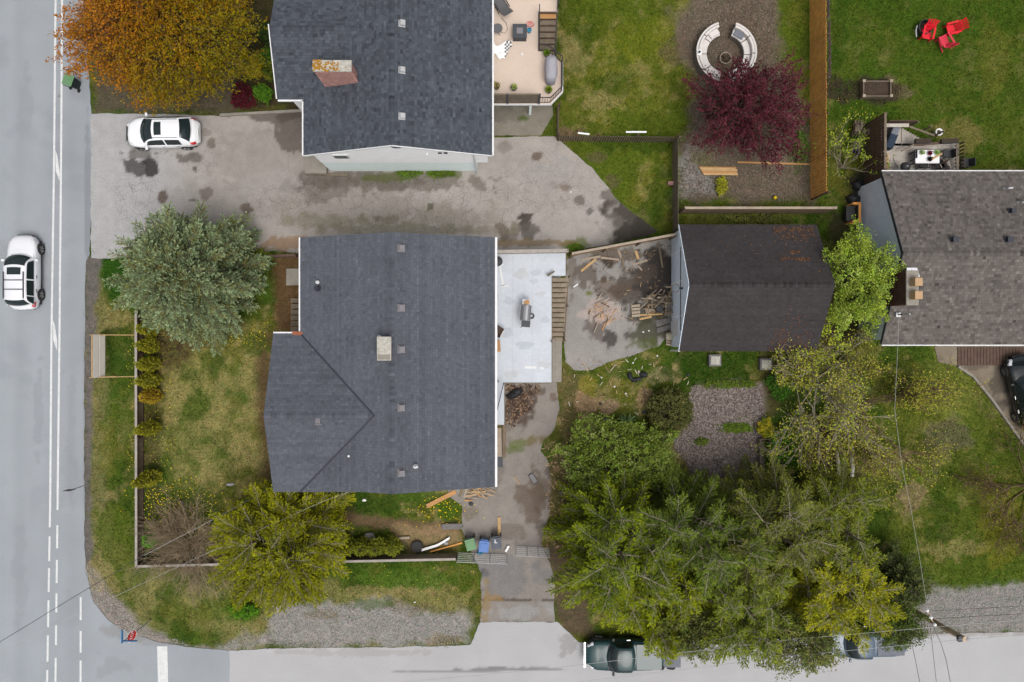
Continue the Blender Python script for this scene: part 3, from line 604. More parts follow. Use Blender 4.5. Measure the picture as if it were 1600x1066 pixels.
def gutter(parent, a, b, ticks=0, w=.11, m='gutter', drop=.06, out=(0,0)):
    a = Vector(a)+Vector((*out, -drop)); b = Vector(b)+Vector((*out, -drop))
    o = MB().bar(a, b, w, .1).build('gutter', M[m], parent)
    d = (b-a); s = Vector((out[0], out[1], 0)).normalized() if any(out) else Vector((1,0,0))
    if ticks:
        me = MB().box((0,0,0), (.16 if abs(s.x) > .5 else .035, .035 if abs(s.x) > .5 else .16, .012)).mesh('gutter_bracket')
        for i in range(ticks):
            p = a+d*((i+.5)/ticks)+Z*.062-s*.06
            t = link('gutter_bracket', me, M['white'], o, local=True); t.matrix_parent_inverse = wm(o).inverted(); t.location = p
    return o
def roof_vent(parent, px, py, zz, tilt, m='ventgrey', sz=.34, h=.16, rz=0, n='roof_vent'):
    p = W(px, py, zz); Mx = Matrix.Rotation(tilt[1], 3, 'Y') @ Matrix.Rotation(tilt[0], 3, 'X') @ Matrix.Rotation(rz, 3, 'Z')
    mb = MB(); mb.box(p, (sz*1.35, sz*1.35, .02), M=Mx); mb.box(p+Mx @ Vector((0,0,h/2)), (sz*.8, sz*.8, h), M=Mx); mb.box(p+Mx @ Vector((0,0,h+.03)), (sz, sz, .07), M=Mx)
    return mb.build(n, M[m], parent, bevel=.012)
def pipe(parent, px, py, zz, r=.06, h=.35, m='white', elbow=None):
    p = W(px, py, zz); mb = MB(); mb.lathe([(r*2.2, -.02), (r*2.0, .02), (r, .05), (r, h)], p, 10)
    if elbow: mb.tube([p+Z*(h-.02), p+Z*h+Vector((elbow[0]*.6, elbow[1]*.6, .03)), p+Z*(h-.03)+Vector((*elbow, 0))], r*1.1, 8)
    return mb.build('vent_pipe', M[m], parent)

# --- house in the middle
A = T('house', 'grey shingled house with gabled front wing and white roof deck, in the middle', 'house', W(620,560))
kA = 40/F; xl, xr = (470-800)*kA, (772.5-800)*kA; yt, yb = (533-371)*kA, (533-761)*kA; xm = (xl+xr)/2; hwA = (xr-xl)/2; zrA = 6.9; spA = (zrA-5)/hwA; colA = S(95,99,107,1.04)
gable_wall(A, (xm, yb), (xm, yt), hwA, 5, zrA, .5, .35, M['wallwhite'])
gable(A, (xm, yb), (xm, yt), hwA, 5, zrA, colA, seed=11, cv=.075, tab=.19, rv=.085)
wy0, wy1 = (533-768)*kA, (533-522)*kA; wx = (427-800)*kA; whw = (wy1-wy0)/2; wym = (wy0+wy1)/2; wz = 5+whw*spA; wxe = xl+whw
gable_wall(A, (wx, wym), (wxe, wym), whw, 5, wz, .5, .4, M['wallwhite'], i1=3.0)
wr_ = gable(A, (wx, wym), (wxe-.05, wym), whw-.004, 5.004, wz+.004, colA, seed=21, cv=.075, tab=.19, rv=.085)
for s in (1, -1):
    a = Vector((xl, wym+s*whw, 5.03)); b = Vector((wxe, wym, wz+.03)); a2 = a+(b-a)*.0
    MB().bar(a2, b, .10, .03).build('valley_flashing', M['ventdark'], wr_)
gutter(A, (xl,wy1+.05,5), (xl,yt,5), 0, out=(-.06,0)); gutter(A, (xr,yb,5), (xr,yt,5), 0, w=.15, out=(.08,0)); gutter(A, (wx,wy1,5), (xl-.3,wy1,5), 0, out=(0,.06))
MB().bar((xl-.45,wy1+.05,5.02), (xl+.1,wy1+.02,5.03), .2, .06).build('corner_flashing', M['rust'], A)
for py in (388, 481, 546, 637, 739): roof_vent(A, 627, py, 6.75, (0, math.atan(spA)), sz=.30)
roof_vent(A, 498, 659, 6.35, (-math.atan(spA), 0), sz=.27); roof_vent(A, 497, 451, 5.55, (0, -math.atan(spA)), 'ventdark', .22, .14)
pipe(A, 496, 441, 5.5, .05, .25, 'white', (.1,.0)); pipe(A, 546, 712, 5.85, .06, .22); pipe(A, 649, 729, 6.6, .06, .3, 'white', (.14,.03))
c = W(600, 545, 7.45); mb = MB(); mb.box(c+Vector((0,0,-.75)), (.62,1.12,1.5)); ch = mb.build('chimney', M['concrete'], A)
mb = MB(); mb.box(c+Vector((0,.16,-.04)), (.74,.92,.10)); mb.box(c+Vector((0,-.46,-.05)), (.72,.30,.08)); mb.build('chimney_cap', M['cap'], ch, bevel=.02)
MB().box(c+Vector((0,.62,-.9)), (.9,.12,.3)).build('chimney_flashing', M['galv'], ch)
# east wall details seen past the gutter
for py in (470, 575, 640): MB().box(W(772,py,1.8)+Vector((.12-.5,0,0)), (.06,1.1,1.1)).build('window', M['winglass'], A)
# front steps and landing on the west side
mb = MB()
for i in range(6): mb.box(W(462, 470+i*9, .15+i*.18), (.55,.28,.12))
st = mb.build('front_steps', M['oldwood']); tag(st, 'dark wooden front steps against the west wall of the middle house', 'steps')
MB().prism([tuple(W(*p)[:2]) for p in ((448,420),(468,420),(468,446),(448,446))], 0, .1).build('paving_slab', M['concrete']); tag(bpy.data.objects['paving_slab'], 'square grey paving slab beside the blue green spruce', 'paving slab')

# --- house at the top
B = T('house', 'dark shingled house with mossy brick chimney and beige deck at the top', 'house', W(620,150))
xl2, xr2 = (475-800)*kA, (768-800)*kA; ys = (533-243)*kA; yn = 27.0; xm2 = (xl2+xr2)/2; hw2 = (xr2-xl2)/2; zr2 = 7.1; sp2 = (zr2-5)/hw2; colB = S(82,87,95,1.05)
def bwall(z0, z1, x0, x1, y0, y1, m, name='wall'): return MB().box(((x0+x1)/2,(y0+y1)/2,(z0+z1)/2), (x1-x0,y1-y0,z1-z0)).build(name, m, B)
gable_wall(B, (xm2, ys), (xm2, yn), hw2, 5, zr2, .28, .22, M['wallwhite'], z0=2.5)
bwall(-.05, 2.499, W(517,0).x, W(746,0).x, W(0,267.5).y, yn-.5, M['mint'], 'lower_wall')
bwall(-.05, 4.75, xr2-1.3, xr2-.35, ys+1.2, yn-.5, M['wallwhite'], 'side_wall')
gable(B, (xm2, ys), (xm2, yn), hw2, 5, zr2, colB, seed=31, cv=.15, rv=.07, tab=.21, course=.15)
w2x = (434-800)*kA; w2e = (533-155)*kA; w2y = 16.48; w2h = w2y-w2e; w2z = 5+w2h*sp2
gable_wall(B, (w2x, w2y), (xl2+w2h, w2y), w2h, 5, w2z, .4, .35, M['wallwhite'], i1=2.0)
gable(B, (w2x, w2y), (xl2+w2h-.05, w2y), w2h-.003, 5.003, w2z+.003, colB, seed=41, cv=.15, rv=.07, tab=.21, course=.15)
gutter(B, (xr2,ys,5), (xr2,yn,5), 46, out=(.07,0)); gutter(B, (xl2,ys,5), (xl2,w2e-.05,5), 9, out=(-.06,0)); gutter(B, (w2x,w2e,5), (xl2,w2e,5), 4, out=(0,-.06))
gutter(B, (w2x-.02,w2e+.02,5), (w2x-.02,w2y+.2,w2z), 0, w=.05, drop=.02, out=(-.04,0))
MB().bar((xl2,ys-.02,4.95), (xm2,ys-.02,zr2-.05), .05, .12).build('barge_board', M['white'], B); MB().bar((xr2,ys-.02,4.95), (xm2,ys-.02,zr2-.05), .05, .12).build('barge_board', M['white'], B)
for py in (37, 110, 182): roof_vent(B, 628, py, 6.9, (0, math.atan(sp2)), 'galv', sz=.27, h=.14)
roof_vent(B, 505, 52, 6.15, (-math.atan(sp2)*0, 0), 'ventdark', sz=.24)
ysw = ys+.22
wz_ = 4.0; wp = W(533, 242, wz_); wf = MB().box((wp.x, ysw-.03, wz_), (.9,.06,.72)).build('window', M['white'], B); MB().box((wp.x, ysw-.065, wz_), (.72,.03,.54)).build('pane', M['winglass'], wf)
mb = MB(); mb.lathe([(.34,0),(.34,.05),(.24,.05),(.24,.02)], (xm2+.1, ysw, 6.1), 20, Matrix.Rotation(RAD(90), 3, 'X')); gv = mb.build('gable_vent', M['white'], B)
MB().box((xm2+.1, ysw-.06, 6.1), (.5,.02,.09)).build('louver', M['ventdark'], gv); MB().box((xm2+.1, ysw-.06, 6.24), (.36,.02,.07)).build('louver', M['ventdark'], gv); MB().box((xm2+.1, ysw-.06, 5.96), (.36,.02,.07)).build('louver', M['ventdark'], gv)
for px in (687, 696): p = W(px, 235, 4.9); MB().box((p.x, ysw-.03, 4.75), (.2,.06,.16)).build('wall_vent', M['ventdark'], B)
p = W(667, 236, 4.8); MB().box((p.x, ysw-.06, 4.55), (.12,.12,.12)).build('wall_lamp', M['white'], B)
MB().tube([(xr2-1.0, ysw-.05, 4.7), (xr2-1.0, ysw-.05, .1)], .05, 8).build('downpipe', M['white'], B)
cz = 7.95; c = W(519, 103, cz); ch = T('x','x','x'); bpy.data.objects.remove(ch)
ch = MB().box(c+Vector((0,0,-1.3)), (1.86,.5,2.6)).build('chimney', M['brick'], B)
br = MB().box((0,0,0), (.205,.03,.062)).mesh('brick')
for r in range(22):
    for q in range(9):
        xx = -.93+.1+q*.215+(r % 2)*.1
        if xx > .9: continue
        t = link('brick', br, M['brick'], ch); t.location = c+Vector((xx, -.262, -2.1+r*.088))
        if t.location.z > cz-.13: t.location.z = cz-.14
mb = MB(); mb.box(c+Vector((-.5,0,-.03)), (.98,.58,.10)); mb.box(c+Vector((.5,0,-.035)), (.96,.58,.10)); cp = mb.build('chimney_cap', M['cap'], ch, bevel=.015)
rr = random.Random(3); V = []; Fc = []
for i in range(150):
    x = rr.betavariate(.9, 2.0)*1.9-.95; yv = rr.uniform(-.27, .27); r = rr.uniform(.02, .07)
    k = len(V); V += [c+Vector((x+r*math.cos(a*1.0472+rr.random()*.5), yv+r*math.sin(a*1.0472)*.9, .0215+i*2e-5)) for a in range(6)]; Fc.append(tuple(range(k, k+6)))
mb = MB(); mb.v = [tuple(p) for p in V]; mb.f = Fc; mb.build('lichen_patches', M['lichen'], cp, kind='stuff')
MB().box((W(496,256).x, W(0,258).y, .2), (1.3,1.2,.4)).build('side_landing', M['concrete'], B)
MB().bar((*W(478,272)[:2], .06), (*W(545,274)[:2], .06), .16, .12).build('timber_edging', M['oldwood']); tag(bpy.data.objects['timber_edging'], 'old timber edging below the white gable wall', 'timber')
kb = MB().bar((*W(345,181)[:2], .08), (*W(474,174)[:2], .08), .16, .2).build('garden_kerb', M['concrete']); tag(kb, 'low concrete kerb between shrubs and upper driveway', 'kerb')

# --- garage
Gr = T('garage', 'garage with black brown shingle roof and pale blue gable end', 'garage', W(1170,450))
kC = 42.4/F; gx0, gx1 = (1061-800)*kC, (1276-800)*kC; gy1, gy0 = (533-352)*kC, (533-548)*kC; gym = (gy0+gy1)/2; ghw = (gy1-gy0)/2
gable_wall(Gr, (gx0, gym), (gx1, gym), ghw, 2.6, 5.05, .2, .12, M['bluewall'])
gable(Gr, (gx0, gym), (gx1, gym), ghw, 2.6, 5.05, S(66,62,63,1.15), seed=51, cv=.07, rv=.05, trim='felt', tab=.2)
gwx = gx0+.12
for yy, zz in ((gym+2.2, 1.4), (gym+.4, 1.4), (gym-1.6, 1.4)): MB().box((gwx-.012, yy, zz), (.02,.06,2.8)).build('wall_batten', M['wallwhite'], Gr)
MB().box((gwx-.02, gym-.05, 2.55), (.03,4.8,.07)).build('wall_batten', M['ventdark'], Gr)
MB().box((gwx-.02, gym-2.3, 1.0), (.05,.9,2.0)).build('door', M['white'], Gr)
MB().bar((gx0-.015,gy1,2.52), (gx0-.015,gym,4.97), .03, .16).build('barge_board', M['bluewall'], Gr); MB().bar((gx0-.015,gy0,2.52), (gx0-.015,gym,4.97), .03, .16).build('barge_board', M['bluewall'], Gr)
MB().tube([(gx0+.05, gy0-.02, 2.5), (gx0+.05, gy0-.02, .1)], .05, 8).build('downpipe', M['white'], Gr)
hp = T('basketball_hoop', 'round metal hoop on a bracket fixed to the blue garage gable', 'hoop', (gwx-.4, gym-.1, 3.05))
mb = MB(); mb.tube([(gwx-.42+.23*math.cos(a*.3927), gym-.05+.23*math.sin(a*.3927), 3.05) for a in range(17)], .016, 5, False); mb.build('ring', M['fencewood'], hp)
MB().bar((gwx-.2, gym-.05, 3.05), (gwx, gym-.05, 3.05), .1, .1).build('bracket', M['ventdark'], hp)
# leaf litter on the upper slope
V = []; C = []; spg = (5.05-2.6)/ghw
def litter(x, yv): return [x, yv, 2.6+(gy1-yv)*spg+.05]
for (x0, x1, yc, sd_, n) in ((15.0,17.3,gy1-.32,.14,190),(15.2,17.0,gy1-.75,.12,80),(15.6,16.2,gy1-1.7,.05,60),(15.0,16.6,gy1-2.1,.06,110),(11.0,17.4,gy1-1.2,.7,60)):
    for i in range(n):
        x = rr.uniform(x0, x1); yv = min(gy1-.05, rr.gauss(yc, sd_)); s = rr.uniform(.02, .06); a = rr.uniform(0, 6)
        for t in range(4): V.append(litter(x+s*math.cos(a+t*1.57), yv+s*.7*math.sin(a+t*1.57)))
        C += [np.array(S(*rr.choice(((128,92,66),(108,80,62),(150,110,78)))))*rr.uniform(.8,1.2)]*4
for i in range(260):
    x = rr.uniform(14.8, 17.0); yv = gy0+rr.uniform(.3, 2.6)*rr.random(); s = rr.uniform(.02, .05); a = rr.uniform(0, 6)
    for t in range(4): yy = yv+s*.7*math.sin(a+t*1.57); V.append([x+s*math.cos(a+t*1.57), yy, 2.6+(yy-gy0)*spg+.05])
    C += [np.array(S(120,84,62))*rr.uniform(.7,1.2)]*4
o = link('leaf_litter', npmesh('leaf_litter', V, np.arange(len(V)).reshape(-1, 4), C), M['chip']); tag(o, 'rusty dead needles scattered on the garage roof', 'litter', kind='stuff')

# --- house on the right
D = T('house', 'brown grey shingled house with blue gable wall at the right edge', 'house', W(1480,410))
kD = 41.8/F; dx0 = (1378-800)*kD; dx1 = 40.0; dy1 = (533-272)*kD; dy0 = (533-541)*kD; dym = (dy0+dy1)/2+.12; dhw = (dy1-dy0)/2; dzr = 5.5; spD = (dzr-3.2)/dhw
gable_wall(D, (dx0, dym), (dx1, dym), dhw, 3.2, dzr, .25, .16, M['bluewall'])
gable(D, (dx0, dym), (dx1, dym), dhw, 3.2, dzr, S(112,106,102,1.0), seed=61, cv=.17, rv=.06, tab=.19, course=.17)
gutter(D, (dx0,dym+dhw,3.2), (dx1,dym+dhw,3.2), 34, w=.06, out=(0,.07)); gutter(D, (dx0,dym-dhw,3.2), (dx1,dym-dhw,3.2), 34, w=.06, out=(0,-.07))
MB().bar((dx0-.02,dym+dhw,3.12), (dx0-.02,dym,dzr-.08), .03, .2).build('barge_board', M['ventdark'], D); MB().bar((dx0-.02,dym-dhw,3.12), (dx0-.02,dym,dzr-.08), .03, .2).build('barge_board', M['ventdark'], D)
dwx = dx0+.16
MB().box((dwx-.012, dym-2.6, 1.25), (.02,3.3,2.5)).build('lower_wall', M['greenwall'], D)
for i in range(26): MB().box((dwx-.008, dym+dhw-.45-i*.19, 1.65), (.014,.02,3.2+min(i, 25-abs(i-25))*.07)).build('board_joint', M['bluewall'], D)
for px, py in ((1490,375),(1575,375)): roof_vent(D, px, py, 5.2, (-math.atan(spD)*0, 0), 'ventdark', sz=.30, h=.18)
roof_vent(D, 1580, 330, 4.4, (0, 0), 'ventdark', sz=.26, h=.2); pipe(D, 1570, 296, 3.7, .06, .35, 'galv', (.2,.02)); pipe(D, 1592, 318, 4.1, .06, .35, 'galv', (.2,-.03))
c = W(1426, 450, 6.1); ch = MB().box((dx0+.12, c.y, 3.05), (.55,1.75,6.1)).build('chimney', M['darkbrick'], D)
br = MB().box((0,0,0), (.03,.205,.062)).mesh('brick')
for r in range(30):
    for q in range(8):
        yy = -.8+.1+q*.21+(r % 2)*.1
        if yy > .8: continue
        t = link('brick', br, M['darkbrick'], ch); t.location = (dx0+.12-.287, c.y+yy, 3.4+r*.088)
cp = MB().box((dx0+.12, c.y, 6.14), (.66,1.85,.10)).build('chimney_cap', M['concrete'], ch, bevel=.02)
for dy in (.28, -.42): MB().box((dx0+.16, c.y+dy, 6.45), (.40,.42,.55)).build('flue', M['tan'], ch, bevel=.02)
mb = MB(); mb.box((dx0+.55, c.y+.95, 5.3), (.55,.4,.04)); mb.box((dx0+.75, c.y+.85, 5.34), (.3,.5,.03), rz=.3); mb.build('chimney_flashing', M['chrome'], ch)
p = W(1405, 492, 4.2); mb = MB(); mb.tube([p+Vector((0,0,-.4)), p+Vector((0,0,1.1))], .04, 8); mb.build('service_mast', M['galv'], D)
MB().box(p+Vector((0,0,-.1)), (.26,.24,.06)).build('mast_flashing', M['white'], D); MB().bar(p+Vector((-.6,0,.3)), p+Vector((.5,.06,.3)), .03, .03).build('mast_brace', M['darkwire'], D)
MB().box((dwx-.05, dym-3.2, 1.3), (.12,.5,.6)).build('meter_box', M['ventgrey'], D)
# timber bench frame against the blue wall
bn = T('timber_bench', 'orange timber frame box standing against the blue house wall', 'frame', W(1336,330))
bx0, bx1, by0, by1 = W(1333,0,1.0).x, W(1344,0,1).x, W(0,346,1).y, W(0,318,1).y
for (a, b) in (((bx0,by1,1.0),(bx1,by1,1.0)),((bx0,by0,1.0),(bx1,by0,1.0)),((bx1-.05,by0,1.05),(bx1-.05,by1,1.05)),((bx0,by0,.4),(bx1,by0,.4))): MB().bar(a, b, .14, .06).build('rail', M['cedar'], bn)
for x, yv in ((bx0,by0),(bx0,by1),(bx1,by0),(bx1,by1)): MB().box((x,yv,.5), (.09,.09,1.0)).build('post', M['cedar'], bn)
MB().box(((bx0+bx1)/2-.2,(by0+by1)/2,.5), (.5,.9,.3)).build('black_crate', M['blackplastic'], bn)
# paving under the eave, its shade put into dark boards, and car-port edge
cp_ = T('boardwalk', 'dark board paving along the wall under the right house eave', 'boardwalk', W(1550,556))
bm_ = MB().box((0,0,0), (.17,1.1,.05)).mesh('board')
for i in range(28):
    t = link('board', bm_, M['darkwood'], cp_, local=True); t.location = W(1498+i*5, 557)-W(1550,556)+Vector((0,0,.05))
mb = MB()
for a, b in zip([(1497,573),(1520,588),(1548,622),(1575,660),(1612,712)][:-1], [(1520,588),(1548,622),(1575,660),(1612,712)]): mb.bar(W(*a, .06), W(*b, .06), .14, .16)
kb = mb.build('garden_kerb', M['concrete']); tag(kb, 'thin kerb between lawn and the dark car drive', 'kerb')

# ------------------------------------------------------------------ fences
def fence(name, label, pts, h, bw, gap, mb_, mr, cap=True, post=2.4, jit=.03, side=1, slats=True, th=.022, group=None, z0=.02, lean=0, rails=(.25,.8)):
    root = T(name, label, 'fence', Vector((*pts[0][:2], 0)), 0, group)
    bmesh_ = MB().box((0,0,0), (bw, th, h-z0)).mesh('board')
    for a, b in zip(pts[:-1], pts[1:]):
        a = Vector((a[0], a[1], 0)); b = Vector((b[0], b[1], 0)); d = b-a; L = d.length; d.normalize(); s = Vector((-d.y, d.x, 0))*side; rz = math.atan2(d.y, d.x)
        n = max(1, int(L/(bw+gap)))
        for i in range(n if slats else 0):
            t = link('board', bmesh_, mb_, root, local=True); dz = random.uniform(-jit, jit)
            t.location = a+d*((i+.5)*L/n)+s*(.035+random.uniform(0,.004))+Z*((h+z0)/2+dz)-root.location; t.rotation_euler = (random.uniform(-.008,.008), 0, rz+random.uniform(-.01,.01))
        for f in rails: MB().bar(a+Z*h*f, b+Z*h*f, .04, .09).build('rail', mr, root)
        k = max(1, round(L/post))
        for i in range(k+1):
            p = a+d*(L*i/k); MB().box(p-s*.06+Z*(h/2+.02), (.09,.09,h+.08), rz).build('post', mr, root)
        if cap: MB().bar(a+Z*(h+.05), b+Z*(h+.05), .14, .035).build('cap_rail', cap if not isinstance(cap, bool) else mr, root)
    return root
fence('board_fence', 'tall orange brown cedar board fence between the two upper lawns', [W(1266,-60), W(1266,20), W(1267,312)], 2.35, .13, .045, M['cedar'], M['darkwood'], False, jit=.04, side=-1)
fence('board_fence', 'brown capped fence above the garage roof', [W(1060,333), W(1288,333)], 1.7, .14, .006, M['fencewood'], M['fencewood'], M['greyplank'], side=-1)
fence('board_fence', 'short weathered fence running up from the garage corner to the purple tree', [W(1052,362), W(1052,225)], 1.5, .14, .015, M['oldwood'], M['oldwood'], False, side=1)
fence('board_fence', 'capped slanting fence closing off the demolition yard', [W(890,402), W(1046,373)], 1.8, .14, .004, M['fencewood'], M['fencewood'], M['greyplank'], side=1)
fence('picket_fence', 'low see-through picket fence along the bottom of the upper lawn', [W(871,172), W(871,220), W(1052,222)], 1.25, .06, .09, M['oldwood'], M['darkwood'], False, side=-1, jit=.02)
fence('board_fence', 'long front fence with pale cap rail along the main road verge', [W(226,486), W(226.5,878)], 1.0, .13, .012, M['oldwood'], M['darkwood'], M['railcap'], side=-1)
fence('board_fence', 'capped fence along the bottom verge of the corner yard', [W(227,877), W(470,871), W(714,866)], 1.0, .13, .012, M['oldwood'], M['darkwood'], M['railcap'], side=1)
fence('privacy_screen', 'dark brown slatted privacy screen beside the right grey deck', [W(1351,322), W(1351,196)], 2.45, .15, .03, M['darkwood'], M['darkwood'], M['oldwood'], side=1, jit=.0, rails=(.1,.35,.6,.9))
fence('board_fence', 'dark fence panels closing the walkway by the spruce', [W(424,404), W(470,402)], 1.1, .14, .03, M['darkwood'], M['darkwood'], True, side=1)

# ------------------------------------------------------------------ decks and stairs
def poly_px(pts, h): return [tuple(W(x, y, h)[:2]) for x, y in pts]
def baluster_rail(root, pts, z0, h, m, step=.13, r=.011, top=.05):
    for a, b in zip(pts[:-1], pts[1:]):
        a = Vector((*a[:2], z0)); b = Vector((*b[:2], z0)); L = (b-a).length; n = max(2, int(L/step))
        MB().bar(a+Z*h, b+Z*h, top, .04).build('top_rail', m, root); MB().bar(a+Z*.1, b+Z*.1, .035, .03).build('bottom_rail', m, root)
        me = MB().box((0,0,0), (r*2,r*2,h-.1)).mesh('baluster')
        for i in range(n+1):
            t = link('baluster', me, m, root); t.location = a+(b-a)*(i/n)+Z*(h/2+.05)
# white roof deck
hd = 2.6
WD = T('roof_deck', 'white membrane roof deck attached to the middle house', 'deck', W(820,500))
pl = poly_px([(766,394),(884,392),(884,431),(862,431),(862,598),(788,598),(788,664),(766,664)], hd)
MB().prism(pl, hd-.22, hd).build('deck_surface', M['deckwhite'], WD)
MB().prism(poly_px([(766,398),(880,396),(880,428),(858,428),(858,594),(766,594)], hd), .02, hd-.23).build('base_wall', M['wallwhite'], WD)
mb = MB(); 
for a, b in (((884.5,392),(884.5,431.5)),((862.5,431),(862.5,598.5)),((862.5,598.5),(788,598.5)),((788.5,598),(788.5,664))): mb.bar(W(*a, hd-.02), W(*b, hd-.02), .04, .10)
mb.build('edge_trim', M['oldwood'], WD)
a, b = W(770,397,hd), W(886,395,hd)
me_ = MB().box((0,0,0), (.09,.03,.95)).mesh('picket'); n = 34
for i in range(n):
    t = link('picket', me_, M['oldwood'], WD); t.location = a+(b-a)*((i+.5)/n)+Z*.5
MB().bar(a+Z*1.0, b+Z*1.0, .2, .05).build('cap_rail', M['railcap'], WD); MB().bar(a+Z*.1, b+Z*.1, .05, .08).build('rail', M['oldwood'], WD)
MB().bar(b+Vector((-.02,.0,.5)), b+Vector((-.02,.001,1.05)), .1, .1).build('post', M['oldwood'], WD)
mb = MB(); mb.bar(W(781,414,hd+.02), W(786,447,hd+.02), .13, .012); mb.bar(W(783,448,hd+.02), W(795,446,hd+.02), .10, .012); mb.bar(W(779,415,hd+.022), W(787,413,hd+.022), .1, .012); mb.build('bright_patch', M['white'], WD)
mb = MB(); mb.bar(W(820,574,hd+.01), W(838,574.5,hd+.01), .14, .012); mb.bar(W(844,575,hd+.01), W(850,576,hd+.01), .12, .012); mb.build('bright_patch', M['white'], WD)
rs_ = random.Random(5)
for sx, sy, sr in ((815,428,.55),(838,426,.4),(835,440,.3),(792,520,.5),(850,570,.45),(800,585,.5),(852,500,.35),(820,540,.6),(795,470,.4),(845,460,.35)):
    q = W(sx,sy,hd+.003+.0002*sx/100); mb = MB(); ph = rs_.uniform(0,6); mb.add([q+Vector((sr*(1+.25*math.sin(3*a*.2618+ph)+.15*math.sin(7*a*.2618))*math.cos(a*.2618)*.8, sr*(1+.25*math.cos(2*a*.2618+ph))*math.sin(a*.2618)*.5, 0)) for a in range(24)], [tuple(range(24))]); mb.build('water_stain', M['stain%d' % rs_.randint(0,1)], WD)
for sx in (801,832): MB().bar(W(sx,400,hd+.006), W(sx,596,hd+.006), .025, .004).build('membrane_seam', M['stain0'], WD)
for px, py in ((778,596),(862,534),(856,430)): MB().box(W(px,py,hd)+Z*.15, (.09,.09,.5)).build('post_stub', M['oldwood'], WD)
sp_ = MB().bar(W(856,431,hd+.1), W(866,424,hd+.35), .1, .06).build('board', M['oldwood'], WD)
ST = T('staircase', 'wide weathered wooden stairs going down from the white deck', 'stairs', W(868,480))
n = 13
for i in range(n):
    z = hd-.19*(i+1); yy = W(0, 433, hd).y-.02-i*.285; x0 = W(861,0,hd).x+.08; x1 = x0+.92-i*.012
    MB().bar((x0,yy-.135,max(.03, z)), (x1,yy-.135,max(.03, z)), .215+.02*(i % 2), .05).build('tread', M['tread'], ST); MB().box(((x0+x1)/2,yy-.255,max(.03,z)-.14), (x1-x0-.04,.02,.22)).build('dark_riser', M['darkwood'], ST)  # dark boards added behind the treads so the gaps read as shade
y0 = W(0,432,hd).y
MB().bar((x0-.03,y0,hd-.3), (x0-.03,y0-n*.285,.05), .05, .26).build('stringer', M['fencewood'], ST); MB().bar((x0+.95,y0,hd-.3), (x0+.87,y0-n*.285,.05), .05, .26).build('stringer', M['fencewood'], ST)
for f in (0, .45, 1): p = Vector((x0+.99-.1*f, y0-f*n*.285, hd-.2-f*2.3)); MB().box(p+Z*.4, (.07,.07,1.0)).build('post', M['fencewood'], ST)
mb = MB(); mb.prism(poly_px([(864,530),(878,530),(877,597),(864,597)], 0), 0, .12); mb.bar(W(864,530,.2), W(864,598,.2), .12, .3); o = mb.build('concrete_pad', M['concrete']); tag(o, 'narrow concrete pad at the foot of the deck stairs', 'pad')
# stair/ramp on the wall side below the deck
RS = T('ramp', 'narrow steps with wooden edge dropping along the east wall below the white deck', 'steps', W(782,690))
for i in range(7): z = hd-.3-.3*i; MB().box((W(779,0,1.5).x, W(0,668,hd).y-.2-i*.28, max(.05, z)), (.36,.27,.06)).build('tread', M['greyplank'], RS)
for i in range(2): MB().bar((W(787+i*3,0,.8).x, W(0,664,1.2).y, 1.1), (W(787+i*3,0,.4).x, W(0,715,.3).y, .3), .07, .09).build('handrail', M['fencewood'], RS)
MB().bar(W(787,598,hd+.9), W(777,640,hd+.3), .05, .05).build('brace', M['ventdark'], RS)

# beige deck of the top house
hb = 2.4
BD = T('deck', 'beige vinyl deck with black railing beside the top house', 'deck', W(820,90))
MB().prism(poly_px([(762,-60),(872,-60),(872,18),(841,18),(841,80),(858,82),(878,98),(878,144),(860,163),(762,163)], hb), hb-.2, hb).build('deck_surface', M['beige'], BD)
mb = MB()
for a, b in (((768,164),(860.5,164)),((860.5,164),(879,144.5)),((879,144.5),(879,97.5))): mb.bar(W(*a, hb-.08), W(*b, hb-.08), .05, .2)
mb.build('white_edge', M['white'], BD)
baluster_rail(BD, [W(842,19,hb), W(842,80,hb)], hb, 1.0, M['black']); baluster_rail(BD, [W(843,80,hb), W(857,82,hb), W(877,98,hb), W(877,143,hb), W(859,161,hb), W(843,161,hb)], hb, .95, M['black'])
baluster_rail(BD, [W(871,-50,hb), W(871,18,hb)], hb, 1.0, M['black'])
for (x0, x1) in ((770,792),(794,841)):
    a, b = W(x0,161.5,hb), W(x1,161.5,hb); n = 7
    for i in range(n): MB().bar(a+Z*(.12+i*.2), b+Z*(.12+i*.2), .03, .185).build('screen_board', M['oldwood'], BD)
    MB().bar(a+Z*1.55, b+Z*1.55, .08, .05).build('screen_cap', M['oldwood'], BD)
for px in (769,793,842): p = W(px,162,hb); MB().box(p+Z*.8, (.1,.1,1.6)).build('screen_post', M['greymetal'], BD)
p = W(828,178,0); MB().box((p.x,p.y,1.1), (.14,.14,2.2)).build('support_post', M['mint'], BD); p = W(800,140,0); MB().box((p.x,p.y,1.1), (.14,.14,2.2)).build('support_post', M['mint'], BD)
BS = T('staircase', 'short wooden stairs with black rail going down from the beige deck', 'stairs', W(855,50))
x0, x1 = W(844,0,hb).x, W(869,0,hb).x
for i in range(9):
    yy = W(0,19,hb).y-.16-i*.29; z = hb-.18*(i+1)
    MB().bar((x0,yy,z), (x1-i*.008,yy,z), .29, .05).build('tread', M['orange'] if i == 0 else M['oldwood'], BS); MB().bar((x0,yy+.13,z+.1), (x1,yy+.13,z+.1), .03, .16).build('dark_riser', M['darkwood'], BS)
for x in (x0-.03, x1+.03): MB().bar((x,W(0,19,hb).y,hb-.3), (x,yy-.2,z-.2), .05, .28).build('stringer', M['darkwood'], BS)
MB().bar((x1+.02,W(0,19,hb).y,hb+.8), (x1,yy,z+.8), .05, .05).build('handrail', M['black'], BS)

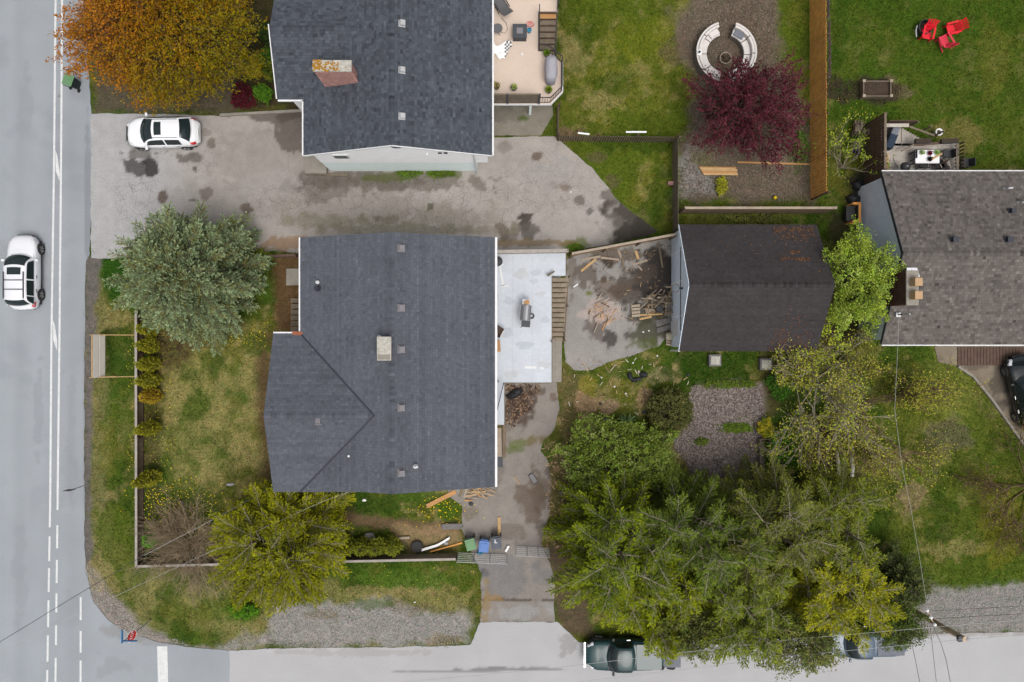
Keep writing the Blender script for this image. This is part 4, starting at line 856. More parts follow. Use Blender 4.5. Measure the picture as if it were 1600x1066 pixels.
# grey deck of the right house
hg = .9
GD = T('deck', 'silvery board deck with dark planter rail above the right house', 'deck', W(1430,235))
x0, x1 = W(1377,0,hg).x, W(1497,0,hg).x; y0 = W(0,275,hg).y-.3; y1 = W(0,197,hg).y
bd_ = [(x0, x1, yy) for yy in np.arange(y0, W(0,226,hg).y, .145)]+[(x0, W(1408,0,hg).x+0*1, yy) for yy in np.arange(W(0,226,hg).y, y1, .145)]
for a, b, yy in bd_: MB().box(((a+b)/2, yy, hg-.02), (b-a, .138, .04)).build('board', M['greydeck'], GD)
for i in range(9):
    xx = W(1409,0,hg).x+i*.15+.07; top = W(0,201+i*2.2,hg).y; MB().box((xx, (W(0,228,hg).y+top)/2, hg-.02), (.142, top-W(0,228,hg).y, .04)).build('board', M['greydeck'], GD)
MB().box(((x0+x1)/2, (y0+W(0,226,hg).y)/2, hg/2-.05), (x1-x0-.1, W(0,226,hg).y-y0-.1, hg-.12)).build('skirt', M['darkwood'], GD)
MB().bar(W(1377,196,hg+1.1), W(1420,196,hg+1.1), .2, .05).build('cap_rail', M['greydeck'], GD)
for i in range(5): MB().bar(W(1377,196,hg)+Z*(.1+i*.2), W(1420,196,hg)+Z*(.1+i*.2), .03, .18).build('screen_board', M['darkwood'], GD)
for dz in (.95, .5): MB().bar(W(1421,198,hg+dz), W(1460,212,hg+dz), .1, .05).build('slant_rail', M['oldwood'], GD)
for f in (0, .5, 1): p = W(1421,198,hg)*(1-f)+W(1460,212,hg)*f; MB().box(p+Z*.5, (.08,.08,1.0)).build('post', M['oldwood'], GD)
for dz in (.9, .5): MB().bar(W(1428,226,hg+dz), W(1498,222,hg+dz), .14, .05).build('rail', M['darkwood'], GD); MB().bar(W(1408,236,hg+dz), W(1428,226,hg+dz), .1, .05).build('rail', M['oldwood'], GD); MB().bar(W(1496,222,hg+dz), W(1496,268,hg+dz), .16, .05).build('rail', M['oldwood'], GD)
for i in range(8): p = W(1493,228+i*5.5,hg); MB().box(p+Z*.45, (.05,.09,.9)).build('baluster', M['darkwood'], GD)
for k_, (xa, xb, lb) in enumerate(((1430,1454,'left'), (1470,1496,'right'))):
    t = T('planter_box', f'long dark trough planter hung on the grey deck rail, {lb} one of two', 'planter', W(xa,222,hg+.9)); a, b = W(xa,221,hg+1.05), W(xb,220,hg+1.05)
    MB().bar(a, b, .26, .2).build('trough', M['blackplastic'], t); MB().bar(a+Z*.11, b+Z*.11, .2, .02).build('soil', M['soil'], t)
# furniture of the grey deck
tb = T('patio_table', 'white topped outdoor table with plants on the grey deck', 'table', W(1449,246,hg)); p = W(1449,245,hg+.75); MB().box(p, (1.42,.78,.04)).build('table_top', M['signwhite'], tb, bevel=.01); MB().box(p-Z*.035, (1.5,.86,.03)).build('table_frame', M['blackplastic'], tb)
for sx in (-.68,.68):
    for sy in (-.34,.34): MB().box(p+Vector((sx,sy,-.4)), (.06,.06,.7)).build('leg', M['blackplastic'], tb)
def chair(name, label, loc, rz, m, fm, group=None, w=.5):
    t = T(name, label, 'chair', loc, rz, group)
    MB().box((0,0,.44), (w,.5,.05)).build('seat', m, t, True, bevel=.015); MB().box((0,.27,.70), (w,.05,.5), M=Matrix.Rotation(RAD(-12), 3, 'X')).build('backrest', m, t, True, bevel=.015)
    for sx in (-1,1):
        for sy in (-.22,.22): MB().box((sx*(w/2-.02),sy,.21), (.035,.035,.42)).build('leg', fm, t, True)
        MB().bar((sx*w/2,-.24,.63), (sx*w/2,.24,.63), .05,.03).build('armrest', fm, t, True); MB().box((sx*w/2,-.22,.5), (.03,.03,.28)).build('arm_post', fm, t, True)
    return t
for (px,py,rz,lb) in ((1428,246,1.57,'black deck chair at the left end of the white table'),(1474,244,-1.57,'black deck chair at the right end of the white table'),(1437,259,3.1,'black deck chair below the white table, nearer the kettle grill'),(1462,260,3.4,'black deck chair below the white table, nearer the rail')): chair('deck_chair', lb, W(px,py,hg), rz, M['blackplastic'], M['black'], 'chairs round the white table')
chair('deck_chair', 'brown wicker chair near the lower right corner of the grey deck', W(1468,264,hg), .4, M['brownwicker'], M['greydeck'])
chair('deck_chair', 'black chair standing outside the right end of the grey deck', W(1501,258,0), -1.57, M['blackplastic'], M['black'])
kg = T('kettle_grill', 'black kettle grill at the edge of the grey deck', 'grill', W(1403,266,hg)); q = W(1403,266,hg)
MB().lathe([(.02,.62),(.2,.66),(.29,.8),(.29,.83),(.27,.92),(.17,1.02),(.03,1.06)], q, 18).build('bowl_and_lid', M['blackplastic'], kg, smooth=True); MB().lathe([(.03,1.06),(.05,1.08),(.02,1.11)], q, 8).build('handle', M['galv'], kg)
for a in range(3): MB().tube([q+Vector((.2*math.cos(a*2.1),.2*math.sin(a*2.1),.66)), q+Vector((.3*math.cos(a*2.1),.3*math.sin(a*2.1),0))], .012, 5).build('leg', M['galv'], kg)
bc = T('covered_bench', 'navy and grey covered bench against the dark privacy screen', 'bench', W(1384,220,hg)); Mx = Matrix.Rotation(RAD(-22), 3, 'Z')
q = W(1386,214,hg); MB().box(q+Vector((0,-.35,.35)), (.5,1.0,.6), M=Mx).build('lower_cover', M['navy'], bc, bevel=.1); MB().box(q+Vector((.18,.25,.42)), (.42,.62,.62), M=Mx).build('upper_cover', M['greyfabric'], bc, bevel=.06)
pt = T('pallet', 'pale slatted pallet leaning at the left edge of the grey deck', 'pallet', W(1383,255,hg))
for i in range(6): MB().box(W(1383,243+i*5,hg)+Z*.12, (.32,.13,.03)).build('slat', M['paleplank'], pt)
for dx in (-.12,.12): MB().box(W(1383,255.5,hg)+Vector((dx,0,.06)), (.06,1.1,.09)).build('runner', M['paleplank'], pt)
rp = T('round_pot', 'white rimmed round pot on the lawn corner of the grey deck', 'pot', W(1460,210,0)); MB().lathe([(.14,0),(.22,.5),(.23,.52),(.16,.52),(.15,.42),(.05,.40)], W(1460,210,0), 20).build('pot', M['signwhite'], rp, smooth=True); MB().lathe([(.155,.40),(.15,.43)], W(1460,210,0), 16).build('soil', M['soil'], rp)
rd = MB().tube([W(1395,245,hg+.02), W(1398,255,hg+.02), W(1404,262,hg+.02)], .012, 5).build('hose', M['darkwire']); tag(rd, 'thin black cable curling across the grey deck', 'cable')
fw = T('firewood', 'stack of round firewood logs outside the dark privacy screen', 'firewood', W(1341,200))
lg = MB().lathe([(.09,-.2),(.10,-.18),(.10,.18),(.09,.2)], (0,0,0), 9, Matrix.Rotation(RAD(90), 3, 'X')).mesh('log')
for i in range(26):
    t = link('log', lg, M['greyplank' if i % 2 else 'oldwood'], fw, local=True); t.location = (random.uniform(-.45,.5), random.uniform(-.5,.3), .1+.13*(i % 5)); t.rotation_euler = (random.uniform(-.1,.1), 0, random.uniform(-.2,.2)); t.scale = [random.uniform(.6,1)]*3
for px,py,sz,lb in ((1335,232,.5,'black rubbish sack beside the firewood'),(1333,312,.45,'black sack beside the timber frame box'),(1340,290,.4,'black sack below the privacy screen')):
    pts = []; n = 14
    q = W(px,py); mb = MB(); P = []
    for i in range(7):
        th = i/6*math.pi*.5; P.append([q+Vector((math.cos(th)*sz*(1+.25*math.sin(k*2.1+px))*math.cos(k/n*6.283), math.cos(th)*sz*.8*(1+.2*math.cos(k*1.7+py))*math.sin(k/n*6.283), math.sin(th)*sz*.9)) for k in range(n)])
    mb.grid(P, True); o = mb.build('rubbish_sack', M['tarp'], smooth=True); tag(o, lb, 'sack')

# ------------------------------------------------------------------ things on the beige deck
lc = T('lounge_chair', 'grey sling reclining chair on the beige deck, top left', 'chair', W(784,14,hb), RAD(-150))
P = [(-.27,-.75,.35),(-.27,0,.42),(-.27,.3,.5),(-.27,.85,1.0)]
mb = MB(); mb.grid([[Vector((s*.25, a[1], a[2])) for s in (-1,-.3,.3,1)] for a in P]); mb.build('sling', M['sling'], lc, True, smooth=True)
for s in (-1,1):
    MB().tube([(s*.28, a[1], a[2]) for a in P], .02, 6).build('side_frame', M['blackplastic'], lc, True); MB().bar((s*.32,-.2,.62), (s*.32,.35,.62), .06, .03).build('armrest', M['blackplastic'], lc, True)
    MB().tube([(s*.28,-.5,.36), (s*.3,.2,.0)], .018, 6).build('leg', M['blackplastic'], lc, True); MB().tube([(s*.28,.3,.5), (s*.3,-.3,.0)], .018, 6).build('leg', M['blackplastic'], lc, True)
stb = T('side_table', 'small round grey mesh side table against the top house wall', 'table', W(778,50,hb)); q = W(778,50,hb); MB().lathe([(.27,.48),(.28,.5),(.27,.52)], q, 20).build('top', M['sling'], stb)
for a in range(3): MB().tube([q+Vector((.1*math.cos(a*2.1),.1*math.sin(a*2.1),.5)), q+Vector((.24*math.cos(a*2.1+1),.24*math.sin(a*2.1+1),0))], .012, 5).build('leg', M['blackplastic'], stb)
cb = MB().tube([W(783,28,hb+.02), W(791,36,hb+.02), W(793,46,hb+.02), W(789,52,hb+.02), W(781,50,hb+.02)], .012, 5).build('cable', M['darkwire']); tag(cb, 'black cable looping on the beige deck by the side table', 'cable')
ft = T('fire_table', 'square dark grey fire table on the beige deck', 'table', W(812,54,hb)); q = W(812,55,hb); MB().box(q+Z*.28, (.76,.74,.56)).build('base', M['greymetal'], ft); MB().box(q+Z*.58, (.82,.80,.06)).build('top', M['greymetal'], ft, bevel=.02); MB().box(q+Z*.615, (.36,.34,.02)).build('burner_lid', M['ventgrey'], ft)
bk = MB().lathe([(.1,0),(.13,.3),(.135,.31),(.11,.31),(.1,.2)], W(827,50,hb), 14).build('bucket', M['bluebag']); tag(bk, 'pale blue bucket beside the fire table', 'bucket')
mb = MB(); pts = [W(828+6*math.sin(i*1.9)+2*math.sin(i*.7), 38+5*math.cos(i*1.3), hb+.02) for i in range(26)]; mb.tube(pts, .008, 4); o = mb.build('cord', M['pinkred']); tag(o, 'tangled thin red cord on the beige deck', 'cord')
bl = T('blanket', 'crumpled white blanket with black checked corner on the beige deck', 'blanket', W(782,78,hb)); n = 22; P = []
shape = poly_px([(768,62),(776,74),(797,62),(801,72),(795,80),(790,92),(780,94),(774,86),(768,86)], hb)
gxs = np.linspace(min(p[0] for p in shape), max(p[0] for p in shape), 26); gys = np.linspace(min(p[1] for p in shape), max(p[1] for p in shape), 24)
XX, YY = np.meshgrid(gxs, gys); ins = sdf(shape, XX, YY) > -.02; ZZ = hb+.03+.16*fbm(XX, YY, .35, 2, 3); ix = np.arange(XX.size).reshape(XX.shape); f = []
cc = np.full((XX.size, 3), .72)
chk = (np.floor(XX*9).astype(int)+np.floor(YY*9).astype(int)) % 2 == 0; zone = XX > np.quantile(gxs, .62); cc[(chk & zone).ravel()] = .02
fq = [(ix[j,i], ix[j,i+1], ix[j+1,i+1], ix[j+1,i]) for j in range(23) for i in range(25) if ins[j,i] and ins[j+1,i+1] and ins[j,i+1] and ins[j+1,i]]
mc = mat('checked cloth', attr=True, rough=.9, var=.04); link('cloth', npmesh('cloth', np.stack([XX, YY, ZZ], -1).reshape(-1, 3), fq, cc), mc, bl)
cg = T('covered_grill', 'barbecue under a pale grey cover on the beige deck', 'grill', W(860,115,hb)); q = W(860,115,hb); P = []
for i, (z, sx, sy) in enumerate(((0,.33,.72),(.3,.33,.72),(.75,.35,.75),(.95,.33,.70),(1.1,.24,.52),(1.16,.10,.38))):
    P.append([q+Vector((sx*(1+.05*math.sin(k*3+i))*math.copysign(abs(math.cos(k/20*6.283))**.55, math.cos(k/20*6.283)), sy*math.copysign(abs(math.sin(k/20*6.283))**.55, math.sin(k/20*6.283)), z)) for k in range(20)])
mb = MB(); mb.grid(P, True); mb.add(P[-1], [tuple(range(20))]); mb.build('cover', M['cover'], cg, smooth=True); MB().box(q+Vector((0,-.62,.95)), (.4,.12,.05)).build('cover_flap', M['greyfabric'], cg)
sc1 = MB().box(W(816,85,hb)+Z*.02, (.12,.16,.03), .5).build('paper', M['white']); tag(sc1, 'white scrap lying on the beige deck', 'scrap')
# ------------------------------------------------------------------ things on the white deck
g = T('barbecue', 'stainless barbecue with side shelves on the white deck', 'grill', W(821,490,hd), RAD(-5))
P = [[Vector((.30*math.cos(t/8*math.pi)*1.0, yv, .9+.28*math.sin(t/8*math.pi))) for t in range(9)] for yv in (-.42,.42)]
mb = MB(); mb.grid(P); mb.add(P[0], [tuple(range(9))]); mb.add(P[1], [tuple(range(8,-1,-1))]); mb.build('lid', M['steel'], g, True)
MB().box((0,0,.45), (.56,.8,.75)).build('cabinet', M['greymetal'], g, True); MB().box((.0,.60,.88), (.5,.34,.05)).build('side_shelf', M['galv'], g, True); MB().box((.06,-.62,.88), (.5,.36,.05)).build('side_burner', M['greymetal'], g, True)
MB().bar((-.34,-.4,.95), (-.34,.4,.95), .03,.03).build('handle', M['steel'], g, True); MB().box((0,.6,.93), (.3,.2,.06), .4).build('tools', M['orange'], g, True)
MB().bar((-.05,-.7,.88), (-.22,-.84,.5), .03,.03).build('leg', M['black'], g, True)
for s in (-.3,.3):
    for e_ in (-.2,.2): MB().lathe([(.06,-.02),(.06,.02)], (e_, s, .06), 10, Matrix.Rotation(RAD(90), 3, 'Y')).build('caster', M['rubber'], g, True)
def torus(c, R_, r, n=20, k=7, ax=None):
    P = [[Vector(((R_+r*math.cos(b/k*6.283))*math.cos(a/n*6.283), (R_+r*math.cos(b/k*6.283))*math.sin(a/n*6.283), r*math.sin(b/k*6.283))) for b in range(k)] for a in range(n+1)]
    if ax is not None: P = [[ax @ p for p in q] for q in P]
    mb = MB(); mb.grid([[p+Vector(c) for p in q] for q in P], True); return mb
o = torus(W(830.5,494,hd+.06), .13, .04).build('rubber_ring', M['blackplastic'], smooth=True); tag(o, 'small black ring lying beside the barbecue', 'ring')
o = MB().lathe([(.25,0),(.27,.02),(.27,.28),(.22,.34),(.05,.36)], W(778,409,hd), 20).build('fire_pit', M['blackplastic'], smooth=False); tag(o, 'round black pot in the top left corner of the white deck', 'pot')
chair('garden_chair', 'brown woven armchair tilted against the gutter on the white deck', W(779,517,hd), RAD(150), M['brownwicker'], M['cream'], w=.55)
bs = T('wooden_stool', 'small orange wooden stool on the white deck', 'stool', W(777,541,hd)); q = W(777,541,hd); MB().box(q+Z*.42, (.36,.66,.05), .06).build('seat', M['orange'], bs, bevel=.01)
for sx in (-.13,.13):
    for sy in (-.27,.27): MB().box(q+Vector((sx,sy,.2)), (.04,.04,.4)).build('leg', M['orange'], bs)
tb2 = T('tool_box', 'orange toolbox with black end against the wall on the white deck', 'toolbox', W(774,466,hd)); q = W(774,465,hd); MB().box(q+Vector((0,.08,.12)), (.26,.22,.22)).build('box', M['orange'], tb2, bevel=.02); MB().box(q+Vector((0,-.12,.1)), (.2,.16,.2)).build('end', M['blackplastic'], tb2, bevel=.02)

# ------------------------------------------------------------------ upper lawn: round sofa, lumber, planter, red chairs
c0 = W(1130,88); 
def arc(r0, r1, z0, z1, a0, a1, n=20):
    mb = MB(); P = []
    for i in range(n+1):
        a = RAD(a0+(a1-a0)*i/n); u = Vector((math.cos(a), math.sin(a), 0)); P.append([c0+u*r0+Z*z0, c0+u*r1+Z*z0, c0+u*r1+Z*z1, c0+u*r0+Z*z1])
    mb.grid(P, True); mb.add(P[0], [(3,2,1,0)]); mb.add(P[-1], [(0,1,2,3)]); return mb
for lb, a0, a1, ends in (('left half of the round cream outdoor sofa around the fire ring', 106, 258, (106, 122)), ('right half of the round cream outdoor sofa around the fire ring', 72, -80, (72, 54))):
    t = T('curved_sofa', lb, 'sofa', c0+Vector((math.cos(RAD((a0+a1)/2))*1.4, math.sin(RAD((a0+a1)/2))*1.4, 0)), 0, 'round sofa halves')
    arc(1.12, 1.84, .0, .34, a0, a1).build('base', M['wicker'], t); arc(1.70, 1.84, .35, .72, a0, a1).build('back_frame', M['wicker'], t); arc(1.72,1.83,.725,.75,a0,a1).build('top_trim', M['cream'], t)
    n = 4; st_ = (a1-a0)/n
    for i in range(n):
        g_ = 1.2*(1 if st_ > 0 else -1)
        arc(1.13, 1.52, .345, .48, a0+i*st_+g_, a0+(i+1)*st_-g_, 6).build('seat_cushion', M['cream'], t, bevel=.03); arc(1.53, 1.69, .345, .80, a0+i*st_+g_, a0+(i+1)*st_-g_, 6).build('back_cushion', M['cream'], t, bevel=.04)
    a = RAD(ends[1]); u = Vector((math.cos(a), math.sin(a), 0)); MB().box(c0+u*1.38+Z*.55, (.44,.62,.12), a+.1).build('pillow', M['greyfabric'] if a1 < 0 else M['cream'], t, bevel=.04)
    if a1 > 200:
        a = RAD(183); u = Vector((math.cos(a), math.sin(a), 0)); MB().box(c0+u*1.66+Z*.79, (.26,.34,.05), a).build('side_tray', M['signwhite'], t); MB().lathe([(.06,.82),(.07,.95),(.03,.96)], c0+u*1.68, 10).build('lantern', M['black'], t)
fr = T('fire_ring', 'rusty metal fire ring in the middle of the round sofa', 'fire ring', W(1132,93)); arc_c = c0; q = W(1132,93)
mb = MB(); P = [[q+Vector((r*math.cos(a/20*6.283), r*math.sin(a/20*6.283), z)) for r, z in ((.36,0),(.36,.26),(.32,.26),(.32,0))] for a in range(21)]; mb.grid(P, True); mb.build('ring', M['greyplank'], fr)
for i in range(5): MB().bar(q+Vector((-.2+.1*i,-.15,.06)), q+Vector((.15-.07*i,.18,.14)), .06,.06).build('charred_log', M['soil'], fr)
def plank(label, p0, p1, w=.12, t=.04, m='paleplank', z=.04, z1=None, name='plank'):
    a = W(*p0); b = W(*p1); o = MB().bar(a+Z*z, b+Z*(z if z1 is None else z1), w, t).build(name, M[m]); return tag(o, label, 'plank')
plank('long orange board lying on the bare ground, pointing at the cedar fence', (1152,254), (1264,257), .10, .05, 'orange', .05)
lp = T('lumber_stack', 'small stack of pale lumber below the purple tree', 'lumber', W(1122,266))
for i, (a, b, yv) in enumerate(((1092,1150,262),(1095,1152,265.5),(1097,1151,269),(1099,1153,272))): MB().bar(W(a,yv,.06+.03*(i % 2)), W(b,yv+.6,.06+.03*(i % 2)), .12, .07).build('board', M['paleplank' if i % 2 else 'orange'], lp)
MB().bar(W(1094,263,.16), W(1148,264,.16), .1, .06).build('board', M['paleplank'], lp)
o = MB().lathe([(.02,-.12),(.08,-.09),(.12,0),(.08,.09),(.02,.12)], W(1211,309,.12), 14).build('ball', M['yellow'], smooth=True); tag(o, 'yellow ball on the bare ground by the capped fence', 'ball')
o = MB().box(W(1049,287,.15), (.42,.22,.3)).build('brick_block', M['brick']); tag(o, 'reddish block at the foot of the short weathered fence', 'block')
for (x0,x1,py,lb) in ((903,921,208,'broken white pipe hanging on the low picket fence'),(978,1010,206.5,'straight white pipe lying on top of the low picket fence')):
    o = MB().bar(W(x0,py,1.3), W(x1,py+(2 if x0 < 950 else 0),1.3), .09,.07).build('pipe', M['signwhite']); tag(o, lb, 'pipe')
for i, (px, py) in enumerate(((1291,12),(1292,45),(1293,75),(1293,105))):
    n = 12; q = W(px,py,1.9)+Vector((.2,0,0)); mb = MB(); P = []
    for k in range(n+1): P.append([q+Vector((.05*math.sin(k*1.7+j), -.55+1.1*k/n, .02-.10*j+.04*math.sin(k*2.3))) for j in range(5)])
    mb.grid(P); o = mb.build('white_cloth', M['cover'], smooth=True); tag(o, 'pale plastic strip tied along the top of the cedar fence, %s from the picture top' % ('first','second','third','fourth')[i], 'plastic strip', 'plastic strips on the cedar fence')
pb = T('raised_planter', 'rectangular grey raised planter filled with soil on the right lawn', 'planter', W(1365,143)); x0, x1, y0, y1 = W(1344,0).x, W(1386,0).x, W(0,154).y, W(0,131).y
for (cx_, cy_, dx_, dy_) in (((x0+x1)/2,y0,x1-x0,.06),((x0+x1)/2,y1,x1-x0,.06),(x0,(y0+y1)/2,.06,y1-y0-.062),(x1,(y0+y1)/2,.06,y1-y0-.062)): MB().box((cx_,cy_,.24), (dx_,dy_,.44)).build('side_board', M['oldwood'], pb)
for x in (x0,x1):
    for yv in (y0,y1): pp = MB().box((x,yv,.26), (.13,.13,.5)).build('corner_post', M['oldwood'], pb); MB().box((x,yv,.52), (.17,.17,.03)).build('post_cap', M['greyplank'], pp)
MB().box(((x0+x1)/2,(y0+y1)/2,.15), (x1-x0-.07,y1-y0-.07,.28)).build('soil', M['soil'], pb)
def adirondack(label, loc, rz, m, tilt=0.0):
    t = T('garden_chair', label, 'chair', loc, rz, 'red plastic garden chairs')
    for i in range(5):
        x = (i-2)*.095; MB().bar((x,.22,.30), (x*1.5,.60,.98-abs(i-2)*.03), .088, .025).build('back_slat', m, t, True)
    for i in range(4): yv = -.28+i*.14; MB().box((0,yv,.36-.04*i), (.5,.125,.025)).build('seat_slat', m, t, True)
    for s in (-1,1):
        MB().bar((s*.31,-.38,.56), (s*.31,.36,.56), .11,.025).build('armrest', m, t, True); MB().box((s*.30,-.30,.28), (.05,.09,.56)).build('front_leg', m, t, True); MB().bar((s*.26,-.32,.33), (s*.27,.5,.04), .04,.10).build('back_leg', m, t, True)
    MB().bar((-.32,.40,.60), (.32,.40,.60), .05,.05).build('back_brace', m, t, True); t.rotation_euler = (tilt, 0, rz); return t
adirondack('red plastic garden chair beside the black tub on the right lawn', W(1444,56), RAD(-12), M['red'])
adirondack('red plastic garden chair at the right of the group of three', W(1483,49), RAD(-75), M['red'])
adirondack('faded pinkish red plastic garden chair, lowest of the three on the lawn', W(1471,68), RAD(-150), M['pinkred'])
tu = T('tub', 'black round tub with a silver pipe behind the red chair', 'tub', W(1440,46)); mb = MB(); q = W(1441,46); P = [[q+Vector((r*math.cos(a/18*6.283), r*math.sin(a/18*6.283), z)) for r, z in ((.40,0),(.44,.42),(.40,.42),(.36,.1))] for a in range(19)]; mb.grid(P, True); mb.build('tub', M['blackplastic'], tu); MB().lathe([(.37,.1),(.36,.12)], q, 16).build('ash', M['soil'], tu)
MB().tube([W(1433,40,.3), W(1431,48,.35), W(1432,58,.2)], .04, 6).build('silver_pipe', M['galv'], tu)

# ------------------------------------------------------------------ demolition yard and corner-yard things
PL = [('grey plank at the left of the debris yard, below the slanting fence',(909,406),(938,401),.13,'greyplank'),('pinkish plank end to end with the grey one below the slanting fence',(939,403),(967,406),.13,'greyplank'),
('fresh pale plank lying diagonally on the debris slab',(908,424),(931,405),.14,'paleplank'),('grey plank pointing down from the slanting fence middle',(966,391),(971,405),.13,'greyplank'),('greenish plank below the one pointing down',(972,402),(975,420),.12,'oldwood'),
('short upright pale plank near the dark corner of the yard',(993,392),(997,405),.16,'paleplank'),('grey plank slanting up to the right in the dark corner',(988,414),(1011,407),.13,'greyplank'),('long thin plank standing alone near the garage wall',(1029,382),(1035,419),.12,'oldwood'),
('short thin stick below the dark corner planks',(997,416),(1003,423),.08,'greyplank'),('long stick sloping up to the garage wall over the wood heap',(997,485),(1034,452),.06,'greyplank'),('second long stick beside the sloping one over the wood heap',(1003,484),(1040,462),.05,'oldwood'),
('flat board along the bottom of the wood heap',(990,493),(1035,491),.10,'paleplank'),('short pale board under the wood heap',(999,499),(1018,495),.12,'paleplank'),('thin white lath on the slab beside the stairs',(896,449),(903,444),.07,'signwhite'),
('short white bar beside the garage gable hoop',(1040,449),(1050,448.5),.10,'greyplank'),
('thick orange beam lying on grass by the house corner',(667,791),(712,768),.26,'orange'),('grey slat leaning out from under the roof corner',(718,776),(724,762),.14,'oldwood'),('second grey slat beside the splintered wood',(725,779),(730,762),.14,'greyplank'),
('pale upright plank lying above the grey bin',(780,808),(780,838),.18,'paleplank'),('long brown board lying behind the white bumper piece',(672,862),(722,848),.08,'cedar'),('thin pale stick on the path near the window frame',(803,745),(812,756),.05,'paleplank'),
('pale plank on the dirt beside the tall hedge, uppermost',(877,704),(890,712),.16,'greyplank'),('long weathered plank half under the hedge edge',(881,721),(891,750),.16,'oldwood'),('thin stick lying on grass above the hedge',(904,690),(915,671),.05,'paleplank'),('short plank on the ground near the cinder block',(884,787),(902,785),.18,'oldwood'),
('thin green stick on the lawn near the round shrub',(1005,604),(1009,618),.05,'oldwood'),('pale stick on the lawn below the slab',(953,580),(961,571),.07,'greyplank')]
for lb, a, b, w, m in PL: plank(lb, a, b, w, .05, m, .05)
wh = T('wood_heap', 'heap of broken grey boards against the blue garage wall', 'wood heap', W(1020,480)); rr = random.Random(9)
for i in range(46):
    a = rr.gauss(0, .35)+(.1 if i % 3 else 1.2); q = W(rr.uniform(1010,1047), rr.uniform(462,490)); L = rr.uniform(.4,1.1); d = Vector((math.cos(a), math.sin(a), rr.uniform(-.1,.1)))*L/2; z = .05+.012*i
    MB().bar(q-d+Z*z, q+d+Z*z, rr.uniform(.05,.11), .03).build('board', M[rr.choice(('greyplank','oldwood','oldwood','fencewood'))], wh)
pc = T('broken_crate', 'broken pale crate at the left end of the wood heap', 'crate', W(992,485)); q = W(992,486)
for i in range(4): MB().box(q+Vector((.02,-.3+i*.2,.26)), (.5,.15,.02), .1).build('slat', M['greyplank'], pc)
for s in (-.22,.22): MB().box(q+Vector((s,0,.12)), (.04,.8,.24), .1).build('side', M['greyplank'], pc)
bp = T('burn_pile', 'burnt ash pile with charred sticks on the debris slab', 'ash pile', W(942,490)); n = 30; P = []; q = W(941,488)
for i in range(9):
    r = i/8; P.append([q+Vector((r*.75*math.cos(k/n*6.283)*(1+.2*math.sin(k*1.3)), r*.62*math.sin(k/n*6.283)*(1+.2*math.cos(k*.9)), .012+.10*(1-r)**1.3*(1+.4*math.sin(k*2.1+i)))) for k in range(n)])
mb = MB(); mb.grid(P[::-1], True); mb.build('ash', M['ash'], bp, smooth=True)
for i in range(26):
    a = rr.uniform(0,6.28); r = rr.uniform(.1,.8); s = q+Vector((r*math.cos(a), r*math.sin(a)-.1, .08)); t = rr.uniform(0,6.28); L = rr.uniform(.1,.35); d = Vector((math.cos(t), math.sin(t), .1))*L
    MB().bar(s-d, s+d, .04,.03).build('stick', M[rr.choice(('soil','paleplank','soil','greyplank','cedar'))], bp)
for (a,b) in (((929,476),(952,466)),((932,470),(941,458)),((928,520),(935,503))): MB().bar(W(*a,.1), W(*b,.2), .06,.04).build('stick', M['greyplank'], bp)
o = MB().lathe([(.2,0),(.24,.1),(.24,.5),(.2,.55)], W(1028,483), 12).build('black_bucket', M['blackplastic']); tag(o, 'black bucket beside the heap of broken boards', 'bucket')
cs = T('concrete_slabs', 'two grey flagstones on the grass against the garage', 'slab', W(1036,508))
for a in ([(1024,501),(1048,496),(1050,504),(1026,511)], [(1026,513),(1050,506),(1050,513),(1027,521)]): MB().prism(poly_px(a, 0), 0, .08).build('slab', M['rock'], cs, bevel=.01)
dr = T('drum', 'beige drum lying by the garage corner', 'drum', W(1047,527)); q = W(1049,526,.26); MB().lathe([(.2,-.34),(.24,-.30),(.24,.30),(.2,.34)], q, 16, Matrix.Rotation(RAD(90), 3, 'Y')).build('body', M['beigedrum'], dr); MB().lathe([(.15,.341),(.1,.36)], q, 12, Matrix.Rotation(RAD(90), 3, 'Y')).build('cap', M['blackplastic'], dr)
for i, yv in enumerate((534,538)): plank(('upper','lower')[i]+' beam end lying below the beige drum', (1040,yv), (1062,yv+3), .12, .12, 'greyplank', .08)
for i, (px, py, lb) in enumerate(((1115,563,'square stone block on the grass below the garage, left one'),(1194,569,'square stone block on the grass below the garage, right one'))):
    t = T('stone_block', lb, 'block', W(px,py), 0, 'blocks below the garage'); MB().box(W(px,py)+Z*.2, (.74,.72,.4)).build('block', M['rock'], t, bevel=.03); MB().box(W(px,py)+Z*.41, (.55,.5,.06)).build('moss_top', M['cap'], t, bevel=.02)
def lump(name, label, cat, px, py, sx, sy, sz, m, rz=0.0, seed=1):
    n = 14; q = W(px,py); P = []; r_ = random.Random(seed); f = [r_.uniform(.75,1.2) for _ in range(n)]
    for i in range(6):
        th = i/5*math.pi/2; P.append([q+Matrix.Rotation(rz, 3, 'Z') @ Vector((math.cos(th)*sx*f[k]*math.cos(k/n*6.283), math.cos(th)*sy*f[k]*math.sin(k/n*6.283), math.sin(th)*sz*(1+.2*math.sin(k*2+i)))) for k in range(n)])
    mb = MB(); mb.grid(P, True); o = mb.build(name, M[m], smooth=True); return tag(o, label, cat)
lump('boot', 'black boot lying on the lawn, left of the three dark things', 'boot', 985,589,.17,.34,.2,'tarp',.4,1); lump('boot', 'black boot lying on the lawn beside the other, in the middle', 'boot', 995,593,.36,.15,.18,'tarp',.3,2); lump('bag', 'black bag on the lawn, right of the boots', 'bag', 1005,585,.3,.19,.24,'tarp',-.1,3)
